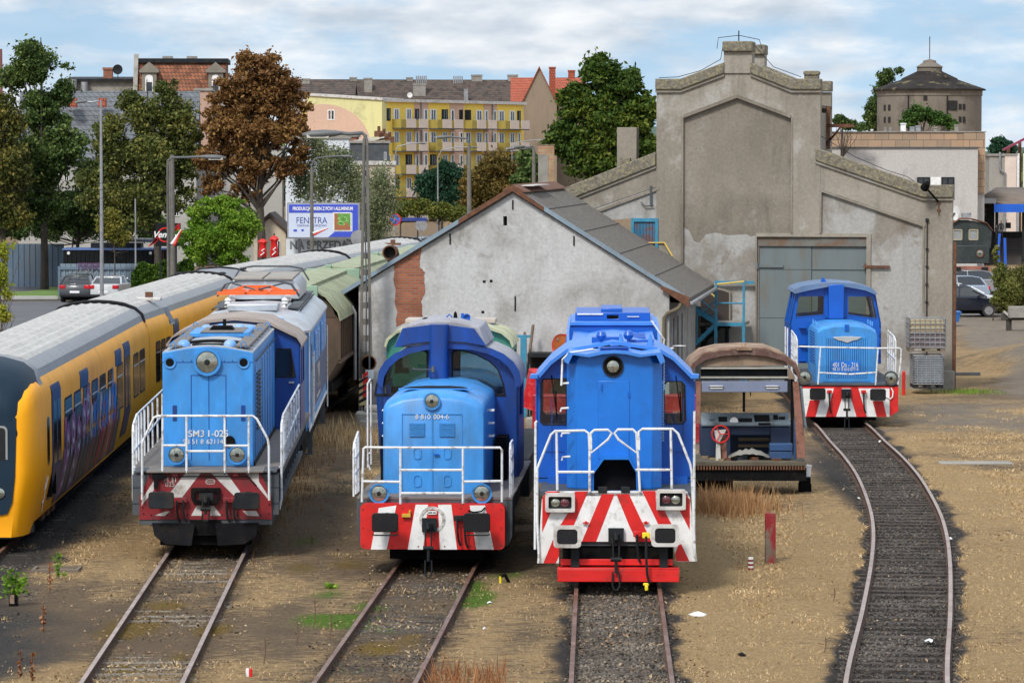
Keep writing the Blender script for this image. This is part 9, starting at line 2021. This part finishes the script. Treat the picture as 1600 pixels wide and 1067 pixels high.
# striped warning board at the lamp pole, round sign, box
def striped():
 F=at(571,111.9);f=F.f;t=thingf('warning_board','yellow, black and red striped warning board at the foot of the near lattice lamp pole','warning board',F);x0,z0=f(561,633);x1,z1=f(575,592)
 b=MB();b.m=0;b.box(x0,0,z0,x1,.04,z1);b.m=1;n=4;h=(z1-z0)
 for k in range(n):z=z0+h*(k+.25)/n;b.m=1;b.prism([(x0,z),(x1,z+.14),(x1,z+.24),(x0,z+.10)],-.005,0);b.m=2;b.prism([(x0+.12,z+.16),(x1,z+.27),(x1,z+.40),(x0+.12,z+.28)],-.006,0)
 b.build('board',[M('faded_yellow',(.50,.42,.22),.6,var=.1),m_dgrey,m_red],t,smooth=0);b=MB();b.box((x0+x1)/2-.03,.04,GZ,(x0+x1)/2+.03,.1,z0+.1);b.build('post',m_dgrey,t)
 F=at(573,112.2);f=F.f;t=thingf('round_mirror','round rusty dark disc fixed on the near lattice lamp pole','sign',F);x,z=f(576,567);b=MB();b.lathe([(.22,0),(.24,.03),(.2,.05),(.2,.0)],(x,0,z),'y',24);b.build('rim',m_rust,t);b=MB();b.lathe([(0,.02),(.21,.02),(.21,.03),(0,.03)],(x,0,z),'y',24);b.build('disc',m_dgrey,t)
 t=thingf('junction_box','small white junction box on the near lattice lamp pole','electrical box',F);x0,z0=f(571,592);x1,z1=f(584,578);b=MB();b.box(x0,-.15,z0,x1,.02,z1);b.build('box',M('pale_blue_box',(.40,.48,.56),.5),t,bevel=.01);b=MB();b.cyl(((x0+x1)/2,-.05,z1),((x0+x1)/2,-.05,z1+2.2),.03);b.build('conduit',m_grey,t)
striped()
# ============================================================ YARD BITS IN FRONT
def gthing(name,label,cat,px,py,grp=None):
 x,y=G(px,py,GZ);return thing(name,label,cat,(x,y,GZ),0,grp),y/FPX
t,s=gthing('concrete_post','square concrete post with peeling dark red paint right of the fresh blue loco','post',1204,880)
b=MB();w_=8*s;h=77*s;b.box(-w_,-.0,-.1,w_,.22,h);b.box(-w_*.92,.015,h,w_*.92,.2,h+.02);b.build('post',M('red_over_concrete',(.16,.135,.10),.9,var=.2,vs=5,dirt=(.24,.015,.02),da=1,ds=2.2,dlo=.40,dhi=.50,stretch=(1,1,.5)),t,bevel=.012)
t,s=gthing('marker_stub','small red and white banded stub beside the concrete post','marker',1173,890);b=MB();r_=4.2*s
for k in range(6):b.m=k % 2;b.cyl((0,0,k*3.3*s),(0,0,(k+1)*3.3*s),r_,n=14)
b.build('stub',[m_dred,m_white],t)
t,s=gthing('marker_stub','tiny white and red stub in the dry grass between the left tracks','marker',389,1058);b=MB();b.m=0;b.prism(rrect(-5*s,0,0,14*s,1.5*s),0,.06);b.m=1;b.prism(rrect(0.002,0,5*s,14*s,1.5*s),0,.06);b.build('stub',[m_white,m_red],t,bevel=.006)
t,s=gthing('paint_bucket','white plastic bucket on a dark stump by the stripped cab','bucket',1259,769);zt=24*s;b=MB();b.lathe([(0,0),(8.6*s,0),(10*s,16*s),(10.6*s,16*s),(10.6*s,18*s),(9.4*s,18*s),(8.2*s,2*s),(0,2*s)],(0,.2,zt),'z',20);b.build('bucket',m_white,t)
t,s=gthing('dark_stump','dark square block carrying the white bucket','block',1259,770);b=MB();b.box(-10*s,0,-.1,9*s,.4,15*s);b.box(-9*s,.02,15*s,8*s,.38,24*s);b.build('block',m_black,t,bevel=.02)
t,s=gthing('drain_frame','low timber frame around a drain in the dark gravel at the left','drain frame',88,893);b=MB();b.box(-.45,-.25,0,.45,-.19,.07);b.box(-.45,.35,0,.45,.41,.07);b.box(-.45,-.19,0,-.39,.35,.07);b.box(.39,-.19,0,.45,.35,.07);b.build('frame',M('grey_timber',(.15,.12,.09),.9),t);b=MB();b.box(-.38,-.18,.0,.38,.34,.025);b.build('cover',M('rusty_cover',(.16,.10,.07),.9),t)
t,s=gthing('concrete_slab','flat pale concrete slab lying right of the curving track','slab',1525,725);b=MB();b.box(-58*s,-.3,0,56*s,.4,.05);b.build('slab',m_conc,t,bevel=.02)
t,s=gthing('wooden_beam','grey beam lying on the ground by the shed corner','beam',1505,587);b=MB();b.box(-25*s,0,0,27*s,.2,.12);b.build('beam',m_grey,t,bevel=.01)
t,s=gthing('buffer_stop','low dark timber barrier in front of the weeds at the right','barrier',1577,516);b=MB();b.box(-12*s,0,16*s,40*s,.3,27*s);b.box(-4*s,.05,-.1,4*s,.3,16*s);b.build('timber',M('dark_timber',(.05,.045,.04),.9,var=.3),t,bevel=.02);b=MB();b.box(-3*s,-.5,20*s,60*s,-.1,38*s);b.build('concrete_sill',m_conc,t,bevel=.02)
b=MB();b.add([(-10*s,-.1,28*s),(2*s,-.1,18*s),(4*s,-.1,21*s),(-8*s,-.1,31*s),(-10*s,-.0,28*s),(2*s,-.0,18*s),(4*s,0,21*s),(-8*s,0,31*s)],[(0,1,2,3),(7,6,5,4),(0,4,5,1),(1,5,6,2),(2,6,7,3),(3,7,4,0)]);b.build('loose_board',m_owhite,t)
rs=random.Random(12)
def litter(px,py,w_,label,mat=m_white,cat='litter'):
 t,s=gthing('paper_litter',label,cat,px,py);b=MB();n=9;r_=w_*s/2;pts=[(r_*math.cos(6.28*i/n)*rs.uniform(.6,1.1),r_*.9*math.sin(6.28*i/n)*rs.uniform(.6,1.1)*2,rs.uniform(.0,.05)) for i in range(n)]
 v=[(0,0,.05+r_*.2)]+pts;b.add(v,[(0,1+i,1+(i+1) % n) for i in range(n)]);o=b.build('crumpled_sheet',mat,t,smooth=0);md=o.modifiers.new('s','SOLIDIFY');md.thickness=.006
litter(1091,962,32,'crumpled white plastic sheet on the dry grass below the concrete post');litter(1452,1003,16,'white scrap lying between the rails of the curving track');litter(1485,843,10,'white scrap beside the right rail of the curving track');litter(1375,691,8,'tiny white scrap far up the curving track')
litter(765,944,12,'white scrap right of the second track');litter(757,984,6,'smaller white scrap below the other right of the second track');litter(1342,780,5,'tiny pale scrap by the left rail of the curving track');litter(1160,1025,18,'black rag in the dry grass at the bottom',m_black)
t,s=gthing('yellow_tap_stub','small yellow and black fitting beside the second track','fitting',787,912);b=MB();b.m=0;b.cyl((-5*s,0,0),(-5*s,0,12*s),2*s);b.m=1;b.tube([(-5*s,0,12*s),(2*s,.05,14*s),(8*s,.1,2*s)],3*s);b.build('fitting',[MATS['yellow_valve'],m_black],t)
litter(990/2.9,918,1,'tiny leaf scrap') if False else None
# potted seedling at left
def leafy(name,label,px,py,spec,n,size,mat,stemcol=None,pot=False,cat='plant',Y=None,grp=None):
 if Y is None:x,y=G(px,py,GZ)
 else:x,y=W(px,240,Y)[0],Y
 t=thing(name,label,cat,(x,y,GZ),0,grp);s=y/FPX;P_,rad=[],[]
 b=MB()
 for (ox,h0,h1,rx) in spec:
  b.tube([(ox*s*.3,0,0),(ox*s*.7,.02,h0*s*.5),(ox*s,0,h1*s)],.012)
  k=int(n/len(spec));P_.append(np.stack([RNG.normal(ox,rx,k)*s,RNG.normal(0,rx,k)*s,RNG.uniform(h0,h1,k)*s],-1))
 b.build('stem',stemcol or M('green_brown_stem',(.10,.08,.04),.8),t);leafcloud('foliage',np.concatenate(P_),size,mat,t);return t,s
def leafcloud(name,P,size,mat,parent,flat=0.0,asp=.55,droop=0.0):
 n=len(P);th=RNG.uniform(0,2*np.pi,n);ph=np.arccos(RNG.uniform(-1,1,n)) if not flat else RNG.normal(np.pi/2,flat,n)
 u=np.stack([np.sin(ph)*np.cos(th),np.sin(ph)*np.sin(th),np.cos(ph)-droop],-1);u/=np.linalg.norm(u,axis=1)[:,None]
 r_=RNG.normal(size=(n,3));v=np.cross(u,r_);v/=np.linalg.norm(v,axis=1)[:,None]+1e-9;s_=(size*RNG.uniform(.6,1.35,n))[:,None]
 w_=np.cross(u,v)*s_*.18
 A,B,C,D_=P-u*s_,P+v*s_*asp+w_,P+u*s_,P-v*s_*asp+w_
 co_=np.stack([A,B,C,D_],1).reshape(-1,3);fa=np.arange(4*n).reshape(-1,4);return np_mesh(name,co_,fa,mat,parent)
ml=lambda nm,a,b_,c,tr=.25,vs=.6:island_mat(nm,[(0,a),(1,c),(.5,b_)],.6,tr,vs)
lf_dark=ml('dark_green_leaves',(.012,.026,.008),(.060,.105,.026),(.19,.25,.07));lf_olive=ml('olive_leaves',(.016,.028,.007),(.085,.11,.026),(.28,.26,.07));lf_brown=ml('rusty_brown_leaves',(.040,.022,.008),(.18,.085,.030),(.38,.23,.08));lf_bright=ml('bright_green_leaves',(.03,.08,.006),(.13,.26,.02),(.36,.50,.07),.35)
lf_birch=ml('birch_leaves',(.045,.06,.028),(.17,.21,.10),(.38,.40,.22),.4);lf_blue=ml('blue_green_leaves',(.006,.022,.014),(.02,.065,.035),(.05,.12,.06));lf_chest=ml('chestnut_leaves',(.010,.025,.005),(.05,.10,.014),(.17,.20,.03));lf_yel=ml('yellow_green_leaves',(.06,.09,.01),(.26,.30,.03),(.50,.48,.06),.35)
lf_ivy=ml('ivy_leaves',(.012,.035,.005),(.05,.11,.012),(.15,.24,.03));lf_road=ml('roadside_leaves',(.02,.035,.008),(.10,.13,.025),(.26,.25,.05));lf_weed=ml('weed_leaves',(.03,.05,.01),(.14,.16,.035),(.34,.30,.09))
t,s=leafy('potted_seedling','young leafy seedling in a small dark pot at the left edge',21,948,[(-6,15,60,7),(4,18,55,8),(10,20,45,6)],230,.05,lf_bright,pot=True);b=MB();b.box(-7*s,-.05,0,6*s,.2,20*s);b.build('pot',m_black,t,bevel=.02);b=MB();b.box(-5*s,-.06,6*s,2*s,-.05,20*s);b.build('pot_label',MATS['cream_panel'],t)
leafy('young_weed','thin bright green weed growing beside the timber drain frame',92,905,[(0,5,42,4)],60,.045,lf_bright)
for i,(px,py) in enumerate(((68,990),(32,1060),(78,925),(50,1065))):leafy('dead_stalk',['dry brown stalk below the drain frame at the left','dead brown stalk at the bottom left corner','thin dry stalk right of the potted seedling','second dead stalk in the bottom left corner'][i],px,py,[(0,5,45,2)],26,.04,m_rustw,m_rust,grp='dead stalks in the gravel')
leafy('small_green_weed','little light green weed left of the second track',515,921,[(0,1,9,5)],40,.05,lf_bright)
for i,(px,py,h) in enumerate(((463,1010,40),(490,985,50),(515,1000,42),(412,1040,45),(1302,940,22),(1288,1020,25))):
 t,s=gthing('dry_stem',['thin dry stem, leftmost of three left of the second track','thin dry stem, middle one of three left of the second track','thin dry stem, rightmost of three left of the second track','bent dry stem right of the tiny white and red stub','thin dark stem left of the curving track','thin dark stem near the bottom left of the curving track'][i],'dry stem',px,py,'dry stems in the grass');b=MB();b.tube([(0,0,0),(.03,.02,h*s*.5),(.02,0,h*s)],.009,5)
 for k in (.5,.7,.85):b.tube([(.03,.02,h*s*k),(.1*(1 if k>.6 else-1),0,h*s*(k+.15))],.006,4)
 b.build('stem',M('dry_stem_brown',(.12,.07,.045),.9),t)
# tall dry grass in front of the cut-off cab
tallgrass('tall_dry_grass',2200,4.75,83.2,.55,1.0,.12,.55,m_rustw if False else island_mat('tawny_grass',[(0,(.16,.07,.03)),(1,(.50,.32,.16)),(.5,(.32,.17,.075))]))
tallgrass('dry_grass_by_rocks',1500,-4.3,104,.8,2.2,.1,.45,MATS.get('x') or m_straw)
tallgrass('grass_by_barrels',1600,-.1,103,1.2,3,.08,.35,m_rustw)
tallgrass('grass_under_wagons',700,-5.2,88,.5,8,.05,.25,m_rustw)
tallgrass('weeds_near_shed',500,15.3,124,.5,.6,.05,.18,m_green)
# ============================================================ TREES
m_bark=M('bark',(.06,.048,.038),.95,var=.3,vs=3,bump=.5,bs=8);m_bbark=M('birch_bark',(.42,.40,.37),.8,var=.2,dirt=(.06,.05,.05),da=.8,ds=3)
def tree(label,name,base,Y,blobs,n,size,mat,trunk=.3,bark=None,limbs=10,seed=1,droop=0,lump=.34,cat='tree',grp=None,nb=85,bz=GZ):
 """blobs: (px, py, rx_px, ry_px, weight). The crown is many leaf clumps spread over those ellipsoids"""
 X=W(base,240,Y)[0];s=Y/FPX;t=thing(name,label,cat,(X,Y,bz),0,grp);rs=np.random.default_rng(seed);bark=bark or m_bark
 E=[]
 for px,py,rx,ry,*w_ in blobs:x,z=W(px,py,Y);E.append((x-X,z-bz,rx*s,ry*s,w_[0] if w_ else rx*ry))
 n=int(n*3.1);size*=.6;trunk*=.6;lump*=.95;limbs=int(limbs*1.6)
 tot=sum(e[4] for e in E);C_,Rr,wt=[],[],[]
 for x,z,rx,rz,w_ in E:
  k=max(3,int(nb*len(E)**.3*w_/tot*2.2));
  for _ in range(k):
   d=rs.normal(size=3);d/=np.linalg.norm(d);q=rs.uniform(.08,1.0)**.5;ry_=min(rx,rz)*.95
   C_.append((x+d[0]*rx*q*.84,d[1]*ry_*q*.84,z+d[2]*rz*q*.84));Rr.append(lump*min(rx,rz)*rs.uniform(.45,1.3));wt.append(Rr[-1]**2)
 C_,Rr,wt=np.array(C_),np.array(Rr),np.array(wt);idx=rs.choice(len(C_),n,p=wt/wt.sum())
 d=rs.normal(size=(n,3));d/=np.linalg.norm(d,axis=1)[:,None];q=rs.uniform(.15,1.12,n)**.6;P=C_[idx]+d*(Rr[idx]*q)[:,None]*np.array([1.2,1.2,.8]);loose=rs.random(n)<.3;P[loose]+=rs.normal(0,1,(loose.sum(),3))*Rr[idx][loose][:,None]*.45
 if droop:P[:,2]-=np.abs(rs.normal(0,droop,n))*(rs.random(n)<.6)
 P=P[P[:,2]>.25]
 leafcloud('crown',P,size,mat,t,droop=.5 if droop else 0)
 zc=min(e[1]-e[3]*.5 for e in E);zt=max(e[1]+e[3]*.5 for e in E);zm=np.average([e[1] for e in E],weights=[e[4] for e in E]);xm=np.average([e[0] for e in E],weights=[e[4] for e in E])
 b=MB();tr=[(0,0,-.1),(.02,0,zc*.5),(xm*.3,0,max(zc,.5)),(xm*.7,0,zm),(xm,0,zt)];b.tube(tr,.1,9,[trunk*1.25,trunk,trunk*.85,trunk*.5,trunk*.12])
 order=rs.permutation(len(C_))[:limbs]
 for i in order:
  c=C_[i];k=rs.uniform(.15,.75);z0=max(zc*.8,.4)+(max(c[2]-.5,zc)-zc)*k;z0=min(z0,c[2]);x0=xm*.5;p0=np.array((x0*min(1,z0/max(zm,.1)),0,z0));mid=(p0+c)/2+rs.normal(0,.25,3);b.tube([tuple(p0),tuple(mid),tuple(c)],.1,6,[trunk*.4,trunk*.25,trunk*.07])
 b.build('trunk',bark,t);return t
tree('tall dark green tree at the far left with a bare pointed top','lime_tree',68,218,[(50,100,36,44,2.0),(52,72,16,26,.6),(105,105,18,12,.3),(20,120,26,30,1),(62,175,34,40,1.7),(75,245,44,45,2),(95,195,24,22,.6),(60,310,55,40,1.8),(95,150,26,30,1),(110,230,30,40,1.2),(30,220,34,40,1.2)],12000,.20,lf_dark,.36,seed=3,limbs=16)
tree('dark autumn-tinted tree cut off by the left edge','lime_tree',5,214,[(5,190,32,55,2),(8,265,45,55,2.5),(10,330,50,35,2),(-40,250,50,90,2)],6500,.20,ml('autumn_green_leaves',(.016,.024,.007),(.085,.095,.022),(.28,.22,.05)),.3,seed=4)
tree('olive green tree in front of the grey-roofed house','maple_tree',245,214,[(262,140,26,30,1),(225,180,40,34,1.6),(275,190,38,38,1.8),(185,235,40,45,1.8),(250,250,58,48,3),(160,300,45,45,1.6),(225,320,55,48,2.2),(288,300,26,40,.8),(205,160,26,26,.8),(170,205,30,30,1),(300,235,26,36,1)],15000,.19,lf_olive,.32,seed=5,limbs=18)
tree('mid green tree low behind the fence at the left','maple_tree',118,222,[(120,330,42,38,1),(150,280,38,40,1),(70,350,40,25,.6),(180,340,32,32,.7)],5000,.20,lf_dark,.2,seed=6)
tree('huge rusty brown chestnut tree with a dark trunk','chestnut_tree',408,213,[(405,110,46,40,2),(375,150,50,42,2),(435,150,48,42,2),(470,165,26,22,.6),(345,195,36,36,1.3),(400,200,66,50,3),(455,205,38,34,1.2),(340,245,40,34,1.4),(405,260,60,36,2),(330,285,30,26,.8),(380,300,36,22,.6),(455,250,30,30,.9)],15000,.20,lf_brown,.42,seed=7,limbs=26,lump=.26)
tree('bright green feathery tree beside the black sign','acacia_tree',345,186,[(340,322,30,20,1.0),(305,325,14,12,.3),(372,318,14,12,.3),(400,352,13,12,.35),(284,375,13,18,.4),(307,345,22,26,.9),(370,345,30,28,1.2),(335,370,55,32,2.4),(312,395,24,22,.9),(358,395,36,22,1.2),(385,365,16,24,.5)],12000,.13,lf_bright,.16,seed=8,limbs=14,lump=.32)
tree('weeping birch hanging over the billboard','birch_tree',505,214,[(490,225,26,24,1),(475,270,28,32,1.2),(520,260,34,40,2),(555,290,26,42,1.3),(490,300,34,22,1.2),(540,250,20,22,.6)],4800,.12,lf_birch,.12,m_bbark,14,9,droop=.7,lump=.36)
tree('second weeping birch right of the near lattice lamp pole','birch_tree',592,224,[(595,280,24,32,1),(590,330,28,36,1.4),(610,300,20,30,.7),(580,372,24,22,.8)],3000,.12,lf_birch,.1,m_bbark,10,10,droop=.7,lump=.36)
tree('dark blue-green round tree in front of the apartment block','spruce_green_tree',690,330,[(672,285,26,24,1),(702,272,26,22,1),(690,305,40,28,2),(720,300,18,26,.7)],5500,.24,lf_blue,.2,seed=11,grp='trees behind the workshop roof')
tree('olive brown tree above the workshop ridge','maple_tree',775,290,[(775,262,34,26,1.2),(740,295,28,30,1),(785,300,42,32,2),(815,270,22,26,.8),(735,325,26,20,.6)],6500,.22,ml('bronze_leaves',(.03,.028,.008),(.13,.10,.025),(.27,.17,.045)),.2,seed=12,grp='trees behind the workshop roof')
for i,(px,py,rx) in enumerate(((625,328,16),(652,325,24),(685,330,22),(712,335,18))):
 tree(['small roadside tree, leftmost of the low row','small roadside tree above the round grey sign back','small roadside tree behind the pale curved lamp post','small roadside tree next to the workshop roof, rightmost of the low row'][i],'roadside_tree',px,265+i*4,[(px,py,rx,14,1),(px+8,py-6,rx*.6,10,.5)],1500,.17,lf_road,.1,seed=20+i,limbs=5,grp='low roadside trees')
tree('dark green tree behind the yellow brick chimney','maple_tree',835,200,[(822,248,16,18,1),(838,268,24,30,1.6),(815,285,16,18,.8)],3000,.2,lf_dark,.2,seed=13)
tree('huge green chestnut tree behind the left wing of the shed','chestnut_tree',945,172,[(935,120,40,34,1.6),(975,135,34,32,1.3),(900,160,36,34,1.5),(960,185,58,48,3.2),(890,210,40,34,1.5),(1005,175,28,44,1.3),(930,240,62,42,3),(865,232,22,20,.5),(1000,235,34,36,1.2),(855,205,16,10,.2)],15000,.19,lf_chest,.4,seed=14,limbs=22,lump=.30)
tree('tall poplar left of the round water tower','poplar_tree',1378,475,[(1385,120,16,14,.8),(1378,145,14,20,1),(1368,170,18,22,1.2),(1375,195,24,16,1),(1405,112,8,8,.3),(1360,190,14,20,.8)],3500,.3,lf_dark,.3,seed=15)
tree('bushy tree in front of the round water tower','maple_tree',1440,300,[(1435,178,22,14,1),(1465,185,22,12,.9),(1420,190,16,12,.6),(1485,195,14,9,.5)],3000,.22,ml('fresh_green_leaves',(.012,.03,.008),(.05,.11,.02),(.13,.22,.05)),.15,seed=16)
tree('small tree right of the shed tower','maple_tree',1312,260,[(1312,188,12,9,1),(1328,196,16,8,1),(1345,200,12,6,.5)],1300,.2,lf_dark,.12,seed=17)
tree('distant tree clump at the right edge beyond the service building','maple_tree',1566,380,[(1562,225,14,12,1),(1555,235,12,10,.7),(1578,232,12,12,.7)],1800,.28,lf_blue,.2,seed=18)
tree('yellow-green sapling at the left edge above the train roof','sapling',2,98,[(5,390,12,20,1),(-2,430,14,30,1.2),(12,455,12,20,.6),(5,490,14,18,.8),(-20,420,20,60,1.5),(22,385,6,10,.3)],1500,.065,lf_yel,.04,seed=19,limbs=10,lump=.35,cat='sapling')
tree('yellow-green bush in front of the mid-left trees','bush',178,205,[(172,350,20,26,1),(188,372,18,14,.7)],2200,.13,lf_yel if False else ml('mixed_leaves',(.04,.06,.01),(.16,.17,.03),(.36,.26,.06)),.06,seed=21,cat='bush')
tree('tall flowering weed bush beside the steam loco','weed_bush',1553,178,[(1556,395,7,20,.6),(1562,430,13,26,1.2),(1574,455,20,24,1.5),(1560,468,12,14,.7),(1572,478,18,12,.8)],4500,.10,lf_weed,.05,seed=22,limbs=12,cat='bush')
tree('green and tawny weeds under the blue canopy post','weed_bush',1590,180,[(1590,440,26,30,1.4),(1600,470,36,18,1.2),(1620,440,30,34,1)],5000,.10,ml('tawny_weed_leaves',(.03,.04,.01),(.13,.13,.035),(.30,.22,.08)),.05,seed=23,limbs=10,cat='bush')
# ivy over the fence: a hedge with depth
def hedge():
 F=at(212,200);t=thingf('ivy_hedge','dense green ivy hedge over the fence left of the bright green tree','hedge',F);x0=F.f(205,0)[0];x1=F.f(300,0)[0];n=9000
 x=RNG.uniform(x0,x1,n);zt=np.interp(x,[x0,x0+.4,x1*.35,x1],[F.f(0,425)[1],F.f(0,414)[1],F.f(0,411)[1],F.f(0,408)[1]])+.12*np.sin(x*5);z=GZ+(zt-GZ)*RNG.random(n)**.7;y=-.35*RNG.random(n)-.12*np.sin(x*4+z*3)
 leafcloud('foliage',np.stack([x,y,z],-1),.12,lf_ivy,t);b=MB();b.box(x0+.4,.02,GZ,x1,.15,F.f(0,416)[1]);b.build('hidden_fence',m_fence2,t);b=MB();b.tube([(x0,-.1,F.f(0,440)[1]),(x0+.8,-.15,F.f(0,430)[1]),(x0+1.6,-.1,F.f(0,420)[1])],.03);b.build('branch',m_bark,t)
hedge()
# far wood along the horizon
def farwood():
 n=26000;x=RNG.uniform(-75,150,n);y=560+60*RNG.random(n);top=7.6+1.6*np.sin(x*.14)+1.3*np.sin(x*.37+1)+.8*np.sin(x*.9);z=GZ+(top-GZ)*RNG.random(n)**.55
 P=np.stack([x,y,z],-1);o=leafcloud('far_wood',P,.9,lf_dark,None);o['kind']='stuff'
farwood()
# ============================================================ BLUE POSTS, PEOPLE BY THE STATION
for i,(px,y0,y1,lb) in enumerate(((1574,372,470,'tall bright blue post standing in the weeds by the station steps'),(1564,365,410,'shorter blue railing post below the two people'))):
 Y=185-(-18 if i else 0);F=at(px,Y);f=F.f;t=thingf('blue_post',lb,'post',F);x0,z1=f(px-2-(2 if not i else 0),y0);x1,z0=f(px,y1);b=MB();b.tube([(x0,0,z1),(x0-.05 if i else x0+.05,0,(z0+z1)/2),(0,0,GZ)],.07,8);b.build('post',M('bright_blue_post',(.01,.10,.55),.4),t)
def person(label,px,Y,yhead,yfeet,seed,rot,bag):
 F=at(px,Y);f=F.f;zh,zf=f(px,yhead)[1],f(px,yfeet)[1];H=zh-zf;t=thing('person',label,'person',(F.o.x,Y,zf),R(rot));k=H/1.75
 J={'pel':(0,0,.95),'che':(0,.02,1.25),'nec':(0,.02,1.45),'hea':(0,0,1.58),'top':(0,0,1.68),'hl':(-.1,0,.9),'kl':(-.11,-.1,.5),'al':(-.1,.05,.08),'fl':(-.1,-.12,.03),'hr':(.1,0,.9),'kr':(.11,.02,.48),'ar':(.12,.18,.1),'fr':(.12,.05,.03),'sl':(-.19,.02,1.40),'el':(-.26,.05,1.12),'wl':(-.24,-.08,.9),'nl':(-.24,-.12,.82),'sr':(.19,.02,1.40),'er':(.27,.0,1.12),'wr':(.26,-.1,.88),'nr':(.26,-.13,.80)}
 Ed=[('pel','che'),('che','nec'),('nec','hea'),('hea','top'),('pel','hl'),('hl','kl'),('kl','al'),('al','fl'),('pel','hr'),('hr','kr'),('kr','ar'),('ar','fr'),('nec','sl'),('sl','el'),('el','wl'),('wl','nl'),('nec','sr'),('sr','er'),('er','wr'),('wr','nr')]
 rad={'pel':.15,'che':.16,'nec':.065,'hea':.10,'top':.07,'hl':.10,'kl':.07,'al':.05,'fl':.04,'hr':.10,'kr':.07,'ar':.05,'fr':.04,'sl':.075,'el':.055,'wl':.04,'nl':.035,'sr':.075,'er':.055,'wr':.04,'nr':.035}
 ks=list(J);me=bpy.data.meshes.new('body');me.from_pydata([tuple(c*k for c in J[a]) for a in ks],[(ks.index(a),ks.index(b_)) for a,b_ in Ed],[]);o=bpy.data.objects.new('body',me);COL.objects.link(o);o.parent=t;me.materials.append(M('dark_clothing',(.012,.012,.016),.85));sk=o.modifiers.new('skin','SKIN');sv_=me.skin_vertices[0].data
 for i,a in enumerate(ks):sv_[i].radius=(rad[a]*k,rad[a]*k)
 sv_[0].use_root=True;o.modifiers.new('sub','SUBSURF').levels=1
 b=MB();b.lathe([(0,-.1*k),(.075*k,-.06*k),(.085*k,.0),(.06*k,.06*k),(0,.085*k)],(0,-.03*k,1.60*k),'z',12);b.build('face',M('skin_tone',(.32,.18,.12),.6),t)
 b=MB();b.lathe([(0,-.05*k),(.10*k,-.02*k),(.10*k,.05*k),(.06*k,.11*k),(0,.125*k)],(0,.02*k,1.63*k),'z',12);b.build('hair',M('dark_hair',(.02,.015,.012),.8),t)
 if bag:
  t2=thing('shoulder_bag','black bag in the hand of the right person on the station steps','bag',(F.o.x+.38,Y-.1,zf),0);b=MB();b.box(-.14,-.08,.5,.14,.08,.82);b.tube([(-.1,0,.82),(-.08,0,.95),(.0,0,.98)],.012);b.build('bag',m_black,t2,bevel=.03)
person('person in dark clothes, the left one of two on the station steps',1558,206,352,371,1,10,False);person('person in dark clothes carrying a bag, the taller right one on the station steps',1565,206,345,371,2,-15,True)
# bird
# ============================================================ left wall red chimney of the far works, very small
F=at(-2,330);t=thingf('striped_chimney','red and white banded chimney top cut by the left edge','chimney',F);b=MB();zt=F.f(0,77)[1];b.cyl((0,0,GZ),(0,0,zt),.5,.38,14);b.build('stack',M('brick_red_stack',(.25,.10,.09),.8),t)

tree('dense low dark green growth filling the gap behind the blue-grey fence','shrub_thicket',110,232,[(20,352,40,26,1.2),(75,356,34,22,1),(130,350,34,28,1.1),(185,355,34,26,1.1),(235,352,26,26,.9)],7000,.19,lf_dark,.1,seed=31,limbs=10,cat='shrubs')
# ============================================================ FALLEN LEAVES, SOIL CLODS, BOLTS
def scatter(name,n,xr,yr,smin,smax,mat,cond=None,lift=.012):
 y=yr[0]+(yr[1]-yr[0])*RNG.random(n)**1.3;x=RNG.uniform(*xr,n);k=snoise(x,y,41,.7)*.5+snoise(x,y,42,.2)*.5>-.1
 if cond is not None:k &=cond(x,y)
 x,y=x[k],y[k];n=len(x);s_=RNG.uniform(smin,smax,n);a=RNG.uniform(0,6.28,n);z=GZ+lift+RNG.random(n)*.03;t1_,t2_=RNG.normal(0,.35,n),RNG.normal(0,.35,n)
 P=[]
 for dx,dy in ((-1,-.5),(.2,-.8),(1,.3),(-.1,.8)):
  vx=(dx*np.cos(a)-dy*np.sin(a))*s_;vy=(dx*np.sin(a)+dy*np.cos(a))*s_;P.append(np.stack([x+vx,y+vy,z+vx*t1_+vy*t2_],-1))
 o=np_mesh(name,np.stack(P,1).reshape(-1,3),np.arange(4*n).reshape(-1,4),mat);o['kind']='stuff';return o
m_leaflit=island_mat('fallen_leaves',[(0,(.05,.028,.014)),(1,(.46,.36,.24)),(.5,(.19,.11,.055))])
near_tr=lambda x,y:(np.minimum(np.minimum(dist_path(pathA,x,y),dist_path(pathB,x,y)),dist_path(pathC,x,y))<1.35)
scatter('fallen_leaves',16000,(-9,4),(51,84),.015,.035,m_leaflit,near_tr)
scatter('scattered_leaves',9000,(-12,15),(51,100),.012,.03,m_leaflit)
m_clod=island_mat('soil_clods',[(0,(.025,.02,.016)),(1,(.20,.165,.13)),(.5,(.075,.06,.047))])
def clods(name,n,xr,yr,cond,smin=.012,smax=.035):
 y=yr[0]+(yr[1]-yr[0])*RNG.random(n)**1.3;x=RNG.uniform(*xr,n);k=cond(x,y);x,y=x[k],y[k];n=len(x);s_=RNG.uniform(smin,smax,n)
 V=np.array([[1,0,0],[-.5,.87,0],[-.5,-.87,0],[0,0,.9]])[None]*s_[:,None,None]*RNG.uniform(.6,1.4,(n,4,1));V[...,0]+=x[:,None];V[...,1]+=y[:,None];V[...,2]+=GZ
 F_=np.array([[0,1,3],[1,2,3],[2,0,3]]);o=np_mesh(name,V.reshape(-1,3),(F_[None]+4*np.arange(n)[:,None,None]).reshape(-1,3),m_clod);o['kind']='stuff'
clods('soil_clods',30000,(-12,16),(51,100),lambda x,y:(masks(x,y)[4]<.42+.2*snoise(x,y,51,.4)))
clods('track_grit',9000,(-9,4),(51,74),lambda x,y:near_tr(x,y) & (np.minimum(dist_path(pathA,x,y),dist_path(pathB,x,y))<1.3),.012,.028)
